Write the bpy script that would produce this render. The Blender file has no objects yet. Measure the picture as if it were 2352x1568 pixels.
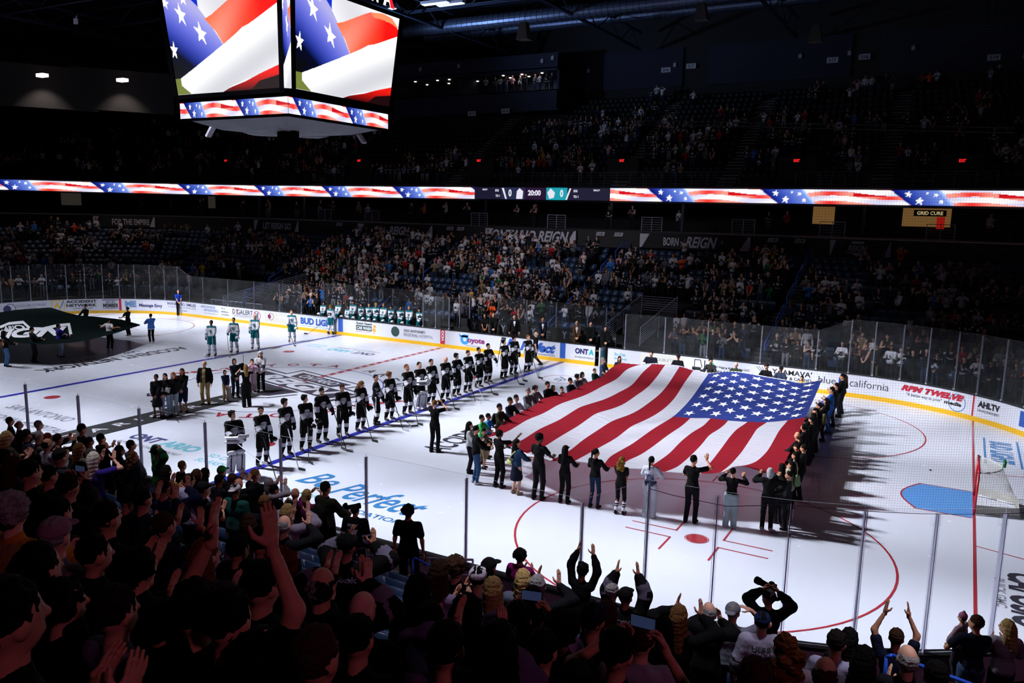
import bpy, math, random
import numpy as np
from mathutils import Vector, Matrix
random.seed(7); rng = np.random.default_rng(7)
S = bpy.context.scene; COL = S.collection; PI = math.pi
# ---------------------------------------------------------------- camera
CX, CY, CZ, CF, YAW, PIT, ROL = 26.2434, -25.8078, 8.0510, 1851.595, -.5088238, -.1617502, .0220968
fwv = np.array([math.sin(YAW)*math.cos(PIT), math.cos(YAW)*math.cos(PIT), math.sin(PIT)])
rv = np.array([math.cos(YAW), -math.sin(YAW), 0.]); uv_ = np.cross(rv, fwv)
RV = rv*math.cos(ROL)+uv_*math.sin(ROL); UV = -rv*math.sin(ROL)+uv_*math.cos(ROL)
cam = bpy.data.cameras.new('camera'); co = bpy.data.objects.new('camera', cam); COL.objects.link(co)
co.matrix_world = Matrix([[RV[i], UV[i], -fwv[i], (CX, CY, CZ)[i]] for i in range(3)]+[[0, 0, 0, 1]])
cam.sensor_width = 36; cam.lens = CF/2352*36; cam.clip_end = 400; cam.clip_start = .1
S.camera = co
# ---------------------------------------------------------------- colour management, world
S.view_settings.view_transform = 'Standard'; S.view_settings.look = 'None'
S.view_settings.gamma = 1; S.view_settings.exposure = 0.0; S.view_settings.use_curve_mapping = False
S.cycles.max_bounces = 6; S.cycles.diffuse_bounces = 3; S.cycles.glossy_bounces = 3
S.cycles.transparent_max_bounces = 20; S.cycles.transmission_bounces = 4
S.cycles.sample_clamp_indirect = 4; S.cycles.caustics_reflective = False; S.cycles.caustics_refractive = False
W = bpy.data.worlds.new('hall_darkness'); S.world = W; W.use_nodes = True
W.node_tree.nodes['Background'].inputs[0].default_value = (.35, .3, .8, 1)
W.node_tree.nodes['Background'].inputs[1].default_value = .0015
# ---------------------------------------------------------------- lights of the hall and added fills
def spot(name, loc, aim, power, cone, blend=.5, col=(1, 1, 1), size=.35):
    l = bpy.data.lights.new(name, 'SPOT'); l.energy = power; l.spot_size = math.radians(cone); l.spot_blend = blend
    l.color = col; l.shadow_soft_size = size
    o = bpy.data.objects.new(name, l); COL.objects.link(o); o.location = loc
    o.rotation_euler = (Vector(aim)-Vector(loc)).to_track_quat('-Z', 'Y').to_euler(); return o
CW = (.90, .93, 1.0)
ICE_L = [((-9.9, -12.1, 24), (5, -9.5), 16000, 21), ((-4.9, -10.7, 24), (9, -9.5), 32200, 20), ((-9.8, -11.3, 24), (13, -9.5), 29500, 18), ((-7.1, -12.4, 24), (13, -4), 7200, 28), ((-5.4, -12.5, 24), (17, -9.5), 49600, 17), ((-7.8, -10.9, 24), (17, -4), 4500, 26), ((-7.5, -10.7, 24), (21, -9.5), 37100, 15), ((-5.3, -9.2, 24), (21, -4), 3900, 24), ((-8.5, -10.4, 24), (25, -9.5), 50100, 14), ((-5.6, -11.8, 24), (29, -9.5), 56100, 13), ((-10.5, -9.1, 24), (29, -4), 33800, 21), ((-8.4, -11.7, 24), (6, 1), 24700, 34), ((-4.3, -10.7, 24), (12, 1), 29500, 31), ((-10.2, 8.1, 24), (12, 9), 3000, 28), ((-10.3, -10.2, 24), (18, 1), 38400, 28), ((-10.9, 5.4, 24), (18, 9), 8700, 24), ((-5.9, -9.3, 24), (24, 1), 47200, 25), ((-9.0, -10.5, 24), (29, 1), 39100, 23), ((-11.4, 8.0, 24), (29, 9), 9100, 20), ((8.6, -13.1, 24), (7, 12), 38500, 18), ((9.3, -11.4, 24), (12, 12), 57500, 18), ((8.3, -10.7, 24), (17, 12), 55100, 18), ((6.5, -11.0, 24), (22, 12), 75900, 17), ((9.6, -13.6, 24), (27, 9), 45100, 15), ((-13.6, -11.4, 24), (-9, -9.5), 14700, 23), ((-16.1, -12.4, 24), (-5, -9.5), 17000, 21), ((-14.6, -11.8, 24), (-5, -4), 3700, 33), ((-13.4, -11.9, 24), (-1, -9.5), 23300, 20), ((-15.6, -11.4, 24), (-1, -4), 15900, 31), ((-15.2, -12.2, 24), (3, -9.5), 24200, 19), ((-18.2, -10.0, 24), (3, -4), 700, 29), ((-14.2, -10.7, 24), (-8, 2), 29500, 35), ((-13.1, -12.2, 24), (-2, 2), 7800, 33), ((-13.5, -12.3, 24), (4, 2), 21000, 30), ((-12.7, -10.5, 24), (-10, 12), 49600, 23), ((-15.3, -9.1, 24), (-2, 12), 76400, 22), ((-14.0, -9.8, 24), (4, 12), 55900, 20), ((-33.1, -9.5, 24), (-28, -9), 16000, 26), ((-32.9, -10.2, 24), (-28, -3), 20200, 36), ((-32.0, -7.6, 24), (-24, -9), 9700, 25), ((-32.6, -9.8, 24), (-24, -3), 4700, 35), ((-30.1, -7.6, 24), (-20, -9), 18300, 24), ((-26.7, -8.2, 24), (-20, -3), 17500, 33), ((-32.0, -8.8, 24), (-16, -9), 12000, 22), ((-28.6, -10.8, 24), (-16, -3), 17800, 31), ((-28.7, -9.5, 24), (-12, -9), 28300, 21), ((-29.4, -8.3, 24), (-12, -3), 8800, 29), ((-30.8, 5.1, 24), (-28, 8), 16900, 40), ((-29.6, -10.2, 24), (-28, 12), 5200, 25), ((-32.0, 3.5, 24), (-21, 8), 11400, 37), ((-30.1, -8.9, 24), (-21, 12), 56500, 24), ((-30.1, 4.6, 24), (-14, 8), 2800, 33), ((-33.4, -8.9, 24), (-14, 12), 52700, 22)]
for i, (l, a, pw, cn) in enumerate(ICE_L):
    spot('ice_light', l, (a[0], a[1], 0), pw, cn, .95, CW, .6)
# soft spill over the lower far stand, dim and cool above, added magenta and pale fills over the near stand
spot('stand_light', (-2, 2, 22), (1, 21, 3.5), 9000, 46, .9, (.95, .93, 1), 1.0)
spot('stand_light', (-10, 0, 22), (-13, 20, 2), 5500, 36, .9, (.95, .93, 1), 1.0)
spot('stand_light', (6, 2, 22), (15, 19, 2), 2600, 36, .9, (.95, .93, 1), 1.0)
spot('stand_light', (-2, 0, 22), (0, 27, 5), 5000, 42, 1, (.95, .93, 1), 1.0)  # extra fill added to brighten the banner wall
spot('upper_stand_light', (-5, -5, 20), (0, 40, 13), 1700, 60, 1, (.8, .75, 1), 1.0)
spot('upper_stand_light', (-20, -5, 20), (-30, 36, 10), 1300, 60, 1, (.8, .75, 1), 1.0)
spot('wash_fill', (42, -30, 20), (17, -18, 3), 1500, 75, 1, (1, .30, .60), 1.0)  # added magenta fill from behind the viewer, no fixture there
spot('wash_fill', (24, -2, 22), (18, -17, 2), 1000, 60, 1, (.95, .8, 1), 1.0)  # added pale fill over the front rows of the near stand
for x_, p_ in ((27.5, 9000), (21.5, 9000), (15, 7000), (9, 3500)):
    spot('near_stand_fill', (x_, -18.5, 20), (x_, -17.2, 2), p_, 27, .9, (.86, .84, 1), .6)  # added overhead fills, coned to brighten the near crowd alone
spot('colour_spot', (-6, -14, 22), (23.0, -1.6, 0), 5200, 7, .9, (1, .02, .22), .2)
spot('colour_spot', (20, 26, 22), (3.0, -1.0, 0), 1500, 9, .9, (1, .05, .2), .2)
spot('colour_spot', (-20, 20, 22), (4.4, 1.2, 0), 2000, 12, .9, (.1, .15, 1), .2)
spot('truss_light', (-16, 22, 18.5), (-8, 33, 24), 7000, 80, 1, (.45, .65, 1), .4)

# ================================================================ helpers
def ray(px, py):
    return np.array([CX, CY, CZ]), fwv+(px-1176)/CF*RV-(py-784)/CF*UV
def atz(px, py, z=0.):
    o, d = ray(px, py); return o+(z-o[2])/d[2]*d
def aty(px, py, y):
    o, d = ray(px, py); return o+(y-o[1])/d[1]*d
def lin(h):
    if isinstance(h, tuple): return h
    h = h.lstrip('#')
    if len(h) == 3: h = ''.join(c*2 for c in h)
    v = [int(h[i:i+2], 16)/255 for i in (0, 2, 4)]
    return tuple(c/12.92 if c <= .04045 else ((c+.055)/1.055)**2.4 for c in v)
MATS = {}
def mat(name, col=(.5, .5, .5), rough=.6, metal=0, emit=None, es=1., bump=0, bscale=20, objcol=False, vcol=False, var=.12, vscale=6, spec=.5, alpha=1):
    if name in MATS: return MATS[name]
    m = bpy.data.materials.new(name); m.use_nodes = True; n = m.node_tree.nodes; L = m.node_tree.links
    b = n['Principled BSDF']; b.inputs['Roughness'].default_value = rough; b.inputs['Metallic'].default_value = metal
    b.inputs['Specular IOR Level'].default_value = spec
    tc = n.new('ShaderNodeTexCoord')
    nz = n.new('ShaderNodeTexNoise'); nz.inputs['Scale'].default_value = vscale; nz.inputs['Detail'].default_value = 3
    L.new(tc.outputs['Object'], nz.inputs['Vector'])
    mr = n.new('ShaderNodeMapRange'); mr.inputs[3].default_value = 1-var; mr.inputs[4].default_value = 1+var
    L.new(nz.outputs[0], mr.inputs[0])
    mx = n.new('ShaderNodeVectorMath'); mx.operation = 'SCALE'
    if objcol:
        oi = n.new('ShaderNodeObjectInfo'); L.new(oi.outputs['Color'], mx.inputs[0])
    elif vcol:
        at = n.new('ShaderNodeAttribute'); at.attribute_name = 'Col'; L.new(at.outputs['Color'], mx.inputs[0])
    else:
        mx.inputs[0].default_value = lin(col)
    L.new(mr.outputs[0], mx.inputs['Scale'])
    if emit is None: L.new(mx.outputs[0], b.inputs['Base Color'])
    else:
        b.inputs['Base Color'].default_value = (.01, .01, .01, 1)
        if emit == 'v': L.new(at.outputs['Color'], b.inputs['Emission Color'])
        else: b.inputs['Emission Color'].default_value = (*lin(emit), 1)
        b.inputs['Emission Strength'].default_value = es
    if bump:
        n2 = n.new('ShaderNodeTexNoise'); n2.inputs['Scale'].default_value = bscale; n2.inputs['Detail'].default_value = 4
        L.new(tc.outputs['Object'], n2.inputs['Vector'])
        bp_ = n.new('ShaderNodeBump'); bp_.inputs['Strength'].default_value = bump; bp_.inputs['Distance'].default_value = .02
        L.new(n2.outputs[0], bp_.inputs['Height']); L.new(bp_.outputs[0], b.inputs['Normal'])
    MATS[name] = m; return m
cloth = mat('cloth', rough=.9, objcol=True, bump=1, bscale=9, var=.22, vscale=9, spec=.15)
skin = mat('skin', rough=.55, objcol=True, var=.06, spec=.3)
hairm = mat('hair', rough=.75, objcol=True, bump=1, bscale=70, var=.45, vscale=50, spec=.12)
eyem = mat('eye', '#140c0a', .3); mouthm = mat('mouth', '#7a3030', .5)
white = mat('white_fabric', '#d9d9e2', .85, var=.05); black = mat('black_fabric', '#08080a', .9)
alum = mat('brushed_aluminium', '#a3a5b8', .4, .25, var=.06); dsteel = mat('dark_steel', '#1c1c22', .5, .6)
blackp = mat('black_paint', '#070709', .45); rubber = mat('black_rubber', '#0b0b0c', .8)
bluep = mat('blue_handrail_paint', '#2456c8', .4); conc = mat('dark_concrete', '#1a1b20', .85, bump=.2)

def glassmat(name, tint, refl, dirt=.0):
    m = bpy.data.materials.new(name); m.use_nodes = True; n = m.node_tree.nodes; L = m.node_tree.links
    for x in list(n): n.remove(x)
    out = n.new('ShaderNodeOutputMaterial'); tr = n.new('ShaderNodeBsdfTransparent'); tr.inputs[0].default_value = (*tint, 1)
    gl = n.new('ShaderNodeBsdfGlossy'); gl.inputs['Roughness'].default_value = .02
    fr = n.new('ShaderNodeLayerWeight'); fr.inputs[0].default_value = refl
    mx = n.new('ShaderNodeMixShader'); L.new(fr.outputs['Fresnel'], mx.inputs[0]); L.new(tr.outputs[0], mx.inputs[1]); L.new(gl.outputs[0], mx.inputs[2])
    df = n.new('ShaderNodeBsdfDiffuse'); df.inputs[0].default_value = (.7, .7, .75, 1)
    nz = n.new('ShaderNodeTexNoise'); nz.inputs['Scale'].default_value = 1.3; nz.inputs['Detail'].default_value = 6
    mr = n.new('ShaderNodeMapRange'); mr.inputs[1].default_value = .35; mr.inputs[2].default_value = .75; mr.inputs[3].default_value = dirt*.3; mr.inputs[4].default_value = dirt
    tc = n.new('ShaderNodeTexCoord'); L.new(tc.outputs['Object'], nz.inputs[0]); L.new(nz.outputs[0], mr.inputs[0])
    m2 = n.new('ShaderNodeMixShader'); L.new(mr.outputs[0], m2.inputs[0]); L.new(mx.outputs[0], m2.inputs[1]); L.new(df.outputs[0], m2.inputs[2])
    L.new(m2.outputs[0], out.inputs[0]); MATS[name] = m; return m
glass_far = glassmat('rink_glass', (.93, .95, .96), .12, .022)
clearpost = glassmat('see_through_post', (.93, .93, .97), .1, .05)  # made-up clear shell: bright ice showing through lightens the near posts
glass_near = glassmat('clear_rink_glass', (.975, .98, .99), .04, .012)

def emit_plain(m): m.node_tree.nodes['Principled BSDF'].inputs['Specular IOR Level'].default_value = 0; m.node_tree.nodes['Principled BSDF'].inputs['Roughness'].default_value = 1; return m
def tagp(o, label=None, cat=None, group=None, kind=None):
    if label: o['label'] = label
    if cat: o['category'] = cat
    if group: o['group'] = group
    if kind: o['kind'] = kind
    return o
def empty(name, loc=(0, 0, 0), rz=0., label=None, cat=None, group=None):
    o = bpy.data.objects.new(name, None); COL.objects.link(o); o.location = loc; o.rotation_euler = (0, 0, rz)
    o.empty_display_size = .1
    return tagp(o, label, cat, group)
def rawmesh(name, V, F, mats, mi=None, smooth=False, cols=None):
    """V n*3; F list of int arrays (k*3 or k*4) or a list of lists"""
    me = bpy.data.meshes.new(name)
    if isinstance(F, np.ndarray):
        V = np.asarray(V, np.float32); k = F.shape[1]; nf = len(F)
        me.vertices.add(len(V)); me.vertices.foreach_set('co', V.ravel())
        me.loops.add(nf*k); me.loops.foreach_set('vertex_index', F.ravel().astype(np.int32))
        me.polygons.add(nf); me.polygons.foreach_set('loop_start', (np.arange(nf)*k).astype(np.int32))
        me.update(calc_edges=True)
    else:
        me.from_pydata([tuple(map(float, v)) for v in V], [], [list(map(int, f)) for f in F]); me.update()
    for m in (mats if isinstance(mats, (list, tuple)) else [mats]): me.materials.append(m)
    if mi is not None: me.polygons.foreach_set('material_index', np.asarray(mi, np.int32))
    if smooth: me.polygons.foreach_set('use_smooth', np.ones(len(me.polygons), bool))
    if cols is not None:
        a = me.color_attributes.new('Col', 'FLOAT_COLOR', 'POINT')
        c = np.ones((len(V), 4), np.float32); c[:, :3] = cols; a.data.foreach_set('color', c.ravel())
    return me
def obj(name, me, parent=None, loc=None, rz=None, color=None):
    o = bpy.data.objects.new(name, me); COL.objects.link(o)
    if parent is not None: o.parent = parent
    if loc is not None: o.location = loc
    if rz is not None: o.rotation_euler = (0, 0, rz)
    if color is not None: o.color = (*lin(color), 1)
    return o
class MB:
    """collects boxes, bars and strips, then links them as one mesh"""
    def __init__(s): s.V = []; s.F = []; s.M = []
    def add(s, V, F, m=0):
        n = len(s.V); s.V += [tuple(v) for v in V]; s.F += [[i+n for i in f] for f in F]; s.M += [m]*len(F)
    def box(s, c, d, m=0, R=None):
        P = [(sx*d[0]/2, sy*d[1]/2, sz*d[2]/2) for sx in (-1, 1) for sy in (-1, 1) for sz in (-1, 1)]
        if R is not None: P = [tuple(R @ Vector(q)) for q in P]
        s.add([(q[0]+c[0], q[1]+c[1], q[2]+c[2]) for q in P],
              [(0, 1, 3, 2), (4, 6, 7, 5), (0, 4, 5, 1), (2, 3, 7, 6), (0, 2, 6, 4), (1, 5, 7, 3)], m)
    def bar(s, a, b, r, n=8, m=0, r2=None, up=None, flat=1.):
        a = Vector(a); b = Vector(b); d = (b-a).normalized(); u = Vector(up) if up else (Vector((0, 0, 1)) if abs(d.z) < .9 else Vector((1, 0, 0)))
        x = d.cross(u).normalized(); y = x.cross(d); r2 = r if r2 is None else r2
        V = []
        for p, rr in ((a, r), (b, r2)):
            for i in range(n):
                t = 2*PI*(i+.5)/n; V.append(p+x*math.cos(t)*rr+y*math.sin(t)*rr*flat)
        s.add(V, [(i, (i+1) % n, n+(i+1) % n, n+i) for i in range(n)]+[tuple(range(n-1, -1, -1)), tuple(range(n, 2*n))], m)
    def path(s, pts, r, n=6, m=0):
        for a, b in zip(pts[:-1], pts[1:]): s.bar(a, b, r, n, m)
    def build(s, name, mats, parent=None, smooth=False, **k):
        return obj(name, rawmesh(name, s.V, s.F, mats, s.M, smooth), parent, **k)
# ---------------------------------------------------------------- text
TC = {}
def text_tris(s, shear=0., bold=0., sp=1.):
    k = (s, shear, bold, sp)
    if k in TC: return TC[k]
    cu = bpy.data.curves.new('lettering', 'FONT'); cu.body = s; cu.shear = shear; cu.offset = bold; cu.resolution_u = 3
    cu.space_character = sp
    ob = bpy.data.objects.new('lettering', cu); me = bpy.data.meshes.new_from_object(ob)
    me.calc_loop_triangles()
    V = np.array([v.co[:2] for v in me.vertices]).reshape(-1, 2); T = np.array([t.vertices[:] for t in me.loop_triangles]).reshape(-1, 3)
    lo, hi = V.min(0), V.max(0); V = (V-lo)/(hi-lo); asp = (hi-lo)[0]/(hi-lo)[1]
    bpy.data.objects.remove(ob); bpy.data.curves.remove(cu); bpy.data.meshes.remove(me)
    TC[k] = (V, T, asp); return TC[k]
def text_on(name, s, fn, u0, u1, v0, v1, m, parent, shear=0., bold=0.02, sp=1.):
    """lettering whose box (u0..u1, v0..v1) is laid on a surface fn(u, v) -> point"""
    V, T, a = text_tris(s, shear, bold, sp)
    P = [fn(u0+(u1-u0)*x, v0+(v1-v0)*y) for x, y in V]
    return obj(name, rawmesh(name, np.array(P), T.astype(np.int32), m), parent)
def poly_on(name, polys, fn, m, parent, mis=None):
    V = []; F = []; M = []
    for k, pl in enumerate(polys):
        n = len(V); V += [fn(u, v) for u, v in pl]; F.append(list(range(n, n+len(pl)))); M.append(mis[k] if mis else 0)
    return obj(name, rawmesh(name, V, F, m, M), parent)
def circle_uv(cu, cv, r, n=24, ry=None, r0=None):
    ry = r if ry is None else ry
    if r0 is None: return [[(cu+r*math.cos(2*PI*i/n), cv+ry*math.sin(2*PI*i/n)) for i in range(n)]]
    q = r0/r; A = [(cu+r*math.cos(2*PI*i/n), cv+ry*math.sin(2*PI*i/n)) for i in range(n)]; B = [(cu+r0*math.cos(2*PI*i/n), cv+ry*q*math.sin(2*PI*i/n)) for i in range(n)]
    return [[A[i], A[(i+1) % n], B[(i+1) % n], B[i]] for i in range(n)]
def star_uv(cu, cv, r, rot=PI/2, sx=1., sy=1.):
    P = [(cu+sx*(r if i % 2 == 0 else r*.4)*math.cos(rot+PI*i/5), cv+sy*(r if i % 2 == 0 else r*.4)*math.sin(rot+PI*i/5)) for i in range(10)]
    return [[P[i-1], P[i], P[(i+1) % 10], (cu, cv)] for i in range(0, 10, 2)]
# ---------------------------------------------------------------- rink geometry
RL, RW, RR = 30.48, 12.95, 8.53
def bpath(s, side=1, off=0.):
    sg = 1 if s >= 0 else -1; a = abs(s); x0 = RL-RR; y0 = RW-RR; qa = PI/2*RR
    if a <= x0: x, y, nx, ny = a, RW, 0, 1
    elif a <= x0+qa:
        t = (a-x0)/RR; nx, ny = math.sin(t), math.cos(t); x, y = x0+RR*nx, y0+RR*ny
    else: x, y, nx, ny = RL, y0-(a-x0-qa), 1, 0
    return sg*(x+off*nx), side*(y+off*ny), sg*nx, side*ny
def bowl(d, n=10, part='all'):
    """closed outline of the stands at distance d behind the boards"""
    r = RR+d; P = []; cx = RL-RR+.45*d; cy = RW-RR
    for qx, qy, a0 in ((1, 1, 0), (1, -1, 1), (-1, -1, 2), (-1, 1, 3)):
        for i in range(n+1):
            t = (i/n)*PI/2+a0*PI/2
            P.append((qx*cx+r*math.sin(t), qy*cy+r*math.cos(t)))
    return P
def zfar(y): return .3+.385*(y-15.0)
def znear(y): return .87+.44*(abs(y)-14.9)
def words_n(n):
    n = int(n); U = 'zero one two three four five six seven eight nine ten eleven twelve thirteen fourteen fifteen sixteen seventeen eighteen nineteen'.split(); T = 'x x twenty thirty forty fifty sixty'.split()
    if n >= 100: return U[n//100]+' '+(words_n(n % 100) if n % 100 > 9 else 'oh '+U[n % 100])
    return U[n] if n < 20 else T[n//10]+('-'+U[n % 10] if n % 10 else '')
# ================================================================ figures: distance-field limbs skinned by surface nets
def nets(prims, h, k=.03):
    lo = np.array([9.]*3); hi = -lo
    BB = []
    for p in prims:
        if p[0] == 'c': r = max(p[3], p[4]); a = np.minimum(p[1], p[2])-r; b = np.maximum(p[1], p[2])+r
        else: r = max(p[2]); a = np.array(p[1])-r; b = np.array(p[1])+r
        BB.append((a-k-h, b+k+h))
        if p[-1] >= 0: lo = np.minimum(lo, a); hi = np.maximum(hi, b)
    lo -= 2*h; hi += 2*h; n = np.ceil((hi-lo)/h).astype(int)+1
    g = np.full(n, 9., np.float32); own = np.zeros(n, np.int16); best = g.copy()
    ax = [(lo[i]+h*np.arange(n[i])).astype(np.float32) for i in range(3)]
    for p, (a, b) in zip(prims, BB):
        i0 = np.maximum(np.floor((a-lo)/h).astype(int), 0); i1 = np.minimum(np.ceil((b-lo)/h).astype(int)+1, n)
        if (i1 <= i0).any(): continue
        sl = tuple(slice(i0[j], i1[j]) for j in range(3))
        x = ax[0][sl[0]][:, None, None]; y = ax[1][sl[1]][None, :, None]; z = ax[2][sl[2]][None, None, :]
        if p[0] == 'c':
            A = np.asarray(p[1], float); Bv = np.asarray(p[2], float)-A; q = float(Bv@Bv)+1e-9
            t = np.clip(((x-A[0])*Bv[0]+(y-A[1])*Bv[1]+(z-A[2])*Bv[2])/q, 0, 1)
            d = np.sqrt((x-A[0]-t*Bv[0])**2+(y-A[1]-t*Bv[1])**2+(z-A[2]-t*Bv[2])**2)-(p[3]+(p[4]-p[3])*t)
        else:
            c, r = p[1], p[2]; X, Y, Z = x-c[0], y-c[1], z-c[2]
            if len(p) > 4:
                R = p[3]; X, Y, Z = R[0][0]*X+R[1][0]*Y+R[2][0]*Z, R[0][1]*X+R[1][1]*Y+R[2][1]*Z, R[0][2]*X+R[1][2]*Y+R[2][2]*Z
            k0 = np.sqrt((X/r[0])**2+(Y/r[1])**2+(Z/r[2])**2); k1 = np.sqrt((X/r[0]**2)**2+(Y/r[1]**2)**2+(Z/r[2]**2)**2)+1e-6
            d = k0*(k0-1)/k1
        s = g[sl]
        if p[-1] < 0: g[sl] = np.maximum(s, -d)
        else:
            hh = np.clip(.5+.5*(s-d)/k, 0, 1); g[sl] = s*(1-hh)+d*hh-k*hh*(1-hh)
            m = d < best[sl]; best[sl] = np.where(m, d, best[sl]); own[sl] = np.where(m, p[-1], own[sl])
    ins = g < 0
    c8 = [ins[i:n[0]-1+i, j:n[1]-1+j, l:n[2]-1+l] for i in (0, 1) for j in (0, 1) for l in (0, 1)]
    cnt = sum(c.astype(np.int8) for c in c8); act = (cnt > 0) & (cnt < 8)
    I = np.argwhere(act); idx = np.full(act.shape, -1, np.int64); idx[act] = np.arange(len(I))
    val = np.stack([g[I[:, 0]+i, I[:, 1]+j, I[:, 2]+l] for i in (0, 1) for j in (0, 1) for l in (0, 1)], 1)
    cr = np.array([(i, j, l) for i in (0, 1) for j in (0, 1) for l in (0, 1)], float)
    acc = np.zeros((len(I), 3)); c_ = np.zeros(len(I))
    for a in range(8):
        for b in range(a+1, 8):
            if abs(cr[a]-cr[b]).sum() != 1: continue
            sa, sb = val[:, a], val[:, b]; m = (sa < 0) != (sb < 0); t = np.where(m, sa/np.where(m, sa-sb, 1), 0)
            acc += m[:, None]*(cr[a]+t[:, None]*(cr[b]-cr[a])); c_ += m
    V = lo+h*(I+acc/c_[:, None])
    Q = []; O = []
    for axx, (u, w) in ((0, (1, 2)), (1, (2, 0)), (2, (0, 1))):
        a = ins[tuple(slice(0, -1) if i == axx else slice(None) for i in range(3))]; b = ins[tuple(slice(1, None) if i == axx else slice(None) for i in range(3))]
        E = np.argwhere(a != b); E = E[(E[:, u] > 0) & (E[:, w] > 0)]
        E = E[(E[:, u] < act.shape[u]) & (E[:, w] < act.shape[w])]
        f = []
        for du, dw in ((1, 1), (0, 1), (0, 0), (1, 0)):
            e = E.copy(); e[:, u] -= du; e[:, w] -= dw; f.append(idx[e[:, 0], e[:, 1], e[:, 2]])
        f = np.stack(f, 1); flip = ~ins[E[:, 0], E[:, 1], E[:, 2]]
        f[flip] = f[flip][:, ::-1]; Q.append(f); O.append(own[E[:, 0], E[:, 1], E[:, 2]])
    Q = np.concatenate(Q); O = np.concatenate(O); ok = (Q >= 0).all(1)
    return V, Q[ok], O[ok]
def C(a, b, ra, rb=None, i=0): return ('c', np.array(a, float), np.array(b, float), ra, ra if rb is None else rb, i)
def El(c, r, i=0, R=None): return ('e', c, r, R, i) if R is not None else ('e', c, r, i)
def join(parts):
    V = []; Q = []; O = []; n = 0
    for v, q, o in parts:
        V.append(v); Q.append(q+n); O.append(o); n += len(v)
    return np.concatenate(V), np.concatenate(Q), np.concatenate(O)
HC = {}
def hand(curl, h=.0065):
    """right hand at the origin, fingers along +Z, palm facing +Y, thumb on the -X side"""
    k = (round(curl, 1), h)
    if k in HC: return HC[k]
    P = [El((0, 0, .048), (.043, .017, .054)), C((0, 0, -.02), (0, 0, .03), .025, .027)]
    for x, L in ((-.031, .068), (-.011, .079), (.010, .073), (.030, .056)):
        p0 = np.array((x, 0, .088)); a = curl*.7; d = np.array((x*1.6, math.sin(a), math.cos(a))); p1 = p0+d*L*.5
        a2 = curl*1.7; d2 = np.array((x*1.2, math.sin(a2), math.cos(a2))); p2 = p1+d2*L*.5
        P += [C(p0, p1, .0098, .0088), C(p1, p2, .0088, .0075)]
    t0 = np.array((-.03, .004, .025)); t1 = np.array((-.066, .022+.01*curl, .055)); t2 = np.array((-.072+.02*curl, .035+.02*curl, .088))
    P += [C(t0, t1, .015, .0115), C(t1, t2, .0115, .009)]
    HC[k] = nets(P, h, .006); return HC[k]
def basis(d, n):
    d = np.array(d, float); d /= np.linalg.norm(d); n = np.array(n, float); n -= d*(n@d); n /= np.linalg.norm(n)
    return d, n, np.cross(n, d)
def put_hand(side, w, d, n, curl, h, s=1.):
    V, Q, O = hand(curl, h); d, n, x = basis(d, n); V = V*s
    x_ = V[:, 0]*(1 if side > 0 else -1)
    W_ = np.asarray(w)+x_[:, None]*x+V[:, 1:2]*n+V[:, 2:3]*d
    det = (1 if side > 0 else -1)
    return W_, (Q if det > 0 else Q[:, ::-1]), O
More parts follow.
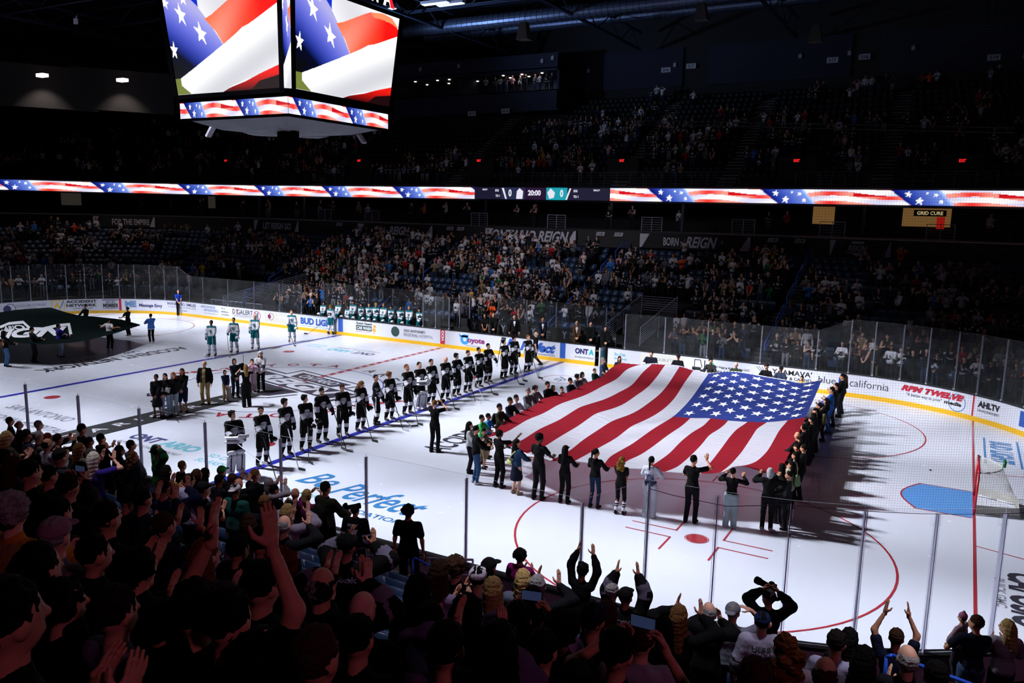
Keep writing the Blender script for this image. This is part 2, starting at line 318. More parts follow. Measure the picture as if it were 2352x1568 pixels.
# poses: for each side (s=+1 right, -1 left) wrist position, finger direction, palm normal, curl
def pose_arm(pose, s):
    x = s
    T = {
     'stand': ((.26*x, .03, .83), (.05*x, .12, -1), (-x, .1, 0), .5),
     'clap': ((.075*x, .30, 1.22), (-.12*x, .55, .8), (-x, .1, 0), .15),
     'clap2': ((.10*x, .30, 1.30), (-.1*x, .35, .9), (-x, .2, 0), .1),
     'claphigh': ((.13*x, .28, 1.56), (-.1*x, .25, .95), (-x, .1, 0), .15),
     'overhead': ((.13*x, .10, 1.90), (-.1*x, .1, .98), (-x, .2, 0), .15),
     'hold': ((.20*x, .37, 1.08), (-.3*x, .9, .1), (0, -.1, 1), 1.1),
     'holdhigh': ((.24*x, .33, 1.45), (0, .3, 1), (0, 1, 0), 1.0),
     'front': ((.07*x, .24, .93), (-.8*x, .25, -.5), (0, -1, -.2), .5),
     'behind': ((.09*x, -.19, .92), (-.8*x, 0, -.5), (0, -1, 0), .4),
     'photo': ((.11*x, .30, 1.60), (-.5*x, .4, .7), (-x, -.2, 0), .9),
     'face': ((.07*x, .20, 1.47), (-.2*x, .0, 1), (-x*.6, -1, 0), .4),
     'reach': ((.12*x, .52, 1.12), (-.1*x, 1, 0), (-x, 0, .3), .9),
     'spread': ((.50*x, .30, 1.13), (.6*x, .7, 0), (0, 0, -1), .8)}
    if pose == 'heart': return ((-.04, .20, 1.28), (-.9, .2, .25), (0, -1, 0), .1) if s > 0 else T['stand']
    if pose == 'heart2': return ((-.04, .20, 1.28), (-.9, .2, .25), (0, -1, 0), .1) if s > 0 else T['front']
    if pose == 'raise': return ((.30, .46, 1.52), (.25, .8, .7), (0, .5, -.6), .1) if s > 0 else T['hold']
    if pose == 'raiseup': return ((.24, .26, 1.62), (.1, .1, 1), (0, 1, 0), .1) if s > 0 else T['hold']
    if pose == 'salute': return ((.17, .17, 1.60), (-.8, .0, .6), (0, -.3, -1), .2) if s > 0 else T['stand']
    if pose == 'cap': return ((.20, .10, 1.66), (-.9, .0, .3), (0, -.1, -1), .3) if s > 0 else T['clap']
    if pose == 'headhands': return ((.13*x, .02, 1.72), (-.9*x, .1, .5), (0, 0, -1), .2)
    if pose == 'mic': return T['stand'] if s > 0 else T['stand']
    if pose == 'film': return ((.16*x, .34, 1.50), (-.6*x, .6, .5), (-x, 0, .3), .9)
    if pose == 'baby': return ((-.16+.1*x, .28, 1.18+.06*x), (-.9*x, .3, .2), (0, -1, 0), .5)
    if pose == 'stickR': return ((.20, .34, 1.0), (-.2, .7, -.6), (-1, 0, 0), 1.2) if s > 0 else ((-.25, .12, .86), (0, .2, -1), (1, 0, 0), .9)
    if pose == 'stickL': return ((-.20, .34, 1.0), (.2, .7, -.6), (1, 0, 0), 1.2) if s < 0 else ((.25, .12, .86), (0, .2, -1), (-1, 0, 0), .9)
    if pose == 'goalie': return ((.12*x, .36, 1.08), (-.8*x, .4, 0), (0, -1, 0), .9)
    if pose == 'walk': return ((.27*x, .16*x, .88), (0, .1*x, -1), (-x, 0, 0), .7)
    if pose == 'onearm': return ((.55, .02, 1.30), (1, .1, -.1), (0, 0, -1), .6) if s > 0 else ((-.52, .04, 1.33), (-1, .1, 0), (0, 0, -1), .6)
    return T[pose]
def ik(a, b, l1, l2, hint):
    a = np.array(a, float); b = np.array(b, float); d = b-a; L = np.linalg.norm(d); mx = (l1+l2)*.995
    if L > mx: b = a+d/L*mx; L = mx
    d = b-a; t = (l1*l1-l2*l2+L*L)/(2*L*L); m = a+d*t; hh = math.sqrt(max(l1*l1-(t*L)**2, 0))
    hint = np.array(hint, float); hint -= d*(hint@d)/(d@d); hint /= np.linalg.norm(hint)+1e-9
    return m+hint*hh, b
SKIN = {'a': '#d9a58a', 'b': '#c98f70', 'c': '#a66a4a', 'd': '#6d4330', 'e': '#4a2c20'}
def rot3(V, yaw, pit, piv):
    cy, sy = math.cos(yaw), math.sin(yaw); cp, sp = math.cos(pit), math.sin(pit)
    R = np.array([[cy, -sy, 0], [sy, cy, 0], [0, 0, 1]]) @ np.array([[1, 0, 0], [0, cp, -sp], [0, sp, cp]])
    return (V-piv)@R.T+piv
def build_person(root, H=1.75, top='tee', tc='#111', bot='pants', bc='#0c0c10', hair='short', hc='#15100e', sk='b', pose='clap',
                 shoe='#111', yaw=0., pitch=0., wide=1., acc=None, num=None, back=None, hat=None, bag=None, det=1., stance=None, band=None, glasses=False):
    """figure facing local +Y, feet at the root's origin"""
    s = H/1.75; w = wide
    player = top in ('home', 'away')
    lift = .06 if player else 0.; w = w*.90 if player else w
    st = stance if stance is not None else (.15 if player else .11)
    hipz = .93+lift; legs = {}
    for x in (1, -1):
        fy = {'walk': .28*x}.get(pose, .02*x)
        ank = np.array((st*x, fy-.02, .085+lift)); hip = np.array((.09*x*w, 0, hipz))
        if pose == 'walk' and x < 0: ank = np.array((st*x, -.38, .22))
        knee, ank = ik(hip, ank, .44, .42, (0, 1, 0)); legs[x] = (hip, knee, ank)
    arms = {}
    SHW = .165*w+(.0 if player else 0)
    for x in (1, -1):
        wr, d, n, c = pose_arm(pose, x); wr = np.array(wr)+(0, 0, lift)
        wr[0] += .03*(w-1)*x
        sh = np.array((SHW*x, 0, 1.405+lift))
        hint = (x*(.35 if player else .9), -.5, -.7) if pose not in ('overhead', 'headhands', 'claphigh', 'cap', 'salute') else (x*1., .1, -.2)
        el, wr = ik(sh, wr, .285, .255, hint); arms[x] = (sh, el, wr, d, n, c)
    z = lambda v: v+lift
    h = .024*det
    # ---- body under the clothes
    P = [El((0, -.0, z(1.28)), (.150*w, .095*w, .16), 0), El((0, .01, z(1.10)), (.125*w, .088*w*w, .16), 0), El((0, 0, z(.96)), (.150*w, .10*w, .11), 0),
         C((-.12*w, -.01, z(1.40)), (.12*w, -.01, z(1.40)), .052, None, 0), C((0, -.015, z(1.40)), (0, .0, z(1.54)), .053, .05, 0)]
    for x in (1, -1):
        hp, kn, an = legs[x]; sh, el, wr = arms[x][:3]
        P += [C(hp, kn, .078, .052, 1), C(kn+(0, -.01, 0), an, .052, .036, 1), C(an, an+(0.01*x, .11, -.05), .036, .026, 1),
              C(sh, el, .048, .038, 2), C(el, wr, .038, .025, 2)]
    body = nets(P, max(h, .019) if h < .03 else h, .03)
    HP = [El((0, .0, z(1.645)), (.074, .092, .108), 0), El((0, .028, z(1.585)), (.055, .062, .062), 0), C((0, .088, z(1.645)), (0, .108, z(1.615)), .010, .015, 0),
          El((.076, -.005, z(1.625)), (.012, .022, .03), 0), El((-.076, -.005, z(1.625)), (.012, .022, .03), 0), C((0, -.02, z(1.47)), (0, 0, z(1.57)), .05, .05, 0),
          El((0, .083, z(1.578)), (.026, .012, .010), 0)]
    hv, hq, ho = nets(HP, .0115*max(det, .85), .02)
    fc = hv[hq].mean(1)
    for x in (1, -1):
        ho[(abs(fc[:, 0]-.030*x) < .016) & (abs(fc[:, 2]-z(1.650)) < .011) & (fc[:, 1] > .06)] = 10
    ho[(abs(fc[:, 0]) < .026) & (abs(fc[:, 2]-z(1.578)) < .008) & (fc[:, 1] > .07)] = 11
    if glasses:
        ho[(fc[:, 1] > .055) & (abs(fc[:, 2]-z(1.652)) < .016) & (abs(fc[:, 0]) > .01) & (abs(fc[:, 0]) < .056)] = 10
    piv = np.array((0, -.01, z(1.50))); hv = rot3(hv, yaw, pitch, piv)
    parts = [body, (hv, hq, ho)]
    glove = player and bot != 'benchg'
    if not glove:
        for x in (1, -1):
            sh, el, wr, d, n, c = arms[x]; parts.append(put_hand(x, wr, d, n, c, .0075 if det < 1.2 else .010, 1.02))
    V, Q, O = join(parts); mi = np.where(O == 10, 1, np.where(O == 11, 2, 0))
    obj('body', rawmesh('body', V*s, Q, [skin, eyem, mouthm], mi, True), root, color=SKIN.get(sk, sk))
    # ---- top
    tp = []; fit = {'tee': .012, 'tank': .008, 'polo': .012, 'long': .014, 'suit': .02, 'jacket': .026, 'hoodie': .026, 'jersey': .038, 'home': .036, 'away': .036, 'dress': .012}[top]
    hem = {'tee': .90, 'tank': .92, 'polo': .90, 'long': .90, 'suit': .82, 'jacket': .88, 'hoodie': .88, 'jersey': .84, 'home': .84, 'away': .84, 'dress': .92}[top]
    f = fit
    tp += [El((0, -.0, z(1.28)), (.150*w+f, .095*w+f, .17), 0), El((0, .01, z(1.10)), (.130*w+f, .09*w*w+f, .17), 0),
           C((-.05*w, 0, z(1.0)), (-.05*w, 0, z(hem+.09)), .095*w+f, .102*w+f, 0), C((.05*w, 0, z(1.0)), (.05*w, 0, z(hem+.09)), .095*w+f, .102*w+f, 0),
           C((-.11*w, -.01, z(1.40)), (.11*w, -.01, z(1.40)), .054+f*.8, None, 0), C((0, -.015, z(1.42)), (0, -.008, z(1.47)), .062+f*.3, .06, 0)]
    if player: tp += [C((-.14*w, -.01, z(1.39)), (.14*w, -.01, z(1.39)), .068, None, 0)]
    for x in (1, -1):
        sh, el, wr = arms[x][:3]
        if top in ('tee', 'polo', 'dress'): tp += [C(sh, sh+(el-sh)*.62, .052+f, .056+f, 2)]
        elif top == 'tank': pass
        else:
            e = wr+(el-wr)*.12; mid = el+(wr-el)*.42
            tp += [C(sh, el, .052+f, .046+f, 2), C(el+(sh-el)*.12, mid, .048+f, .045+f, 3), C(mid, e, .044+f, .036+f*.7, 4)]
    if top == 'hoodie': tp += [C((-.06, -.085, z(1.45)), (.06, -.085, z(1.45)), .05, None, 0), El((0, -.08, z(1.42)), (.09, .05, .07), 0)]
    tp.append(('e', (0, 0, z(hem)-.25), (.6, .6, .25), -1))
    v, q, o = nets(tp, .021*det, .035)
    fc = v[q].mean(1); m = np.zeros(len(q), int); mats = [cloth, white]
    A = acc or '#ddd'
    if top in ('home', 'jersey'):
        m[o == 3] = 1
        zz = fc[:, 2]-z(hem); m[(o == 0) & (zz > .02) & (zz < .045) & (abs(fc[:, 0]) < .24)] = 1
        mats = [cloth, mat('jersey_trim_'+A.strip('#'), A, .85, var=.05)]
    elif top == 'away':
        teal = mat('teal_fabric', '#0a6670', .85); mats = [cloth, teal, black]
        m[(fc[:, 2] > z(1.40))] = 1; m[(o == 3) & (abs(fc[:, 2]-z(1.08)) < .03)] = 1; zz = fc[:, 2]-z(hem); m[(o == 0) & (zz > .05) & (zz < .075)] = 1
    elif top == 'suit':
        mats = [cloth, white, black]; m[(fc[:, 1] > .07) & (abs(fc[:, 0]) < (fc[:, 2]-z(1.12))*.22) & (o == 0)] = 1
        m[(fc[:, 1] > .07) & (abs(fc[:, 0]) < .0) & (fc[:, 2] > z(1.15)) & (fc[:, 2] < z(1.42)) & (o == 0)] = 2
    elif top == 'jacket' and acc:
        mats = [cloth, mat('shirt_front_'+acc.strip('#'), acc, .85)]; m[(fc[:, 1] > .06) & (abs(fc[:, 0]) < .055) & (o == 0)] = 1
    elif band:
        mats = [cloth, mat('band_'+band.strip('#'), band, .85)]
        zz = fc[:, 2]; m[(zz < z(1.08))] = 1
    obj({'home': 'jersey', 'away': 'jersey', 'jersey': 'jersey', 'hoodie': 'hooded_sweatshirt', 'jacket': 'jacket', 'suit': 'suit_jacket', 'dress': 'dress', 'tank': 'tank_top', 'long': 'long_sleeved_shirt'}.get(top, 'shirt'),
        rawmesh('top', v*s, q, mats, m, True), root, color=tc)
    def surf(sign):
        def fn(x, zz):
            ys = np.linspace(.36, 0, 61); best = 0.
            X, Zz = x/s, zz/s
            for yv in ys:
                pt = np.array((X, yv*sign, Zz)); dmin = 9
                for p in tp[:-1]:
                    if p[0] == 'c':
                        a = p[1]; b_ = p[2]-a; t = min(max(((pt-a)@b_)/(b_@b_+1e-9), 0), 1); d_ = np.linalg.norm(pt-a-t*b_)-(p[3]+(p[4]-p[3])*t)
                    else:
                        qv = (pt-np.array(p[1]))/np.array(p[2]); d_ = (np.linalg.norm(qv)-1)*min(p[2])
                    if p[-1] in (0,): dmin = min(dmin, d_)
                if dmin < .016: return (x, (yv*sign)*s, zz)
            return (x, .13*sign*s, zz)
        return fn
    if top == 'home':
        cf = surf(1); c0 = z(1.22)*s; u = .105*s
        def shield(nm_, xs, tp_f, bt_f, m_, off=.0):
            PL_ = []
            for a, b_ in zip(xs[:-1], xs[1:]):
                for r_ in range(4): PL_.append([(q*u, c0+u*(bt_f(q)+(tp_f(q)-bt_f(q))*t_)) for q, t_ in ((a, r_/4), (b_, r_/4), (b_, (r_+1)/4), (a, (r_+1)/4))])
            poly_on(nm_, PL_, lambda a, b: (lambda q_: (q_[0], q_[1]+off, q_[2]))(cf(a, b)), m_, root)
        shield('crest', np.linspace(-1, 1, 9), lambda q: .95-.35*(abs(q) > .55), lambda q: -.25 if abs(q) > .6 else -1.15+.9*abs(q)**1.5, mat('crest_silver', '#b9bac6', .7))
        shield('crest_lettering', np.linspace(-.85, .85, 7), lambda q: .42, lambda q: .0, black, .006)
        text_on('crest_lettering', 'REIGN', lambda a, b: (lambda q_: (q_[0], q_[1]+.011, q_[2]))(cf(a, b)), -u*.78, u*.78, c0+u*.06, c0+u*.36, MATS['crest_silver'], root, .2, .06)
    if top == 'away':
        cf = surf(1); c0 = z(1.21)*s
        text_on('crest', 'SJ', cf, -.075*s, .08*s, c0-.10*s, c0+.085*s, MATS['teal_fabric'], root, .5, .05)
    if num:
        for x in (1, -1):
            sh, el = arms[x][:2]; mid = (sh*.62+el*.38); ax_ = (el-sh)/np.linalg.norm(el-sh); out = np.array((x, -.15, .15)); out -= ax_*(out@ax_); out /= np.linalg.norm(out)
            rt = np.cross(-ax_, out)*1.
            text_on('sleeve_number', num, lambda a, b: tuple((mid+out*(.052+f+.006-abs(a)*.25)+rt*a*(-1)*-1-ax_*b)*s), -.05, .05, -.055, .055, mat('jersey_trim_'+A.strip('#'), A, .85, var=.05), root, 0, .03)
    if back:
        bf = surf(-1); g_ = bf
        nm = back.split('|')
        bm = mat('lettering_'+(acc or '#eee').strip('#'), acc or '#eee', .8)
        if nm[0]: text_on('name_lettering', nm[0], g_, -.028*len(nm[0])*s, .028*len(nm[0])*s, z(1.335)*s, z(1.39)*s, bm, root, 0, .03)
        if len(nm) > 1 and nm[1]: text_on('back_number', nm[1], g_, -.12*s, .12*s, z(1.06)*s, z(1.29)*s, bm, root, 0, .05)
    # ---- bottom
    bp2 = []; bm_ = [cloth, white]
    if bot in ('pants', 'wide', 'jeans', 'suitpants', 'shorts', 'leggings'):
        g_ = {'pants': .014, 'wide': .035, 'jeans': .008, 'suitpants': .018, 'shorts': .03, 'leggings': .003}[bot]
        bp2 += [El((0, 0, .96), (.152*w+g_*.6, .105*w+g_*.6, .12), 0)]
        for x in (1, -1):
            hp, kn, an = legs[x]
            bp2 += [C(hp, kn, .082+g_, .056+g_, 1)]
            if bot != 'shorts': bp2 += [C(kn, an+(0, 0, -.02), .056+g_, .042+g_*1.2, 1)]
        bp2.append(('e', (0, 0, 1.25), (.6, .6, .22), -1))
    elif bot == 'skirt':
        bp2 += [C((0, 0, .98), (0, 0, .55), .135, .20, 0), ('e', (0, 0, .22), (.5, .5, .25), -1)]
    elif bot in ('hockey', 'goal', 'benchg'):
        bp2 += [El((0, 0, z(.93)), (.19, .15, .14), 0)]
        for x in (1, -1):
            hp, kn, an = legs[x]; bp2 += [C(hp, hp+(kn-hp)*.82, .115, .105, 1)]
    v, q, o = nets(bp2, .021*det, .03)
    fc = v[q].mean(1); m = np.zeros(len(q), int)
    if bot in ('hockey', 'goal'): m[(o == 1) & (abs(fc[:, 1]) < .022) & (abs(fc[:, 0]) > .14)] = 1
    obj({'skirt': 'skirt', 'shorts': 'shorts', 'hockey': 'hockey_shorts', 'goal': 'hockey_shorts', 'benchg': 'hockey_shorts', 'jeans': 'jeans', 'leggings': 'leggings'}.get(bot, 'trousers'),
        rawmesh('bottom', v*s, q, bm_, m, True), root, color=bc)
    # ---- feet
    for x in (1, -1):
        hp, kn, an = legs[x]
        if bot in ('hockey', 'benchg', 'goal'):
            sv, sq, so = nets([C(kn+(0, .01, .05), kn+(an-kn)*.5, .085, .08, 0), C(kn+(an-kn)*.5, an+(0, 0, .04), .08, .058, 1)], .02*det, .02)
            fz = sv[sq].mean(1)[:, 2]; kz = kn[2]
            mm = ((fz < kz-.07) & (fz > kz-.19)).astype(int) if top == 'home' else ((fz < kz-.20) & (fz > kz-.24)).astype(int)
            obj('hockey_sock', rawmesh('sock', sv*s, sq, [cloth, white if top == 'home' else MATS['teal_fabric']], mm, True), root, color='#0a0a0c' if top == 'home' else '#d8d8e0')
            a0 = np.array((an[0], an[1], .12))
            sv, sq, so = nets([C(a0+(0, -.02, .06), a0+(0, -.01, -.02), .052, .05, 0), C(a0+(0, -.03, -.02), a0+(.01*x, .15, -.035), .046, .036, 0)], .018, .02)
            sk_ = obj('skate', rawmesh('skate', sv*s, sq, rubber, None, True), root)
            b = MB(); b.box((a0[0]*s, (a0[1]+.05)*s, .028*s), (.006, .27*s, .05*s), 0); b.box((a0[0]*s, (a0[1]+.13)*s, .05*s), (.02, .05, .04), 1); b.box((a0[0]*s, (a0[1]-.03)*s, .05*s), (.02, .05, .04), 1)
            b.build('blade', [alum, white], sk_)
            if bot == 'goal':
                kk = kn+(0, .03, .13)
                sv, sq, so = nets([C(kk+(-.07, .10, 0), kk+(.07, .10, 0), .06, None, 0), C(kn+(-.075, .10, 0), an+(-.075, .08, -.02), .06, .05, 0), C(kn+(.075, .10, 0), an+(.075, .08, -.02), .06, .05, 0), C(kn+(0, .11, 0), an+(0, .10, -.02), .06, .06, 1), C(an+(-.06, .09, -.03), an+(-.03, .20, -.05), .05, .045, 0), C(an+(.06, .09, -.03), an+(.03, .20, -.05), .05, .045, 0)], .02, .02)
                obj('leg_pad', rawmesh('pad', sv*s, sq, [mat('goalie_pad_white', '#c9c9d2', .6), black], ((so == 1) & (abs(sv[sq].mean(1)[:, 0]-an[0]) < .02)).astype(int), True), root)
        else:
            sv, sq, so = nets([C(an+(0, -.03, -.035), an+(.02*x, .135, -.045), .046, .038, 0), C(an+(0, -.01, .02), an+(0, 0, -.02), .045, .045, 0), ('e', (an[0], an[1], an[2]-.085-.3), (.4, .4, .3), -1)], .018*max(det, .8), .02)
            sv[:, 2] = np.maximum(sv[:, 2], 0) if an[2] < .1 else sv[:, 2]
            obj('shoe', rawmesh('shoe', sv*s, sq, cloth, None, True), root, color=shoe)
            if bag == 'socks':
                sv, sq, so = nets([C(kn+(an-kn)*.35, an, .06, .05, 0)], .02, .02)
                fz = sv[sq].mean(1)[:, 2]; obj('knee_sock', rawmesh('sock', sv*s, sq, [white, black], ((fz > .24) & (fz < .27) | (fz > .30) & (fz < .33)).astype(int), True), root)
    if glove:
        for x in (1, -1):
            sh, el, wr, d, n, c = arms[x]; dd, nn, xx = basis(d, n); cu = wr-dd*.06
            gp = [C(cu, wr+dd*.01, .058, .048, 0), C(wr+dd*.03-xx*.02, wr+dd*.06-xx*.02, .042, .038, 1), C(wr+dd*.03+xx*.02, wr+dd*.06+xx*.02, .042, .038, 1), C(wr+dd*.02-xx*.04*1, wr+dd*.07-xx*.06+nn*.02, .026, .022, 1)]
            for j, o_ in enumerate((-.036, -.012, .012, .036)):
                p0 = wr+dd*.075+xx*o_; p1 = p0+dd*.03+nn*.035; gp += [C(p0, p1, .0165, .0155, 1), C(p1, p1+nn*.03-dd*.02, .0155, .014, 1)]
            if bot == 'goal': gp = ([C(cu-dd*.14+np.array((0, q_, .02)), wr+dd*.10+np.array((0, q_, .02)), .035, .035, 0) for q_ in (-.0, .05, .09)]+[C(cu-dd*.14+np.array((0, q_, -.09)), wr+dd*.10+np.array((0, q_, -.09)), .035, .035, 0) for q_ in (.0, .05, .09)]+[C(cu, wr, .05, .05, 0)]) if x > 0 else [El(tuple(wr+dd*.07+np.array((0, .05, -.02))), (.13, .06, .13), 0), C(cu-dd*.12, cu+dd*.03, .06, .065, 0), El(tuple(wr+dd*.13+np.array((0, .09, .06))), (.05, .03, .07), 0)]
            gv, gq, go = nets(gp, .013, .012)
            gm = obj({True: 'catching_glove' if x < 0 else 'blocker'}.get(bot == 'goal', 'glove'), rawmesh('glove', gv*s, gq, [cloth, white], (go == 0).astype(int) if top == 'away' or True else None, True), root,
                     color='#0a0a0c' if top == 'home' and bot != 'goal' else ('#c9c9d2' if bot == 'goal' else '#0a5a63'))
            if top == 'away' or (top == 'home' and bot != 'goal'):
                gm.data.polygons.foreach_set('material_index', np.zeros(len(gm.data.polygons), np.int32))
    # ---- hair and hats
    def hd(pr, name, m_, color=None, hh=.013, k=.02):
        v_, q_, o_ = nets(pr, hh*max(det, .85), k)
        if name == 'hair' and len(v_): v_ = v_+(np.sin(v_[:, ::-1]*95+H*40)+np.sin(v_[:, [1, 2, 0]]*170+H*77))*(.0035 if hair not in ('messy', 'curly', 'curlylong', 'afro') else .006)
        v_ = rot3(v_, yaw, pitch, piv)
        return obj(name, rawmesh(name, v_*s, q_, m_, None, True), root, color=color)
    face = [('e', (0, .105, z(1.60)), (.080, .078, .095), -1)]
    cap_ = El((0, -.016, z(1.672)), (.083, .096, .102), 0)
    if hair != 'bald':
        pr = [cap_]
        if hair == 'messy': pr = [El((.02, -.015, z(1.675)), (.088, .10, .105)), El((-.03, .03, z(1.73)), (.05, .05, .035)), El((.03, -.05, z(1.72)), (.055, .05, .045))]
        if hair in ('long', 'blonde'): pr += [C((0, -.055, z(1.64)), (0, -.105*w, z(1.34)), .085, .068), C((.05, -.02, z(1.62)), (.07, -.03, z(1.42)), .04, .035), C((-.05, -.02, z(1.62)), (-.07, -.03, z(1.42)), .04, .035)]
        if hair == 'vlong': pr += [C((0, -.055, z(1.64)), (0, -.12*w, z(1.20)), .085, .062), C((.05, -.02, z(1.62)), (.075, -.03, z(1.36)), .04, .035), C((-.05, -.02, z(1.62)), (-.075, -.03, z(1.36)), .04, .035)]
        if hair == 'pony': pr += [El((0, -.105, z(1.69)), (.03, .03, .03)), C((0, -.12, z(1.68)), (0, -.15, z(1.42)), .034, .02)]
        if hair == 'bun': pr += [El((0, -.10, z(1.73)), (.045, .045, .042))]
        if hair == 'bob': pr += [C((0, -.03, z(1.66)), (0, -.05, z(1.54)), .086, .072), C((.06, .0, z(1.62)), (.06, -.01, z(1.56)), .035, .028), C((-.06, .0, z(1.62)), (-.06, -.01, z(1.56)), .035, .028)]
        if hair == 'curly': pr = [El((.1*math.sin(i*2.4)*.75, -.02+.1*math.cos(i*2.4)*.6-.02*(i % 2), z(1.60+.115*(i/14))), (.045, .045, .042)) for i in range(14)]+[El((0, -.015, z(1.665)), (.09, .10, .10))]
        if hair == 'curlylong': pr += [El((.08*math.sin(i*2.4), -.08+.03*math.cos(i*2.4), z(1.36+.02*i)), (.055, .045, .045)) for i in range(15)]
        if hair == 'afro': pr = [El((0, -.015, z(1.69)), (.105, .11, .105))]
        if hair == 'fringe': pr = [El((0, -.02, z(1.635)), (.083, .097, .085))]; face = face+[('e', (0, .01, z(1.75)), (.075, .10, .075), -1)]
        pr.append(face[0]);
        if len(face) > 1: pr.append(face[1])
        hd(pr, 'hair', hairm, hc)
    if hat:
        kind, hcol = hat.split(':')
        clip = ('e', (0, 0, z(1.37)), (.5, .5, .30), -1)
        if kind in ('cap', 'backcap'):
            y = 1 if kind == 'cap' else -1
            hd([El((0, -.008, z(1.675)), (.094, .106, .095)), clip, C((-.03, .10*y, z(1.682)), (.03, .10*y, z(1.682)), .012), El((0, .125*y, z(1.68)), (.065, .065, .012))], 'baseball_cap', cloth, hcol, .011, .008)
        if kind == 'beanie': hd([El((0, -.01, z(1.69)), (.094, .104, .105)), clip]+([El((0, -.02, z(1.80)), (.035, .035, .035))]), 'knit_hat', cloth, hcol)
        if kind == 'hood': hd([El((0, -.03, z(1.665)), (.11, .12, .13)), C((0, -.06, z(1.58)), (0, -.08, z(1.45)), .10, .08), ('e', (0, .13, z(1.63)), (.08, .12, .11), -1)], 'hood', cloth, hcol)
        if kind == 'cowboy': hd([El((0, 0, z(1.74)), (.085, .10, .07)), El((0, 0, z(1.71)), (.17, .19, .015))], 'cowboy_hat', cloth, hcol)
    if bag and bag != 'socks':
        kind, bcol = bag.split(':')
        if kind == 'backpack':
            b_ = nets([El((0, -.19, z(1.22)), (.14, .085, .20), 0), El((0, -.25, z(1.14)), (.10, .05, .09), 0), C((.10, -.10, z(1.38)), (.12, .12, z(1.32)), .02, .02, 0), C((-.10, -.10, z(1.38)), (-.12, .12, z(1.32)), .02, .02, 0)], .02, .02)
            obj('backpack', rawmesh('backpack', b_[0]*s, b_[1], cloth, None, True), root, color=bcol)
        if kind == 'sling':
            b_ = nets([El((-.20, -.14, z(1.0)), (.13, .05, .09), 0)]+[C((-.24+.36*t, -.14-.05*math.sin(t*3), z(1.05+.38*t)), (-.24+.36*(t+.2), -.14-.05*math.sin((t+.2)*3), z(1.05+.38*(t+.2))), .018, .018, 0) for t in (0, .2, .4, .6, .8)], .014, .015)
            obj('sling_bag', rawmesh('sling', b_[0]*s, b_[1], cloth, None, True), root, color=bcol)
    return arms, s, lift
def heading(deg): return math.radians(deg-90)
PEOPLE = []
def person(label, x, y, z0=0., head=None, face=90, cat='person', group=None, **kw):
    root = empty('person', (x, y, z0), heading(face), label, cat, group)
    arms, s, lift = build_person(root, **kw)
    PEOPLE.append((root, kw))
    return root, arms, s
def to_world(root, p):
    c, s_ = math.cos(root.rotation_euler[2]), math.sin(root.rotation_euler[2])
    return np.array((root.location[0]+c*p[0]-s_*p[1], root.location[1]+s_*p[0]+c*p[1], root.location[2]+p[2]))
# ================================================================ the rink
def board_pts(off=0., step=.6):
    P = []
    for side, rev in ((1, 0), (-1, 1)):
        ss = np.arange(-(RL-RR+PI/2*RR+RW-RR), RL-RR+PI/2*RR+RW-RR+.01, (2*(RL-RR+PI/2*RR+RW-RR))/140)
        q = [bpath(s, side, off)[:2] for s in ss]
        P += q[::-1] if rev else q
    return P
def icemat():
    m = bpy.data.materials.new('rink_ice'); m.use_nodes = True; n = m.node_tree.nodes; L = m.node_tree.links; b = n['Principled BSDF']
    tc = n.new('ShaderNodeTexCoord'); nz = n.new('ShaderNodeTexNoise'); nz.inputs['Scale'].default_value = .35; nz.inputs['Detail'].default_value = 7
    L.new(tc.outputs['Object'], nz.inputs[0]); cr = n.new('ShaderNodeMapRange'); cr.inputs[3].default_value = .90; cr.inputs[4].default_value = 1.06; L.new(nz.outputs[0], cr.inputs[0])
    v = n.new('ShaderNodeVectorMath'); v.operation = 'SCALE'; v.inputs[0].default_value = (.72, .75, .86); L.new(cr.outputs[0], v.inputs['Scale']); L.new(v.outputs[0], b.inputs['Base Color'])
    n2 = n.new('ShaderNodeTexNoise'); n2.inputs['Scale'].default_value = 2.5; n2.inputs['Detail'].default_value = 9; L.new(tc.outputs['Object'], n2.inputs[0])
    r = n.new('ShaderNodeMapRange'); r.inputs[3].default_value = .12; r.inputs[4].default_value = .34; L.new(n2.outputs[0], r.inputs[0]); L.new(r.outputs[0], b.inputs['Roughness'])
    w = n.new('ShaderNodeTexNoise'); w.inputs['Scale'].default_value = 40; w.inputs['Distortion'].default_value = 3; L.new(tc.outputs['Object'], w.inputs[0])
    bp_ = n.new('ShaderNodeBump'); bp_.inputs['Strength'].default_value = .06; bp_.inputs['Distance'].default_value = .02; L.new(w.outputs[0], bp_.inputs['Height']); L.new(bp_.outputs[0], b.inputs['Normal'])
    b.inputs['Specular IOR Level'].default_value = .6; return m
ICE = icemat()
BPTS = board_pts(.02)
floor = obj('floor', rawmesh('floor', [(x, y, 0) for x, y in BPTS], [list(range(len(BPTS)))[::-1]], ICE)); tagp(floor, 'white sheet of rink ice with painted lines and sponsor lettering', 'ice rink', kind='structure')
def pm(n, c): return mat(n, c, .22, var=.22, vscale=14, spec=.6)
RED, BLU, BLK = pm('red_ice_paint', '#a8323c'), pm('blue_ice_paint', '#2b2f9c'), pm('black_ice_paint', '#3a3844')
CRS = pm('crease_blue_paint', '#5c9be0'); TEA = pm('teal_ice_paint', '#7fc6d6'); SBL = pm('script_blue_paint', '#3f7fb8'); NVY = pm('navy_ice_paint', '#4a4f7a'); GRYP = pm('grey_ice_paint', '#8d8f9c'); WPT = pm('white_ice_paint', '#c9ccd8')
def ice_fn(ox, oy, ang, z=.004):
    c, s_ = math.cos(ang), math.sin(ang)
    return lambda u, v: (ox+c*u-s_*v, oy+s_*u+c*v, z)
I0 = ice_fn(0, 0, 0)
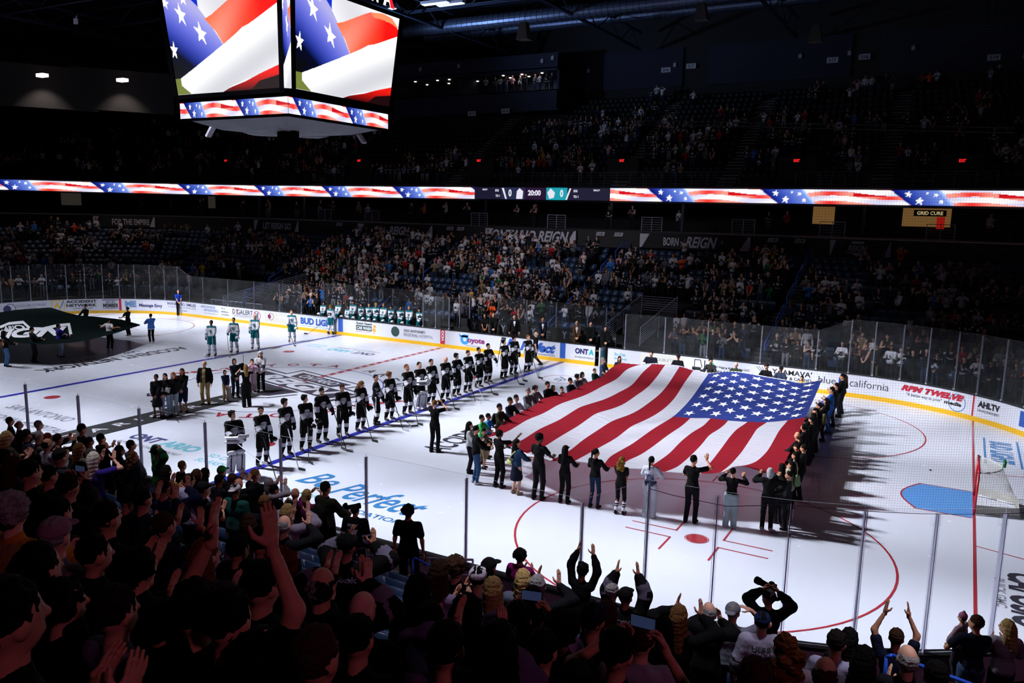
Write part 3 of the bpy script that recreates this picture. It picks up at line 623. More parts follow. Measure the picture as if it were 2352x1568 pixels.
def irect(x0, y0, x1, y1): return [(x0, y0), (x1, y0), (x1, y1), (x0, y1)]
def ymax(x): x = abs(x); return RW if x <= RL-RR else RW-RR+math.sqrt(RR*RR-(x-RL+RR)**2)
poly_on('center_red_line', [irect(-.15, -RW, -.09, RW), irect(.09, -RW, .15, RW)]+[irect(-.09, -RW+i*.6, .09, -RW+i*.6+.38) for i in range(43)], I0, RED, floor)
for s_ in (-1, 1):
    poly_on('blue_line', [irect(s_*7.77-.15, -RW, s_*7.77+.15, RW)], I0, BLU, floor)
    yy = ymax(27.13); poly_on('goal_line', [irect(s_*27.13-.035, -yy, s_*27.13+.035, yy)], I0, RED, floor)
    P = [(s_*27.09, -1.22)]+[(s_*(27.09-1.37-.46*math.sin(PI*t/12)), -1.22+2.44*t/12) for t in range(13)]+[(s_*27.09, 1.22)]
    poly_on('goal_crease', [P], lambda u, v: (u, v, .003), CRS, floor)
    ed = [[P[i], P[i+1], (P[i+1][0]-s_*.05, P[i+1][1]*1.04), (P[i][0]-s_*.05, P[i][1]*1.04)] for i in range(len(P)-1)]
    poly_on('crease_outline', ed, I0, RED, floor)
    poly_on('trapezoid_line', [[(s_*27.13, t*3.35), (s_*27.13, t*3.40), (s_*RL, t*4.32), (s_*RL, t*4.27)] for t in (-1, 1)], I0, RED, floor)
    for t in (-1, 1):
        cx, cy = s_*21.03, t*6.71
        poly_on('faceoff_circle', circle_uv(cx, cy, 4.60, 72, r0=4.545), I0, RED, floor)
        poly_on('faceoff_dot', circle_uv(cx, cy, .27, 28)+circle_uv(cx, cy, .305, 28, r0=.285), I0, RED, floor)
        for a in (-1, 1):
            for b in (-1, 1):
                poly_on('hash_mark', [irect(*sorted((cx+a*.61, cx+a*1.81))[:1], cy+b*.23, sorted((cx+a*.61, cx+a*1.81))[1], cy+b*.28),
                                      irect(cx+a*.61-.025, *( (cy+b*.23, cx+a*.61+.025, cy+b*1.13) if b > 0 else (cy-1.13, cx+a*.61+.025, cy-.23)))], I0, RED, floor)
                poly_on('hash_mark', [irect(cx+a*.87-.025, *( (cy+b*4.57, cx+a*.87+.025, cy+5.18) if b > 0 else (cy-5.18, cx+a*.87+.025, cy-4.57)))], I0, RED, floor)
        poly_on('faceoff_dot', circle_uv(s_*6.1, t*6.71, .31, 28), I0, RED, floor)
poly_on('center_circle', circle_uv(0, 0, 4.60, 72, r0=4.545), I0, BLU, floor)
def ring_text(st, a0, da, r, m, sz=.62):
    for i, ch in enumerate(st):
        a = math.radians(a0-da*i); f = ice_fn(r*math.cos(a), r*math.sin(a), a-PI/2)
        text_on('ring_lettering', ch, f, -.30, .30, -sz/2, sz/2, m, floor)
ring_text('TOYOTA', 164, 12, 5.15, RED); ring_text('TOYOTA', -10, 12, 5.15, RED)
ring_text('ARENA', 78, 13, 5.15, BLK); ring_text('ARENA', -102, 13, 5.15, BLK)
for cx, cy in ((-5.6, .1), (5.6, .05)):
    poly_on('painted_diamond', [[(cx-.75, cy-1.1), (cx-.1, cy-.6), (cx+.75, cy+1.1), (cx+.1, cy+.6)]], I0, RED, floor)
    poly_on('painted_emblem', circle_uv(cx, cy, .38, 20, r0=.28), lambda u, v: (u, v, .006), WPT, floor)
# centre crest: stepped banner with shield, lettering knocked out
cf_ = ice_fn(.15, .75, math.radians(-12), .0045); cf2 = ice_fn(.15, .75, math.radians(-12), .007); cf3 = ice_fn(.15, .75, math.radians(-12), .009)
poly_on('painted_crest', [[(-1.6, .8), (1.6, .8), (1.9, 1.75), (-1.9, 1.75)], [(-3.3, -.7), (3.3, -.7), (3.6, .7), (-3.6, .7)], [(-1.5, -.8), (1.5, -.8), (1.2, -2.1), (0, -2.9), (-1.2, -2.1)]], cf_, BLK, floor)
poly_on('crest_outline', [[(-3.8, -1.0), (-3.5, -1.0), (-3.75, .95), (-4.05, .95)], [(3.5, -1.0), (3.8, -1.0), (4.05, .95), (3.75, .95)], [(-4.0, .95), (-2.2, .95), (-2.2, 1.1), (-4.0, 1.1)], [(2.2, .95), (4, .95), (4, 1.1), (2.2, 1.1)], [(-2.3, 1.0), (-2.15, 1.0), (-2.3, 2.1), (-2.45, 2.1)], [(2.15, 1.0), (2.3, 1.0), (2.45, 2.1), (2.3, 2.1)], [(-2.4, 2.0), (2.4, 2.0), (2.4, 2.12), (-2.4, 2.12)],
                           [(-1.9, -1.1), (-1.75, -1.1), (-1.4, -2.4), (-1.55, -2.4)], [(1.75, -1.1), (1.9, -1.1), (1.55, -2.4), (1.4, -2.4)], [(-1.5, -2.3), (-1.4, -2.45), (0, -3.3), (0, -3.15)], [(1.4, -2.45), (1.5, -2.3), (0, -3.15), (0, -3.3)]], cf_, BLK, floor)
text_on('crest_lettering', 'ONTARIO', cf2, -1.35, 1.35, 1.0, 1.6, WPT, floor)
text_on('crest_lettering', 'REIGN', cf2, -2.9, 2.9, -.55, .6, WPT, floor, .35, .05)
poly_on('crest_emblem', star_uv(0, -1.6, .55), cf2, WPT, floor)
def itext(st, ox, oy, ang, w, h, m, **k):
    text_on('ice_lettering', st, ice_fn(ox, oy, math.radians(ang)), -w/2, w/2, -h/2, h/2, m, floor, **k)
for sx, xa in ((-1, -11.55), (1, 11.2)):
    a = -90 if sx < 0 else 90
    itext('ACCIDENT', xa, 2.3 if sx < 0 else -2.3, a, 3.9, .95, BLK, bold=.03); itext('NETWORK', xa, -2.0 if sx < 0 else 2.0, a, 4.1, .95, BLK, bold=.03)
    itext('LAW', xa+sx*1.1, 1.6 if sx < 0 else -1.6, a, .9, .4, NVY); itext('GROUP', xa+sx*1.1, -1.4 if sx < 0 else 1.4, a, 1.9, .4, NVY)
itext('SAN ANTONIO', -4.0, -8.45, 0, 3.9, .55, GRYP); itext('REGIONAL HOSPITAL', -3.4, -9.55, 0, 5.2, .45, GRYP)
for ox, oy, a in ((3.2, -8.45, 0), (-3.35, 8.65, 180)):
    d = 1 if a == 0 else -1
    itext('ONT', ox-d*.95, oy, a, 1.45, .62, NVY, bold=.05); itext('ARIO', ox+d*.75, oy, a, 1.7, .62, TEA, bold=.05); itext('INTERNATIONAL AIRPORT', ox, oy-d*.68, a, 3.1, .2, GRYP)
    itext('SO CAL.', ox+d*2.9, oy-d*.12, a, 1.2, .3, TEA); itext('SO EASY.', ox+d*2.95, oy-d*.62, a, 1.3, .3, TEA)
itext('Be', 10.2, -8.45, -3, 1.25, 1.05, SBL, shear=.4, bold=.012); itext('Perfect', 12.6, -8.75, -3, 3.1, 1.2, SBL, shear=.4, bold=.012); itext('FOUNDATION', 12.9, -9.85, 0, 2.6, .26, SBL); itext('BONE MARROW', 10.6, -9.6, 0, 1.9, .2, TEA)
itext('BUD LIGHT', 28.0, 6.6, -90, 3.0, .72, SBL, bold=.06); poly_on('ice_border', [irect(27.45, 4.7, 27.52, 8.5), irect(28.5, 4.7, 28.57, 8.5)], I0, SBL, floor)
itext('CAPOSIO', 28.15, -6.1, -90, 2.9, .75, BLK, bold=.04, shear=.1); itext('BUICK GMC', 27.62, -6.0, -90, 1.6, .2, GRYP)
itext('SJ', 9.7, 8.8, 90, 1.2, .6, GRYP, shear=.4); poly_on('painted_ring', circle_uv(9.7, 8.8, .95, 36, r0=.90), I0, RED, floor)
# black walk-on mat across the ice
mm = MB(); M0, M1 = (-.55, -12.7), (-.35, -1.1)
mm.add([(-.75, -12.8, .012), (.65, -12.8, .012), (.55, -.35, .012), (-.75, -.35, .012), (-.75, -12.8, 0.001), (.65, -12.8, 0.001), (.55, -.35, 0.001), (-.75, -.35, 0.001)], [(0, 1, 2, 3), (4, 5, 1, 0), (5, 6, 2, 1), (6, 7, 3, 2), (7, 4, 0, 3)])
rug = mm.build('carpet_runner', mat('black_carpet', '#15151a', .95)); tagp(rug, 'long black carpet runner with spaced white lettering laid across the ice', 'carpet')
rf = lambda u, v: (-.1-v, -12.6+u, .014)
text_on('runner_lettering', 'ONTARIO REIGN', rf, .6, 11.6, -.24, .24, mat('carpet_lettering', '#b5b5bd', .9), rug, sp=1.9)
# ---------------------------------------------------------------- dasher boards
BW = mat('white_board', '#cfd0db', .35, var=.03); BK = mat('yellow_kickplate', '#d9a70e', .4, var=.06); CAPM = mat('black_cap_rail', '#0a0a0c', .5)
ledm = mat('led_board', emit='#ffffff', es=.85)
cB = {k: mat('sign_'+k, v, .45, var=.03) for k, v in dict(navy='#27285e', black='#121218', red='#b01830', blue='#1f4fa3', teal='#1ba0b4', grey='#6a7384', gold='#e8bf1c', green='#1d3b36', purple='#7a1d5c', sky='#2f8fd0', duck='#d9962a', lblue='#5b7fa8', white='#dcdce6', dgreen='#2b8f5a').items()}
def board(side, s0, s1, label, bg=BW, step=.55, kick=True, h=1.05):
    t = empty('dasher_board', (*bpath((s0+s1)/2, side)[:2], 0), 0, label, 'board'); ox, oy = t.location[:2]
    n = max(1, int(math.ceil((s1-s0)/step))); ss = np.linspace(s0, s1, n+1)
    def strip(name, z0, z1, o0, o1, m):
        V = []; F = []
        for s in ss:
            for z, o in ((z0, o0), (z1, o0), (z1, o1), (z0, o1)):
                x, y = bpath(s, side, o)[:2]; V.append((x-ox, y-oy, z))
        for i in range(n):
            for j in range(4): F.append((4*i+j, 4*i+(j+1) % 4, 4*i+4+(j+1) % 4, 4*i+4+j))
        F += [(0, 1, 2, 3), (4*n+3, 4*n+2, 4*n+1, 4*n)]
        return obj(name, rawmesh(name, V, F, m), t)
    strip('panel', .2, h, 0, .07, bg); strip('kickplate', 0, .2, -.01, .07, BK if kick else bg); strip('cap_rail', h, h+.035, -.03, .22 if side > 0 else .16, CAPM)
    return t
def bfn(t, side, off=-.006):
    ox, oy = t.location[:2]
    return lambda u, v: (lambda q: (q[0]-ox, q[1]-oy, v))(bpath(u, side, off))
BD = []
def ad(s0, s1, label, items, bg=BW):
    t = board(1, s0, s1, label, bg); f = bfn(t, 1)
    for it in items:
        if it[0] == 't': text_on('sign_lettering', it[1], bfn(t, 1, -.011), it[2], it[3], it[4], it[5], cB[it[6]], t, *(it[7:] or (0, .02)))
        elif it[0] == 'p': poly_on('sign_graphic', it[1], f, cB[it[2]], t)
    return t
ad(-38.5, -35.2, 'white rink board at the far left beside the black banner', [])
ad(-35.2, -32.1, 'white rink board reading DOUBLETREE with a navy tree emblem', [('p', circle_uv(-34.75, .60, .26, 20)+circle_uv(-34.55, .6, .36, 24, r0=.32), 'navy'), ('t', 'DOUBLETREE', -34.15, -32.3, .68, .84, 'grey', 0, 0), ('t', 'by Hilton', -33.7, -32.9, .48, .6, 'grey', 0, 0)])
ad(-32.1, -28.95, 'white rink board reading ACCIDENT NETWORK LAW GROUP', [('p', [irect(-32.0, .95, -31.2, 1.0), irect(-32, .5, -31.95, 1), irect(-31.2, .3, -31.15, .8), irect(-31.6, .3, -31.15, .34)], 'gold'), ('t', 'A', -31.85, -31.4, .45, .85, 'gold', 0, .05), ('p', [[(-31.5, .4), (-31.42, .4), (-31.15, .98), (-31.23, .98)]], 'lblue'),
    ('t', 'ACCIDENT', -31.05, -29.1, .78, .98, 'black', 0, .04), ('t', 'NETWORK', -31.05, -29.1, .5, .71, 'black', 0, .04), ('t', 'LAW GROUP', -30.6, -29.4, .33, .42, 'black', 0, .01)])
ad(-28.95, -27.62, 'white rink board reading ALL-IN MEMBER', [('p', [irect(-28.75, .93, -27.65, .98), irect(-28.75, .33, -27.65, .36)], 'navy'), ('t', 'ALL-IN', -28.5, -27.9, .75, .87, 'black', 0, .02), ('t', 'MEMBER', -28.7, -27.65, .42, .7, 'black', 0, .04)])
ad(-27.62, -27.45, 'thin red goal line board at the left end', [], cB['red'])
ad(-27.45, -24.2, 'white rink board reading ME Massage Envy', [('t', 'ME', -27.2, -26.4, .45, .9, 'lblue', 0, .06), ('t', 'Massage Envy', -26.2, -24.4, .42, .72, 'navy', 0, .03)])
ad(-24.2, -20.9, 'white rink board reading WINNING SMILES beside the open gate', [('t', 'WINNING SMILES', -24.0, -21.2, .72, .92, 'navy', 0, .01), ('t', 'CUSTOM DENTAL & TREATMENT CENTER', -23.9, -21.2, .55, .63, 'grey', 0, 0), ('t', 'HOCKEY', -22.9, -22.1, .32, .4, 'navy', 0, .01)])
ad(-20.9, -17.7, 'white rink board reading ARROWHEAD ORTHOPAEDICS', [('t', 'ARROWHEAD', -20.7, -19.2, .75, .93, 'lblue', 0, 0), ('t', 'ORTHOPAEDICS', -20.4, -18.9, .52, .70, 'lblue', 0, 0), ('t', 'www.arrowheadortho.com', -20.4, -19.0, .36, .42, 'navy', 0, 0), ('t', 'Sports', -18.6, -18.2, .8, .9, 'black', 0, 0), ('t', 'Medicine', -18.6, -17.9, .58, .68, 'black', 0, 0), ('t', 'Specialists', -18.6, -17.85, .36, .48, 'black', 0, 0)])
ad(-17.7, -14.5, 'white rink board reading DIGALERT with a red barred circle', [('t', 'D GALERT', -17.5, -15.55, .58, .90, 'black', 0, .0), ('p', circle_uv(-17.07, .86, .06, 12)+[irect(-17.1, .52, -17.04, .84)], 'red'), ('p', [irect(-17.5, .48, -15.6, .50)], 'black'), ('t', 'Contact digalert.org before you dig', -17.4, -15.7, .36, .43, 'grey', 0, 0), ('p', circle_uv(-15.15, .6, .33, 28, r0=.29)+[[(-15.4, .85), (-15.35, .88), (-14.92, .36), (-14.96, .33)]], 'red'), ('p', [[(-15.3, .35), (-15.1, .35), (-15.0, .82), (-15.12, .85)]], 'grey')])
t = ad(-14.5, -11.3, 'glowing white electronic board with a small violet tree emblem', [('p', circle_uv(-14.0, .66, .15, 18)+circle_uv(-13.85, .66, .24, 24, r0=.21), 'purple'), ('t', 'DOUBLETREE', -13.3, -12.0, .62, .74, 'white', 0, 0)], BW)
poly_on('lit_panel', [irect(-14.45, .28, -11.35, .98)], bfn(t, 1, -.003), ledm, t)
ad(-11.3, -8.0, 'white rink board reading BUD LIGHT between blue rules', [('t', 'BUD LIGHT', -11.2, -8.25, .42, .86, 'blue', 0, .05), ('p', [irect(-11.25, .95, -8.1, .97), irect(-11.25, .3, -8.1, .32)], 'sky')])
ad(-8.0, -7.62, 'blue board end of the left blue line', [], cB['blue'])
ad(-7.62, -3.95, 'white rink board reading Quick Quack CAR WASH', [('t', 'Quick Quack', -6.55, -5.25, .80, .96, 'green', 0, .03), ('p', [irect(-6.55, .45, -5.3, .76)], 'green'), ('t', 'CAR WASH', -6.48, -5.35, .5, .7, 'white', 0, .03), ('t', 'Dont Drive Dirty.com', -6.6, -5.4, .32, .40, 'red', .2, 0),
    ('p', circle_uv(-5.12, .55, .13, 16)+circle_uv(-5.1, .78, .09, 14)+[[(-5.03, .8), (-4.93, .76), (-5.03, .73)], [(-5.18, .4), (-5.0, .32), (-5.2, .32)]], 'duck')])
ad(-3.95, -.2, 'white rink board reading SAN ANTONIO REGIONAL HOSPITAL', [('p', circle_uv(-3.5, .62, .31, 28), 'green'), ('t', 'SAN ANTONIO', -2.85, -1.3, .68, .84, 'black', 0, .01), ('t', 'REGIONAL HOSPITAL', -2.85, -.7, .42, .6, 'grey', 0, 0)])
tt = bpy.data.objects['dasher_board.013'] if 'dasher_board.013' in bpy.data.objects else None
t = ad(-.2, .13, 'red centre line board reading CCM', [], cB['red']); f0 = bfn(t, 1)
text_on('sign_lettering', 'CCM', lambda u, v: f0(-.03-v, 1.0-u), 0, .62, -.09, .09, cB['white'], t, .2, .05)
ad(.13, 4.0, 'white rink board reading coyote hey-coyote.com', [('p', circle_uv(1.5, .62, .30, 24, r0=.12)+[[(1.1, .95), (1.25, .85), (1.6, .85), (1.75, .95), (1.7, .75), (1.15, .75)]], 'sky'), ('t', 'oyote', 1.68, 2.85, .38, .75, 'purple', 0, .04), ('t', 'hey-coyote.com', 1.6, 2.6, .24, .32, 'black', 0, 0)])
ad(4.0, 7.6, 'white rink board reading Be Perfect FOUNDATION', [('t', 'Be', 4.3, 5.0, .55, .95, 'blue', .35, .07), ('t', 'Perfect', 5.15, 7.35, .38, .93, 'blue', .35, .06), ('t', 'FOUNDATION', 6.2, 7.3, .24, .33, 'black', 0, .01)])
ad(7.6, 7.93, 'blue board end of the right blue line', [], cB['blue'])
ad(7.93, 9.66, 'white rink board reading ONTARIO INTERNATIONAL, cut off by the open gate', [('t', 'ONT', 8.5, 9.28, .55, .86, 'navy', 0, .06), ('t', 'A', 9.3, 9.6, .55, .86, 'teal', 0, .05), ('t', 'INTERNATIONA', 8.5, 9.6, .33, .42, 'black', 0, .0)])
gt = MB(); gt.box((0, .35, .55), (.06, .75, 1.0)); gt.box((0, .35, 1.06), (.1, .8, .03), 1); go = gt.build('gate_door', [BW, CAPM]); go.location = (10.05, 12.65, .02)
tagp(go, 'open white bench gate reading RIO in teal, swung over the ice', 'gate'); text_on('sign_lettering', 'RIO', lambda u, v: (.034, u, v), .05, .7, .5, .85, cB['teal'], go, 0, .05)
ad(10.38, 12.1, 'white rink board reading So Cal. So Easy. in teal', [('t', 'So Cal.', 10.75, 11.4, .70, .84, 'teal', 0, .01), ('t', 'So Easy.', 10.75, 11.5, .46, .6, 'teal', 0, .01)])
t = ad(12.1, 14.55, 'glowing white electronic board reading DOUBLETREE by Hilton', [('t', 'DOUBLETREE', 12.9, 14.2, .66, .80, 'grey', 0, 0), ('t', 'by Hilton', 13.3, 13.9, .44, .54, 'grey', 0, 0)], BW)
poly_on('lit_panel', [irect(12.2, .28, 14.5, .98)], bfn(t, 1, -.003), ledm, t)
ad(14.55, 17.9, 'white rink board with a forklift drawing reading ABD Rigging LLC', [('p', [irect(14.9, .42, 15.35, .58), irect(15.0, .58, 15.04, .95), irect(15.0, .92, 15.3, .96), [(15.28, .95), (15.32, .95), (15.42, .58), (15.38, .58)], irect(15.5, .4, 15.55, .95), irect(15.55, .42, 15.8, .45)]+circle_uv(15.0, .4, .08, 12)+circle_uv(15.4, .4, .08, 12), 'black'), ('p', circle_uv(15.85, .75, .14, 16), 'dgreen'), ('t', 'ABD Rigging & Machinery LLC', 15.9, 17.7, .62, .74, 'black', 0, .01), ('t', 'www.abdrigging.com', 16.0, 17.5, .42, .54, 'black', 0, .02)])
ad(17.9, 20.7, 'white rink board reading YAAMAVA RESORT & CASINO', [('p', [[(18.0+i*.13, .95), (18.03+i*.13, .95), (18.5+i*.04, .45), (18.49+i*.04, .43)] for i in range(5)], 'black'), ('t', "YAAMAVA'", 18.75, 20.55, .68, .93, 'black', 0, .02), ('t', 'RESORT & CASINO', 18.75, 20.55, .46, .6, 'black', 0, .02)])
ad(20.7, 24.1, 'white rink board reading blue california with a blue shield', [('t', 'blue', 20.85, 21.6, .50, .82, 'black', 0, -.01), ('p', [[(21.72, .85), (22.05, .85), (22.05, .62), (21.885, .42), (21.72, .62)]], 'blue'), ('t', 'california', 22.2, 23.85, .50, .84, 'black', 0, -.01)])
ad(24.1, 27.41, 'white rink board reading RPM TWELVE media A better way to print', [('p', circle_uv(26.75, .58, .38, 28, r0=.34), 'lblue'), ('t', 'RPM TWELVE', 24.35, 27.05, .66, .92, 'red', .35, .07), ('t', 'media', 26.2, 26.95, .44, .60, 'black', .1, .04), ('t', '"A better way to print"', 24.6, 26.1, .42, .60, 'black', .2, 0)])
ad(27.41, 27.49, 'thin red goal line board at the right end', [], cB['red'])
ad(27.49, 29.5, 'white rink board reading AHLTV ON FLOHOCKEY', [('t', 'AHLTV', 27.65, 28.65, .62, .88, 'black', 0, .06), ('t', 'ON FLOHOCKEY', 27.65, 28.65, .44, .54, 'black', 0, .01)])
ad(29.5, 33.5, 'white rink board with a blue square emblem at the right edge', [('p', [irect(29.6, .35, 30.4, .95)], 'blue'), ('p', circle_uv(30.0, .6, .22, 20, r0=.17), 'white')])
near_s = [-26, -18, -12, -6, -1, 3.2, 8.3, 13.2, 18.1, 20.6, 24.2, 27.5, 31, 36]
for i, (a, b) in enumerate(zip(near_s[:-1], near_s[1:])):
    board(-1, a, b, 'section of the near rink board, '+['first','second','third','fourth','fifth','sixth','seventh','eighth','ninth','tenth','eleventh','twelfth','thirteenth'][i]+' from the left end')
# ---------------------------------------------------------------- glass and posts
ORD = ['first', 'second', 'third', 'fourth', 'fifth', 'sixth', 'seventh', 'eighth', 'ninth', 'tenth', 'eleventh', 'twelfth', 'thirteenth', 'fourteenth', 'fifteenth', 'sixteenth', 'seventeenth', 'eighteenth', 'nineteenth', 'twentieth']
ORD += ['twenty-'+o for o in ORD[:9]]+['thirtieth']+['thirty-'+o for o in ORD[:9]]+['fortieth']+['forty-'+o for o in ORD[:9]]
def post(p, z0, z1, nrm, label, wide=.045, grp='aluminium glass posts', near=False):
    x, y = p; d = MB(); a = math.atan2(nrm[1], nrm[0])+PI/2; R = Matrix.Rotation(a, 3, 'Z')
    d.box((0, 0, (z1-z0)/2), (wide, .06, z1-z0), 0, R); (d.box((0, 0, (z1-z0)/2), (wide*.16, .08, z1-z0), 1, R) if near else d.box((R @ Vector((0, .036, 0)))+Vector((0, 0, (z1-z0)/2)), (wide*.35, .012, z1-z0), 1, R))
    d.box((0, 0, .03), (wide*1.8, .09, .06), 0, R)
    o = d.build('glass_post', [clearpost, mat('dull_aluminium', '#b4b5c6', .5, .0)] if near else [alum, rubber]); o.location = (x, y, z0); return tagp(o, label, 'post', grp)
def pane(a, b, z0, za, zb, label, m, grp):
    (x0, y0), (x1, y1) = a, b; cx, cy = (x0+x1)/2, (y0+y1)/2; dx, dy = x1-x0, y1-y0; L_ = math.hypot(dx, dy); nx, ny = -dy/L_*.006, dx/L_*.006
    V = []
    for sx in (-1, 1):
        V += [(x0-cx+sx*nx, y0-cy+sx*ny, 0), (x1-cx+sx*nx, y1-cy+sx*ny, 0), (x1-cx+sx*nx, y1-cy+sx*ny, zb-z0), (x0-cx+sx*nx, y0-cy+sx*ny, za-z0)]
    o = obj('rink_glass', rawmesh('rink_glass', V, [(0, 1, 2, 3), (7, 6, 5, 4), (0, 4, 5, 1), (3, 2, 6, 7), (0, 3, 7, 4), (1, 5, 6, 2)], [m, MATS['glass_edge']], [0, 0, 1, 1, 1, 1]))
    o.location = (cx, cy, z0); return tagp(o, label, 'glass panel', grp)
ge = mat('glass_edge', '#d5dce8', .3, var=.02, spec=.8)
fs = [-38.4, -37.3, -36.1, -35.02, -34.33, -33.19, -32.17, -30.95, -29.79, -28.66, -27.55, -26.47, -25.34, -24.18, -23.03, -21.9, -20.48, -17.98, -15.45, -13.11, -11.16]
fr_ = [11.28, 13.4, 15.58, 18.16, 20.69, 22.08, 23.09, 24.24, 25.34, 26.52, 27.5, 28.6, 29.7, 30.8, 32]
k = 0
for lst, off in ((fs, .05), (fr_, .05)):
    for i, s in enumerate(lst):
        q = bpath(s, 1, off+.02); hi = 3.5 if abs(s) > 21.9 else 2.88
        post(q[:2], 1.085, hi, q[2:], ORD[i]+(' post from the left in the far glass' if lst is fs else ' post right of the gate in the far glass'))
        if i+1 < len(lst):
            q2 = bpath(lst[i+1], 1, off+.02); h2 = 3.5 if abs(lst[i+1]) > 21.9 else 2.88
            pane(q[:2], q2[:2], 1.086, hi+.03, h2+.03 if not (lst is fr_ and i == 4) else 3.53, ORD[i]+(' pane from the left in the far glass' if lst is fs else ' pane right of the gate in the far glass'), glass_far, 'panes of the far glass')
# glass behind the benches, and the small box at the centre line
bx = [-11.3, -9.39, -7.45, -5.5, -3.55, -1.6]
for i, x in enumerate(bx):
    post((x, 15.3), 1.0, 2.9, (0, 1), ORD[i]+' post behind the white team bench', grp='posts behind the benches')
    if i < 5: pane((x, 15.3), (bx[i+1], 15.3), 1.0, 2.92, 2.92, ORD[i]+' pane behind the white team bench', glass_far, 'panes behind the benches')
bx2 = [2.33, 4.26, 6.18, 8.13, 9.26]
for i, x in enumerate(bx2):
    post((x, 15.3), 1.0, 2.9, (0, 1), ORD[i]+' post behind the staff in dark suits', grp='posts behind the benches')
    if i < 4: pane((x, 15.3), (bx2[i+1], 15.3), 1.0, 2.92, 2.92, ORD[i]+' pane behind the staff in dark suits', glass_far, 'panes behind the benches')
bz = [(-1.5, 13.05), (-.6, 13.05), (.35, 13.05), (.35, 14.2), (.35, 15.3)]
for i, p in enumerate(bz):
    post(p, 1.085, 2.95, (0, 1) if i < 3 else (1, 0), ORD[i]+' post of the glass box above the red CCM board', .06, 'posts of the timekeeper box')
    if i < 4: pane(p, bz[i+1], 1.086, 2.95, 2.95, ORD[i]+' pane of the glass box above the red CCM board', glass_far, 'panes of the timekeeper box')
nsd = [-21, -18.5, -16, -13.6, -11.2, -8.7, -6.3, -3.9, -1.5, .9, 3.3, 5.74, 8.28, 10.72, 13.19, 15.65, 18.16, 20.65, 21.88, 23.04, 24.18, 25.3, 26.42, 27.55, 28.7, 29.8, 30.9]
for i, s in enumerate(nsd):
    q = bpath(s, -1, .06); tall = s > 21; hi = 3.45 if tall else 2.86
    if s > 2.5: post(q[:2], 1.085, hi, (q[2], q[3]), ORD[i]+' post from the left end of the near glass', .075, near=True)
    if i+1 < len(nsd) and s > .5:
        q2 = bpath(nsd[i+1], -1, .06); h2 = 3.53 if nsd[i+1] > 21 else 2.93
        pane(q[:2], q2[:2], 1.086, 3.53 if tall else 2.93, h2, ORD[i]+' pane from the left end of the near glass', glass_near, 'panes of the near glass')
for i, x in enumerate((2.15, 2.62, 3.05)):
    post((x, -13.6-.1*i), .3, 2.75, (0, 1), ORD[i]+' loose upright beside the near glass at the left edge', .07, 'uprights by the near gate', True)
# safety netting hung above the near right corner, tied along the glass top
nm = mat('black_net_cord', '#101014', .9)
V = []; F = []
def strand(pts, r=.0010):
    for a, b in zip(pts[:-1], pts[1:]):
        a = np.array(a); b = np.array(b); d = b-a; u = np.cross(d, (0, 0, 1) if abs(d[2]) < abs(d[0])+abs(d[1]) else (1, 1, 0)); u = u/np.linalg.norm(u)*r; w_ = np.cross(d, u); w_ = w_/np.linalg.norm(w_)*r
        n = len(V); V.extend([a+u, a-u*.5+w_*.87, a-u*.5-w_*.87, b+u, b-u*.5+w_*.87, b-u*.5-w_*.87]); F.extend([(n, n+1, n+4, n+3), (n+1, n+2, n+5, n+4), (n+2, n, n+3, n+5)])
NS = np.arange(24.15, 31.2, .041); NZ = np.arange(3.50, 16.5, .041)
for j, s in enumerate(NS):
    e = .0; x, y = bpath(s, -1, .12)[:2]
    strand([(x, y, 3.5), (x+.02, y, 16.5)])
for z in NZ:
    strand([(*bpath(s, -1, .12)[:2], z) for s in np.arange(24.15, 31.6, .7)])
net = obj('safety_net', rawmesh('safety_net', np.array(V), np.array(F), nm)); tagp(net, 'fine black safety netting hanging above the glass at the right corner', 'net')
rp = MB(); rp.path([(*bpath(s, -1, .12)[:2], 3.47) for s in np.arange(24.15, 31.6, .5)], .005, 5)
rp.path([bpath(24.15, -1, .12)[:2]+(3.47,), (23.2, -12.95, 3.30), (22.3, -12.98, 3.32), bpath(21.9, -1, .1)[:2]+(3.38,)], .006, 5)
rp.build('border_rope', rubber, net)
# clear clips on the tall posts
for s in nsd[19:]:
    q = bpath(s, -1, .04); c_ = MB(); a = math.atan2(q[3], q[2])+PI/2; c_.box((0, 0, 0), (.2, .012, .16), 0, Matrix.Rotation(a, 3, 'Z')); o = c_.build('clear_bracket', glass_near); o.location = (q[0], q[1], 3.32)
    tagp(o, 'small clear square bracket on the near glass post, %s from the left' % ORD[nsd[19:].index(s)], 'bracket', 'clear brackets on the near posts')
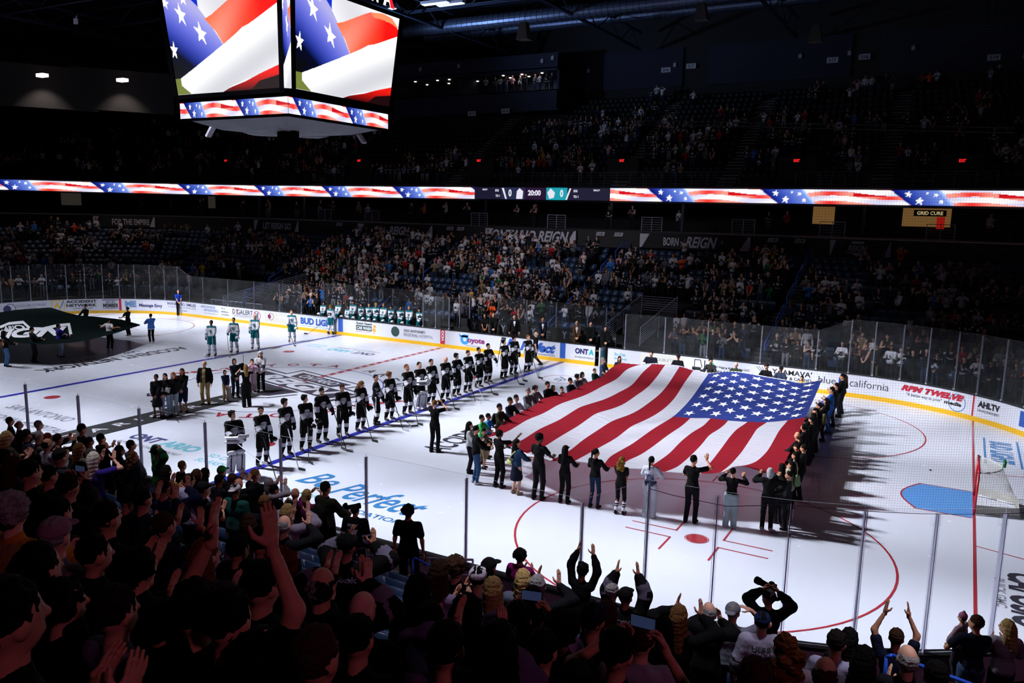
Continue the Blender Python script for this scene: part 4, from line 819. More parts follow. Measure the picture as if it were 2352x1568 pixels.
# ---------------------------------------------------------------- goal
gx, gy = 27.13, 0.
redp = mat('red_goal_paint', '#b01020', .35); netm = mat('white_goal_mesh', '#d8d6cf', .9)
def goal(gx, sg, label):
    g = empty('hockey_goal', (gx, 0, 0), 0, label, 'goal')
    d = MB(); d.bar((0, -.915, 0), (0, -.915, 1.22), .03, 10); d.bar((0, .915, 0), (0, .915, 1.22), .03, 10); d.bar((0, -.945, 1.22), (0, .945, 1.22), .03, 10); d.build('red_frame', redp, g, True)
    top = [(sg*(.02+.55*math.sin(PI*t/10)**.7), -.915+1.83*t/10, 1.20) for t in range(11)]; botm = [(sg*(.02+1.08*min(1, math.sin(PI*t/10)*1.7)), -.93+1.86*t/10, .03) for t in range(11)]
    d = MB(); d.path(top, .02); d.path(botm, .025); d.bar(top[5], botm[5], .02); d.build('back_frame', mat('goal_back_white', '#cfcfd4', .4), g, True)
    V = []; F = []
    def grid(f, nu, nv, r=.0035):
        for i in range(nu+1):
            pts = [f(i/nu, j/8) for j in range(9)]
            d2.path(pts, r, 3)
        for j in range(nv+1):
            d2.path([f(i/12, j/nv) for i in range(13)], r, 3)
    d2 = MB()
    def lerp(P, t): k = min(int(t*10), 9); w = t*10-k; return [P[k][q]*(1-w)+P[k+1][q]*w for q in range(3)]
    grid(lambda u, v: [a*(1-v)+b*v+(sg*.04*math.sin(PI*v) if q == 0 else 0) for q, (a, b) in enumerate(zip(lerp(top, u), lerp(botm, u)))], 44, 22)
    grid(lambda u, v: [a*(1-v)+b*v for a, b in zip(lerp(top, u), (0, -.915+1.83*u, 1.22))], 30, 9)
    d2.build('goal_net', netm, g)
    d = MB(); n = 10
    for i in range(n):
        a, b = lerp(botm, i/n), lerp(botm, (i+1)/n); d.add([(a[0], a[1], .01), (b[0], b[1], .01), (b[0]*.96, b[1]*.97, .28), (a[0]*.96, a[1]*.97, .28)], [(0, 1, 2, 3)])
    d.build('skirt_pad', mat('goal_skirt', '#b9b6ad', .9), g)
    b = MB(); b.bar((sg*.62, -.02, 1.22), (sg*.62, .0, 1.40), .04, 10, 0, .05); b.bar((sg*.62, 0, 1.40), (sg*.62, 0, 1.46), .03, 10, 0, .02); bo = b.build('water_bottle', mat('green_bottle', '#0d6b34', .35), None, True); bo.location = (gx, 0, 0)
    return g, bo
g, bo = goal(27.13, 1, 'red framed hockey goal with white netting at the right end'); tagp(bo, 'green water bottle on top of the goal net', 'bottle')
pk = MB(); pk.bar((0, 0, 0), (0, 0, .026), .04, 16)
for x, y, l in ((*atz(2137, 1080)[:2], 'black puck lying on the ice left of the goal'), (*atz(699, 767)[:2], 'black puck by the stick of the player numbered 59')):
    o = pk.build('hockey_puck', rubber); o.location = (x, y, .002); tagp(o, l, 'puck')
# ================================================================ stands
stepm = mat('stand_concrete', '#111216', .9, var=.2); seatm = mat('navy_seat_plastic', '#1b2f4c', .45, var=.1); seatm2 = mat('seat_hinge_grey', '#3a3d44', .5)
nosem = mat('step_nosing', '#7a7a84', .6)
def extr(name, rows, mats, mi, part=None, closed=True):
    """rows: list of (outline, z) joined into a band"""
    V = []; F = []; M = []
    n = len(rows[0][0])
    for P, z in rows: V += [(x, y, z) for x, y in P]
    for k in range(len(rows)-1):
        for i in range(n): F.append((k*n+i, k*n+(i+1) % n, (k+1)*n+(i+1) % n, (k+1)*n+i)); M.append(mi[k] if mi else 0)
    return obj(name, rawmesh(name, V, F, mats, M))
NR = 14; ROWY = [15.4+.85*k for k in range(NR)]
rows = [(bowl(.23), -.02), (bowl(15.2-.0-RW-.25), 0.02)]
for k, y in enumerate(ROWY):
    d = y-.42-RW; rows += [(bowl(d), rows[-1][1]), (bowl(d), zfar(y))]
rows += [(bowl(28.45-RW), rows[-1][1])]
def half(side):
    """far bowl (low rake) for y>-2, near bank separately"""
far = extr('lower_stand', rows, stepm, None)
# keep only the far and the two end parts; the near bank is steeper and built apart
me = far.data; import bmesh
bm = bmesh.new(); bm.from_mesh(me); bmesh.ops.delete(bm, geom=[f for f in bm.faces if f.calc_center_median().y < -4.3], context='FACES'); bm.to_mesh(me); bm.free()
tagp(far, 'dark concrete steps of the far and end lower stands', 'stand', kind='structure')
rows = [(bowl(.2), -.02), (bowl(.2), .60), (bowl(1.3), .60)]
for k in range(20):
    y = 14.9+.75*k; d = y-.37-RW; rows += [(bowl(d), rows[-1][1]), (bowl(d), znear(y))]
rows += [(bowl(17.5), rows[-1][1])]
nb = extr('near_stand', rows, stepm, None)
bm = bmesh.new(); bm.from_mesh(nb.data); bmesh.ops.delete(bm, geom=[f for f in bm.faces if f.calc_center_median().y > -4.3 or f.calc_center_median().y < -24.6], context='FACES'); bm.to_mesh(nb.data); bm.free()
tagp(nb, 'dark concrete steps of the near stand below the viewer', 'stand', kind='structure')
# fascia with banners, concourse, ribbon board, upper deck, walls
def wallband(name, d0, z0, d1, z1, m, label, cut=-6):
    o = extr(name, [(bowl(d0), z0), (bowl(d1), z1)], m, None); bm = bmesh.new(); bm.from_mesh(o.data)
    bmesh.ops.delete(bm, geom=[f for f in bm.faces if f.calc_center_median().y < cut], context='FACES'); bm.to_mesh(o.data); bm.free()
    return tagp(o, label, 'wall', kind='structure')
darkw = mat('dark_wall_paint', '#0d0e15', .85); bluew = mat('dark_blue_wall', '#10142c', .85); fasc = mat('black_fascia', '#101016', .7)
wallband('wall_fascia', 15.5, 5.55, 15.5, 6.72, fasc, 'black banner wall behind the last row of the lower stand')
wallband('floor_concourse', 15.5, 6.70, 24.5, 6.74, stepm, 'dark concourse floor behind the banners')
wallband('wall_concourse', 24.5, 6.7, 24.5, 9.6, darkw, 'dark rear wall of the concourse')
wallband('ceiling_concourse', 24.5, 9.6, 21.3, 8.80, darkw, 'dark underside of the upper deck')
wallband('wall_ribbon', 21.2, 8.78, 21.2, 10.05, darkw, 'black front edge of the upper deck behind the ribbon display')
UR = 15; UY = [35.2+.9*k for k in range(UR)]
def bowl_hit(px, py, d):
    P = bowl(d, 60); n = len(P); o, r = ray(px, py); best = None
    for i in range(n):
        a, b = np.array(P[i]), np.array(P[(i+1) % n]); e = b-a
        M2 = np.array([[r[0], -e[0]], [r[1], -e[1]]]); dt = np.linalg.det(M2)
        if abs(dt) < 1e-9: continue
        t, u = np.linalg.solve(M2, a-o[:2])
        if t > 5 and 0 <= u <= 1 and (best is None or t > best[0]): best = (t, a+e*u, e/np.linalg.norm(e), o[2]+t*r[2])
    return best
def bowl_arc(px0, px1, d, n=12):
    """points along the far bowl between two bearings, as fn(u) with total length"""
    Q = np.array([bowl_hit(px0+(px1-px0)*i/n, 530, d)[1] for i in range(n+1)]); s_ = np.r_[0, np.cumsum(np.hypot(*np.diff(Q, axis=0).T))]
    return lambda u: (float(np.interp(u*s_[-1], s_, Q[:, 0])), float(np.interp(u*s_[-1], s_, Q[:, 1])))
def zup(y): return 10.3+.60*(y-35.2)
rows = [(bowl(21.2), 10.05)]
for k, y in enumerate(UY):
    d = y-.45-RW; rows += [(bowl(d), rows[-1][1]), (bowl(d), zup(y))]
rows += [(bowl(50-RW), rows[-1][1])]
up = extr('upper_stand', rows, stepm, None); bm = bmesh.new(); bm.from_mesh(up.data)
bmesh.ops.delete(bm, geom=[f for f in bm.faces if f.calc_center_median().y < -6], context='FACES'); bm.to_mesh(up.data); bm.free(); tagp(up, 'dark steps of the upper stand', 'stand', kind='structure')
wallband('wall_upper', 50-RW, 16, 50-RW, 26, darkw, 'black rear wall above the upper stand')
rf_ = MB(); rf_.box((0, 5, 27.2), (170, 130, .2)); ro = rf_.build('ceiling', mat('roof_deck', '#07080d', .9)); tagp(ro, 'black arena roof deck', 'ceiling', kind='structure')
fl2 = MB(); fl2.box((0, 0, -.15), (170, 130, .2)); f2 = fl2.build('floor', mat('hall_floor_slab', '#101014', .9)); tagp(f2, 'dark hall floor under the stands', 'floor', kind='structure')
for x0, x1, nm_ in ((-9.6, 1.6, 'second'), (3.9, 16.2, 'third'), (18.4, 31, 'fourth')):
    d = MB(); d.box(((x0+x1)/2, 49.8, 21.5), (x1-x0, .1, 3.5)); o = d.build('wall_panel', bluew); tagp(o, 'dark blue upper wall panel, '+nm_+' from the scoreboard', 'wall', kind='structure')
# seats: blue folding seats of the far lower stand
def seat_geo():
    d = MB()
    d.add([(-.23, .16, .42), (.23, .16, .42), (.22, .26, .86), (-.22, .26, .86), (-.23, .20, .42), (.23, .20, .42), (.22, .30, .86), (-.22, .30, .86)], [(0, 1, 2, 3), (7, 6, 5, 4), (3, 2, 6, 7), (0, 3, 7, 4), (1, 5, 6, 2), (0, 4, 5, 1)])
    d.add([(-.22, .13, .40), (.22, .13, .40), (.21, .04, .74), (-.21, .04, .74), (-.22, .18, .40), (.22, .18, .40), (.21, .10, .75), (-.21, .10, .75)], [(0, 1, 2, 3), (7, 6, 5, 4), (3, 2, 6, 7), (0, 3, 7, 4), (1, 5, 6, 2), (0, 4, 5, 1)])
    d.box((-.255, .1, .60), (.035, .34, .05), 1); d.box((-.255, .2, .30), (.03, .06, .6), 1)
    return d
sg_ = seat_geo(); seat_me = rawmesh('stadium_seat', sg_.V, sg_.F, [seatm, seatm2], sg_.M)
AIS = [-56.8, -44.4, -32, -19.7, -7.2, 5.3, 17.7, 30.2, 42]
def row_spots(y, zf, step=.52, half_=60):
    """seat places along one row of the bowl, skipping aisles"""
    P = bowl(y-RW, 14); n = len(P); out = []
    q = [(P[i], P[(i+1) % n]) for i in range(n)]; carry = 0.
    for a, b in q:
        L_ = math.hypot(b[0]-a[0], b[1]-a[1])
        if L_ < 1e-6: continue
        t = carry
        while t < L_:
            x, yy = a[0]+(b[0]-a[0])*t/L_, a[1]+(b[1]-a[1])*t/L_
            nx, ny = -(b[1]-a[1])/L_, (b[0]-a[0])/L_
            out.append((x, yy, zf, math.atan2(-ny*-1, -nx*-1)))
            t += step
        carry = t-L_
    return [o for o in out if o[1] > 0 and -60 < o[0] < 44]
def in_frame(x, y, z, m=0):
    d = np.array((x-CX, y-CY, z-CZ)); f = d@fwv
    if f < 1: return False
    px, py = 1176+CF*(d@RV)/f, 784-CF*(d@UV)/f
    return (px, py, f) if -m < px < 2352+m and -m < py < 1568+m else False
SPOTS = []
for k, y in enumerate(ROWY):
    for x, yy, z, a in row_spots(y, zfar(y)):
        aisle = min(abs(x-q) for q in AIS) < .62 and yy > 12
        if aisle: continue
        if yy > 14 and k < 1 and -11.5 < x < 9.6: continue
        if 9.3 < x < 12.7 and k < 7 and yy > 14: continue
        if x < -22 and k < 1: continue
        if -26 < x < -15.5 and k < 5 and yy > 12: continue
        SPOTS.append((k, x, yy, z, a))
# 300 nearest seats in view as things, the rest in one mesh
def clean(o):
    for k_ in ('label', 'category', 'group', 'kind'):
        if k_ in o: del o[k_]
    return o
near_c = sorted([s for s in SPOTS if in_frame(s[1], s[2], s[3]+.6)], key=lambda s: in_frame(s[1], s[2], s[3])[2])
cand = [s for s in near_c if 500 < in_frame(s[1], s[2], s[3]+.6)[1] < 850]
SEC = lambda x: 'left of the scoreboard' if x < -32 else 'above the dark blue gate post' if x < -19.7 else 'above the DIGALERT board' if x < -7.2 else 'above the CCM board' if x < 5.3 else 'above the forklift board' if x < 17.7 else 'above the california board' if x < 30.2 else 'at the right edge'
cnt_ = {}
used = set()
for s in cand:
    if len(used) >= 300: break
    k, x, y, z, a = s
    if k > 11: continue
    used.add(s); o = obj('stadium_seat', seat_me, None, (x, y, z), a-PI/2)
    tagp(o, 'folded navy blue seat in row %s of the far lower stand %s' % (['one', 'two', 'three', 'four', 'five', 'six', 'seven', 'eight', 'nine', 'ten', 'eleven', 'twelve', 'thirteen', 'fourteen', 'fifteen'][k], SEC(x)), 'seat', 'navy seats, row %d, %s' % (k+1, SEC(x)))
def merged(name, geo, places, mats, scale=1.):
    V0 = np.array(geo.V); V = []; F = []; M = []; n = len(V0)
    for i, (x, y, z, a) in enumerate(places):
        c, s_ = math.cos(a-PI/2), math.sin(a-PI/2)
        V.append(np.stack([x+c*V0[:, 0]-s_*V0[:, 1], y+s_*V0[:, 0]+c*V0[:, 1], z+V0[:, 2]], 1)); F.append(np.array(geo.F)+i*n); M += geo.M
    return obj(name, rawmesh(name, np.concatenate(V), np.concatenate(F), mats, M))
rest = [(s[1], s[2], s[3], s[4]) for s in SPOTS if s not in used]
tagp(merged('seating', sg_, rest, [seatm, seatm2]), 'remaining rows of navy folding seats in the lower stand', 'seats', kind='stuff')
UP = []; EXX = [aty(px, 369, 35.4)[0] for px in (521, 827, 1102, 1430, 1831, 2211)]
for k, y in enumerate(UY):
    for x, yy, z, a in row_spots(y, zup(y)):
        if min(abs(x-q) for q in (-56, -43, -29.5, -14, 1.85, 10.2, 20.7, 31)) < .7: continue
        if -28.5 < x < -8.2 and k >= 9: continue
        if k < 4 and min(abs(x-q) for q in EXX) < 1.5: continue
        UP.append((k, x, yy, z, a))
tagp(merged('seating', sg_, [(s[1], s[2], s[3], s[4]) for s in UP], [mat('dark_seat_plastic', '#0a0c12', .6), mat('dark_hinge', '#15161a', .6)]), 'rows of dark folding seats in the upper stand', 'seats', kind='stuff')  # upper seats get darker colours than the lower ones
NB = []
for k in range(14):
    y = 14.9+.75*k
    for x in np.arange(-12, 42, .52):
        NB.append((x, -y, znear(y), -PI/2))
# step edges of aisles and handrails
for i, x in enumerate(AIS):
    if not -50 < x < 36: continue
    yy0 = 0
    st_ = MB()
    for k in range(NR*2):
        y = 15.0+.425*k; cx_lim = RL-RR+.45*(y-RW)
        if abs(x) > cx_lim: continue
        z = zfar(y); st_.box((x, y, z-.09), (1.15, .42, .24), 0); st_.box((x, y-.205, z+.035), (1.15, .03, .012), 1)
    if st_.V:
        o = st_.build('aisle_steps', [stepm, nosem]); tagp(o, 'concrete aisle steps with pale nosings, %s from the left in the far stand' % ORD[i], 'stairs', kind='structure')
        for j in range(5):
            y0 = 16.0+2.5*j; y1 = y0+1.9
            if abs(x) > RL-RR+.45*(y1-RW): continue
            h = MB(); a = (x, y0, zfar(y0)+.9); b = (x, y1, zfar(y1)+.9)
            h.path([a, b], .03, 8); h.bar((x, y0, zfar(y0)), a, .022, 8); h.bar((x, y1, zfar(y1)), b, .022, 8); h.path([(x, y0, zfar(y0)+.5), (x, y1, zfar(y1)+.5)], .02, 8)
            o = h.build('handrail', bluep, None, True); tagp(o, 'blue sloping handrail, %s from the bottom of the aisle %s' % (ORD[j], {0: 'x', 1: 'far left', 2: 'in the dark left stand', 3: 'above the WINNING SMILES board', 4: 'above the Quick Quack board', 5: 'above the Be Perfect board', 6: 'above the YAAMAVA board', 7: 'above the AHLTV board'}.get(i, '')), 'handrail')
for i, x in enumerate((1.85, 10.2, 20.7, -14, -29.5, -43)):
    st_ = MB()
    for k in range(UR*2):
        y = 34.9+.45*k; z = zup(y)
        if abs(x) > RL-RR+.45*(y-RW): continue
        st_.box((x, y, z-.1), (1.3, .44, .26), 0); st_.box((x, y-.215, z+.035), (1.3, .035, .014), 1)
    if st_.V: tagp(st_.build('aisle_steps', [stepm, mat('white_nosing', '#d8d8e0', .6)]), 'upper stand aisle steps with pale nosings, %s of six' % ORD[i], 'stairs', kind='structure')
# bench area
bd = MB(); bd.box((4.9, 15.05, .85), (10.2, .06, 1.3)); o = bd.build('bench_banner', mat('black_banner_cloth', '#0c0c10', .8)); tagp(o, 'long black banner behind the staff reading YAAMAVA', 'banner')
for i in range(5):
    x0 = .6+2.0*i; f = (lambda x0: lambda u, v: (x0+u, 15.01, v))(x0)
    text_on('sign_lettering', 'Y', f, .1, .42, .92, 1.34, cB['grey'], o, 0, .03); text_on('sign_lettering', 'YAAMAVA', f, .58, 1.4, 1.12, 1.30, cB['grey'], o); text_on('sign_lettering', 'RESORT & CASINO', f, .58, 1.4, .98, 1.06, cB['grey'], o, 0, 0); text_on('sign_lettering', 'SAN MANUEL', f, .7, 1.3, .86, .93, cB['grey'], o, 0, 0)
bd = MB(); bd.box((-6.4, 15.05, .85), (9.6, .06, 1.3)); o = bd.build('bench_banner', MATS['black_banner_cloth']); tagp(o, 'black banner behind the white team bench', 'banner')
for i in range(4): text_on('sign_lettering', 'YAAMAVA', lambda u, v: (-10.6+2.4*i+u, 15.01, v), 0, .9, 1.1, 1.28, cB['grey'], o)
for x0, x1, l in ((-11, -1.9, 'wooden bench of the white team'), (1.2, 9.3, 'bench of the black team behind the Be Perfect board')):
    b = MB(); b.box(((x0+x1)/2, 14.75, .50), (x1-x0, .32, .05)); b.box(((x0+x1)/2, 13.9, .08), (x1-x0, 1.6, .14), 1)
    for x in np.arange(x0+.3, x1, 1.4): b.box((x, 14.75, .27), (.06, .28, .42), 1)
    tagp(b.build('team_bench', [mat('bench_plank', '#8f8266', .6), rubber]), l, 'bench')
# vomitory stairs with steel railings right of the bench
for i, (xa, xb) in enumerate(((8.95, 10.2), (11.0, 12.3))):
    r = MB()
    for h in np.arange(.05, 1.0, .13): r.path([(xa, 16.0, .85+h), (xb-.0, 18.2, 2.45+h)], .012 if h < .9 else .025, 6)
    for t in (0, .5, 1): r.bar((xa+(xb-xa)*t, 16+2.2*t, .3+1.75*t), (xa+(xb-xa)*t, 16+2.2*t, 1.85+1.6*t), .02, 6)
    if i == 0:
        for h in np.arange(.1, 1.0, .13): r.path([(xb, 18.2, 2.45+h), (xb+2.1, 18.2, 2.45+h)], .012, 6)
    tagp(r.build('stair_railing', alum), 'steel bar railing rising beside the bench stairs, '+('left' if i == 0 else 'right')+' one', 'railing')
r = MB()
for h in np.arange(.1, 1.15, .13): r.path([(-21.3, 15.5, .2+h), (-16.2, 19.5, 2.0+h)], .014, 6)
for t in (0, .33, .66, 1): r.bar((-21.3+5.1*t, 15.5+4*t, .2+1.8*t), (-21.3+5.1*t, 15.5+4*t, 1.3+1.8*t), .02, 6)
tagp(r.build('stair_railing', alum), 'long steel railing climbing above the ARROWHEAD board', 'railing')
for i, x in enumerate((-21.1, -19.4, -17.5)):
    r = MB(); r.path([(x, 14.2, .15), (x, 14.2, 1.2), (x+1.5, 14.2, 1.2), (x+1.5, 14.2, .15)], .02, 8)
    for q in np.arange(.15, 1.5, .15): r.bar((x+q, 14.2, .3), (x+q, 14.2, 1.2), .01, 6)
    tagp(r.build('crowd_barrier', alum), ORD[i]+' pale steel barrier from the left behind the ARROWHEAD board', 'barrier')
vw = MB(); vw.box((11.0, 19.7, 1.2), (3.0, 2.6, 3.0)); o = vw.build('wall_tunnel', darkw); tagp(o, 'dark side of the stair tunnel', 'wall', kind='structure')
# banners on the fascia
bcl = mat('banner_grey_print', '#b6b3c2', .8); bcd = mat('banner_dark_print', '#15151d', .8)
def fb(p0, p1, label, txt):
    arc = bowl_arc(p0, p1, 15.42); arc2 = bowl_arc(p0, p1, 15.36); V = []; F = []; n = 12
    for k in range(n+1):
        for A_2 in (arc, arc2):
            x, y = A_2(k/n); V += [(x, y, 5.64), (x, y, 6.68)]
    for k in range(n): a = 4*k; F += [(a+2, a+6, a+7, a+3), (a+1, a+3, a+7, a+5), (a, a+4, a+6, a+2)]
    o = obj('stand_banner', rawmesh('stand_banner', V, F, bcd)); tagp(o, label, 'banner')
    arc3 = bowl_arc(p0, p1, 15.33); f = lambda u, v: (*arc3(u), 5.64+1.04*v)
    poly_on('banner_print', [[(.01, .04), (.01, .94), (.10, .94), (.03, .04)]], f, bcl, o); poly_on('banner_print', [[(.99, .04), (.99, .94), (.97, .94), (.90, .04)]], f, bcl, o)
    for s_, u0, u1, v0, v1, sh in txt: text_on('banner_lettering', s_, f, u0, u1, v0, v1, bcl, o, sh, .03)
    return o, f
fb(214, 358, 'black stand banner reading FOR THE EMPIRE', [('FOR THE EMPIRE', .3, .9, .2, .75, 0)])
fb(583, 687, 'black stand banner reading LET REIGN GO', [('LET REIGN GO', .2, .82, .2, .75, .1)])
fb(820, 995, 'black stand banner reading BORN TO REIGN, left of the ONTARIO REIGN one', [('BORN', .24, .38, .2, .75, 0), ('TO', .395, .42, .3, .5, 0), ('REIGN', .435, .70, .15, .82, .35)])
fb(1113, 1325, 'black stand banner reading ONTARIO REIGN in large italics', [('ONTARIO REIGN', .08, .92, .1, .88, .35)])
fb(1468, 1728, 'black stand banner reading BORN TO REIGN, right of the ONTARIO REIGN one', [('BORN', .23, .37, .2, .75, 0), ('TO', .385, .41, .3, .5, 0), ('REIGN', .43, .71, .12, .85, .35)])
o, f_ = fb(1908, 2052, 'black stand banner with a REIGN shield emblem', [('REIGN', .31, .61, .32, .68, .2)])
poly_on('banner_print', [[(.28, .2), (.64, .2), (.64, .25), (.28, .25)], [(.36, .78), (.56, .78), (.56, .92), (.36, .92)], [(.38, .2), (.41, .1), (.46, .02), (.51, .1), (.54, .2)]], f_, bcl, o)
# section number plates
for i, (x, s_) in enumerate(((-43.5, '110'), (-21.4, '113'), (-9.9, '114'), (-8.9, '115'), (3.1, '116'), (4.5, '117'), (15.2, '118'), (16.9, '119'))):
    b = MB(); b.add([(x-.35, 28.4, 6.35), (x+.28, 28.4, 6.35), (x+.36, 28.4, 6.62), (x-.27, 28.4, 6.62), (x-.35, 28.43, 6.35), (x+.28, 28.43, 6.35), (x+.36, 28.43, 6.62), (x-.27, 28.43, 6.62)], [(0, 1, 2, 3), (7, 6, 5, 4), (0, 4, 5, 1), (3, 2, 6, 7), (0, 3, 7, 4), (1, 5, 6, 2)])
    o = b.build('section_sign', mat('number_plate', '#a9a8b6', .7)); tagp(o, 'small pale number plate reading %s above the lower stand' % words_n(s_), 'sign'); text_on('sign_lettering', s_, lambda u, v: (u, 28.39, v), x-.2, x+.2, 6.41, 6.57, black, o)
for i, (x, z, s_, y) in enumerate(((-17.5, 17.3, '213', 43.5), (-13.7, 17.4, '214', 43.5), (.0, 21.3, '216', 49.7), (2.4, 21.5, '217', 49.7), (14.7, 21.2, '217', 49.7), (17.2, 21.3, '218', 49.7), (26.6, 20.6, '219', 49.7), (29.0, 20.6, '220', 49.7))):
    b = MB(); b.box((x, y, z), (.9, .04, .45)); o = b.build('section_sign', MATS['number_plate']); tagp(o, 'small pale number plate reading %s high in the upper stand, %s from the left' % (words_n(s_), ORD[i]), 'sign'); text_on('sign_lettering', s_, (lambda y: lambda u, v: (u, y-.03, v))(y), x-.3, x+.3, z-.12, z+.12, black, o)
# rails on the concourse and along the upper stand
def rail(p0, p1, h, label, n=5, lines=5, m=None):
    r = MB(); p0 = Vector(p0); p1 = Vector(p1)
    for j in range(lines): r.path([p0+Vector((0, 0, h*(j+1)/lines)), p1+Vector((0, 0, h*(j+1)/lines))], .02 if j == lines-1 else .008, 6)
    for i in range(n+1): q = p0.lerp(p1, i/n); r.bar(q, q+Vector((0, 0, h)), .02, 6)
    return tagp(r.build('guard_rail', m or mat('dull_steel', '#4a4b55', .5, .6)), label, 'railing')
for i, (a, b) in enumerate(((-52, -46), (-30.4, -25), (-15, -10), (-8.5, -2.6), (-2.4, 4.1), (4.3, 11.4), (15.3, 20.1), (20.3, 27.5))):
    rail((a, 34.0, 10.06), (b, 34.0, 10.06), 1.05, '%s guard rail from the left above the ribbon display' % ORD[i], 6, 5)
for i, x in enumerate((-24.5, -19.2, -8.4, -1.6, 5.9, 12.3, 17.9, 24)):
    rail((x, 29.2, 6.74), (x+1.5, 29.2, 6.74), 1.0, '%s pale railing frame from the left on the concourse' % ORD[i], 2, 6, alum)
# lit doorways at the back of the concourse
for i, (px, w_, l) in enumerate(((165, 1.9, 'lit concourse doorway at the far left under the ribbon'), (487, .8, 'small lit doorway under the ribbon below the scoreboard'), (1893, 1.5, 'lit doorway under the ribbon above the REIGN shield'), (2130, 3.0, 'lit food stand opening with a sign at the upper right'))):
    h_ = bowl_hit(px, 480, 24.35); p = h_[1]; b = MB(); b.box((p[0], p[1], 8.15), (w_, .05, 1.96 if i == 9 else 1.25), 0, Matrix.Rotation(math.atan2(h_[2][1], h_[2][0]), 3, 'Z')); o = b.build('lit_doorway', mat('lit_room' if i > 1 else 'dim_room', emit='#b8894e' if i > 1 else '#6a6458', es=.3 if i > 1 else .15)); tagp(o, l, 'doorway')
    if i == 3:
        b = MB(); b.box((p[0]+.2, p[1]-.2, 8.45), (2.0, .05, .42)); s2 = b.build('sign_board', black, o); text_on('sign_lettering', 'GRID CURE', lambda u, v: (p[0]-.6+u, p[1]-.24, v), 0, 1.6, 8.33, 8.57, mat('sign_glow', emit='#f0d8a0', es=.6), s2)
        b = MB(); b.box((p[0]+.9, p[1]-.25, 7.8), (.5, .05, .8)); b.build('red_panel', mat('lit_red', emit='#c02018', es=.5), o)
for i, x in enumerate((-36, -30, -9.5, 1.9, 7.6, 20)):
    b = MB(); b.box((x, 33.2, 7.75), (.18, .18, 2.0)); tagp(b.build('pillar', mat('pillar_paint', '#2c2c3a', .6)), '%s slim pillar from the left under the upper deck' % ORD[i], 'pillar', kind='structure')
# exit signs
for i, px in enumerate((521, 827, 1102, 1430, 1831, 2211)):
    p = aty(px, 369, 35.4); b = MB(); b.box((p[0], 35.3, p[2]), (.5, .06, .28)); o = b.build('exit_sign', black); tagp(o, 'red glowing EXIT sign, %s of six from the left' % ORD[i], 'sign')
    text_on('sign_lettering', 'EXIT', lambda u, v: (p[0]+u, 35.25, p[2]+v), -.2, .2, -.1, .1, mat('exit_red', emit='#ff2020', es=1.4), o, 0, .03)
    b = MB(); b.box((p[0], 36.1, 11.3), (2.6, 1.2, 1.9)); tagp(b.build('stair_portal', mat('portal_black', '#050507', .9)), 'dark stair opening around EXIT sign %s from the left' % ORD[i], 'opening', kind='structure')
# press box with people and small ceiling lamps
b = MB(); b.box((-18, 44.1, 18.3), (19.4, .2, 1.9)); b.box((-18, 44.1, 21.75), (19.4, .2, 1.6)); b.box((-18, 49.5, 20), (19.4, .1, 5)); b.box((-8.4, 46.8, 20), (.2, 5.6, 5)); b.box((-27.6, 46.8, 20), (.2, 5.6, 5)); b.box((-18, 46.8, 19.2), (19.4, 5.6, .1)); b.box((-18, 46.8, 21.2), (19.4, 5.6, .1)); b.box((-20, 46.8, 20.2), (.15, 4, 2))
tagp(b.build('press_box', bluew), 'dark blue press box with lit interior high above the ONTARIO REIGN banner', 'press box')
for i, (px, py) in enumerate(((917, 190), (935, 195), (954, 188), (981, 195), (1005, 185), (1032, 183), (1031, 192), (1097, 187), (1156, 174), (1172, 179), (1199, 171), (1215, 176), (1245, 168))):
    p = atz(px, py, 21.1); b = MB(); b.bar((p[0], min(p[1], 49), 21.08), (p[0], min(p[1], 49), 21.14), .13, 12); tagp(b.build('downlight', mat('lamp_glow', emit='#fff4e0', es=3)), 'tiny round ceiling lamp in the press box, %s from the left' % ORD[i], 'lamp', 'round lamps in the press box')
l = bpy.data.lights.new('press_box_light', 'AREA'); l.energy = 160; l.size = 2.5; lo = bpy.data.objects.new('press_box_light', l); COL.objects.link(lo); lo.location = (-12.5, 46.4, 21.05)
for i, (px, py) in enumerate(((97, 173), (281, 184))):
    p = aty(px, py, 49.0); p = np.array(ray(px, py)[1])*78/np.linalg.norm(ray(px, py)[1])+np.array((CX, CY, CZ)); b = MB(); b.box(tuple(p), (.9, .5, .25)); o = b.build('wall_lamp', mat('lamp_glow2', emit='#ffe8e0', es=3)); tagp(o, 'wall lamp over the far left upper stand, %s one' % ('left' if i == 0 else 'right'), 'lamp')
    wv = MB(); dirn = np.array((p[0]-CX, p[1]-CY, 0)); dirn /= np.linalg.norm(dirn); c = p+dirn*1.6; wv.box((c[0], c[1], p[2]-.7), (8, .2, 3.4), 0, Matrix.Rotation(math.atan2(dirn[1], dirn[0])-PI/2, 3, 'Z')); w_ = wv.build('wall_panel', mat('plaster_wall', '#161416', .9)); tagp(w_, 'wall behind the %s far left lamp' % ('left' if i == 0 else 'right'), 'wall', kind='structure')
    spot('wall_lamp_light', tuple(p-dirn*.2+np.array((0, 0, -.2))), tuple(c+np.array((0, 0, -4))), 700, 90, .8, (1, .85, .75), .1)
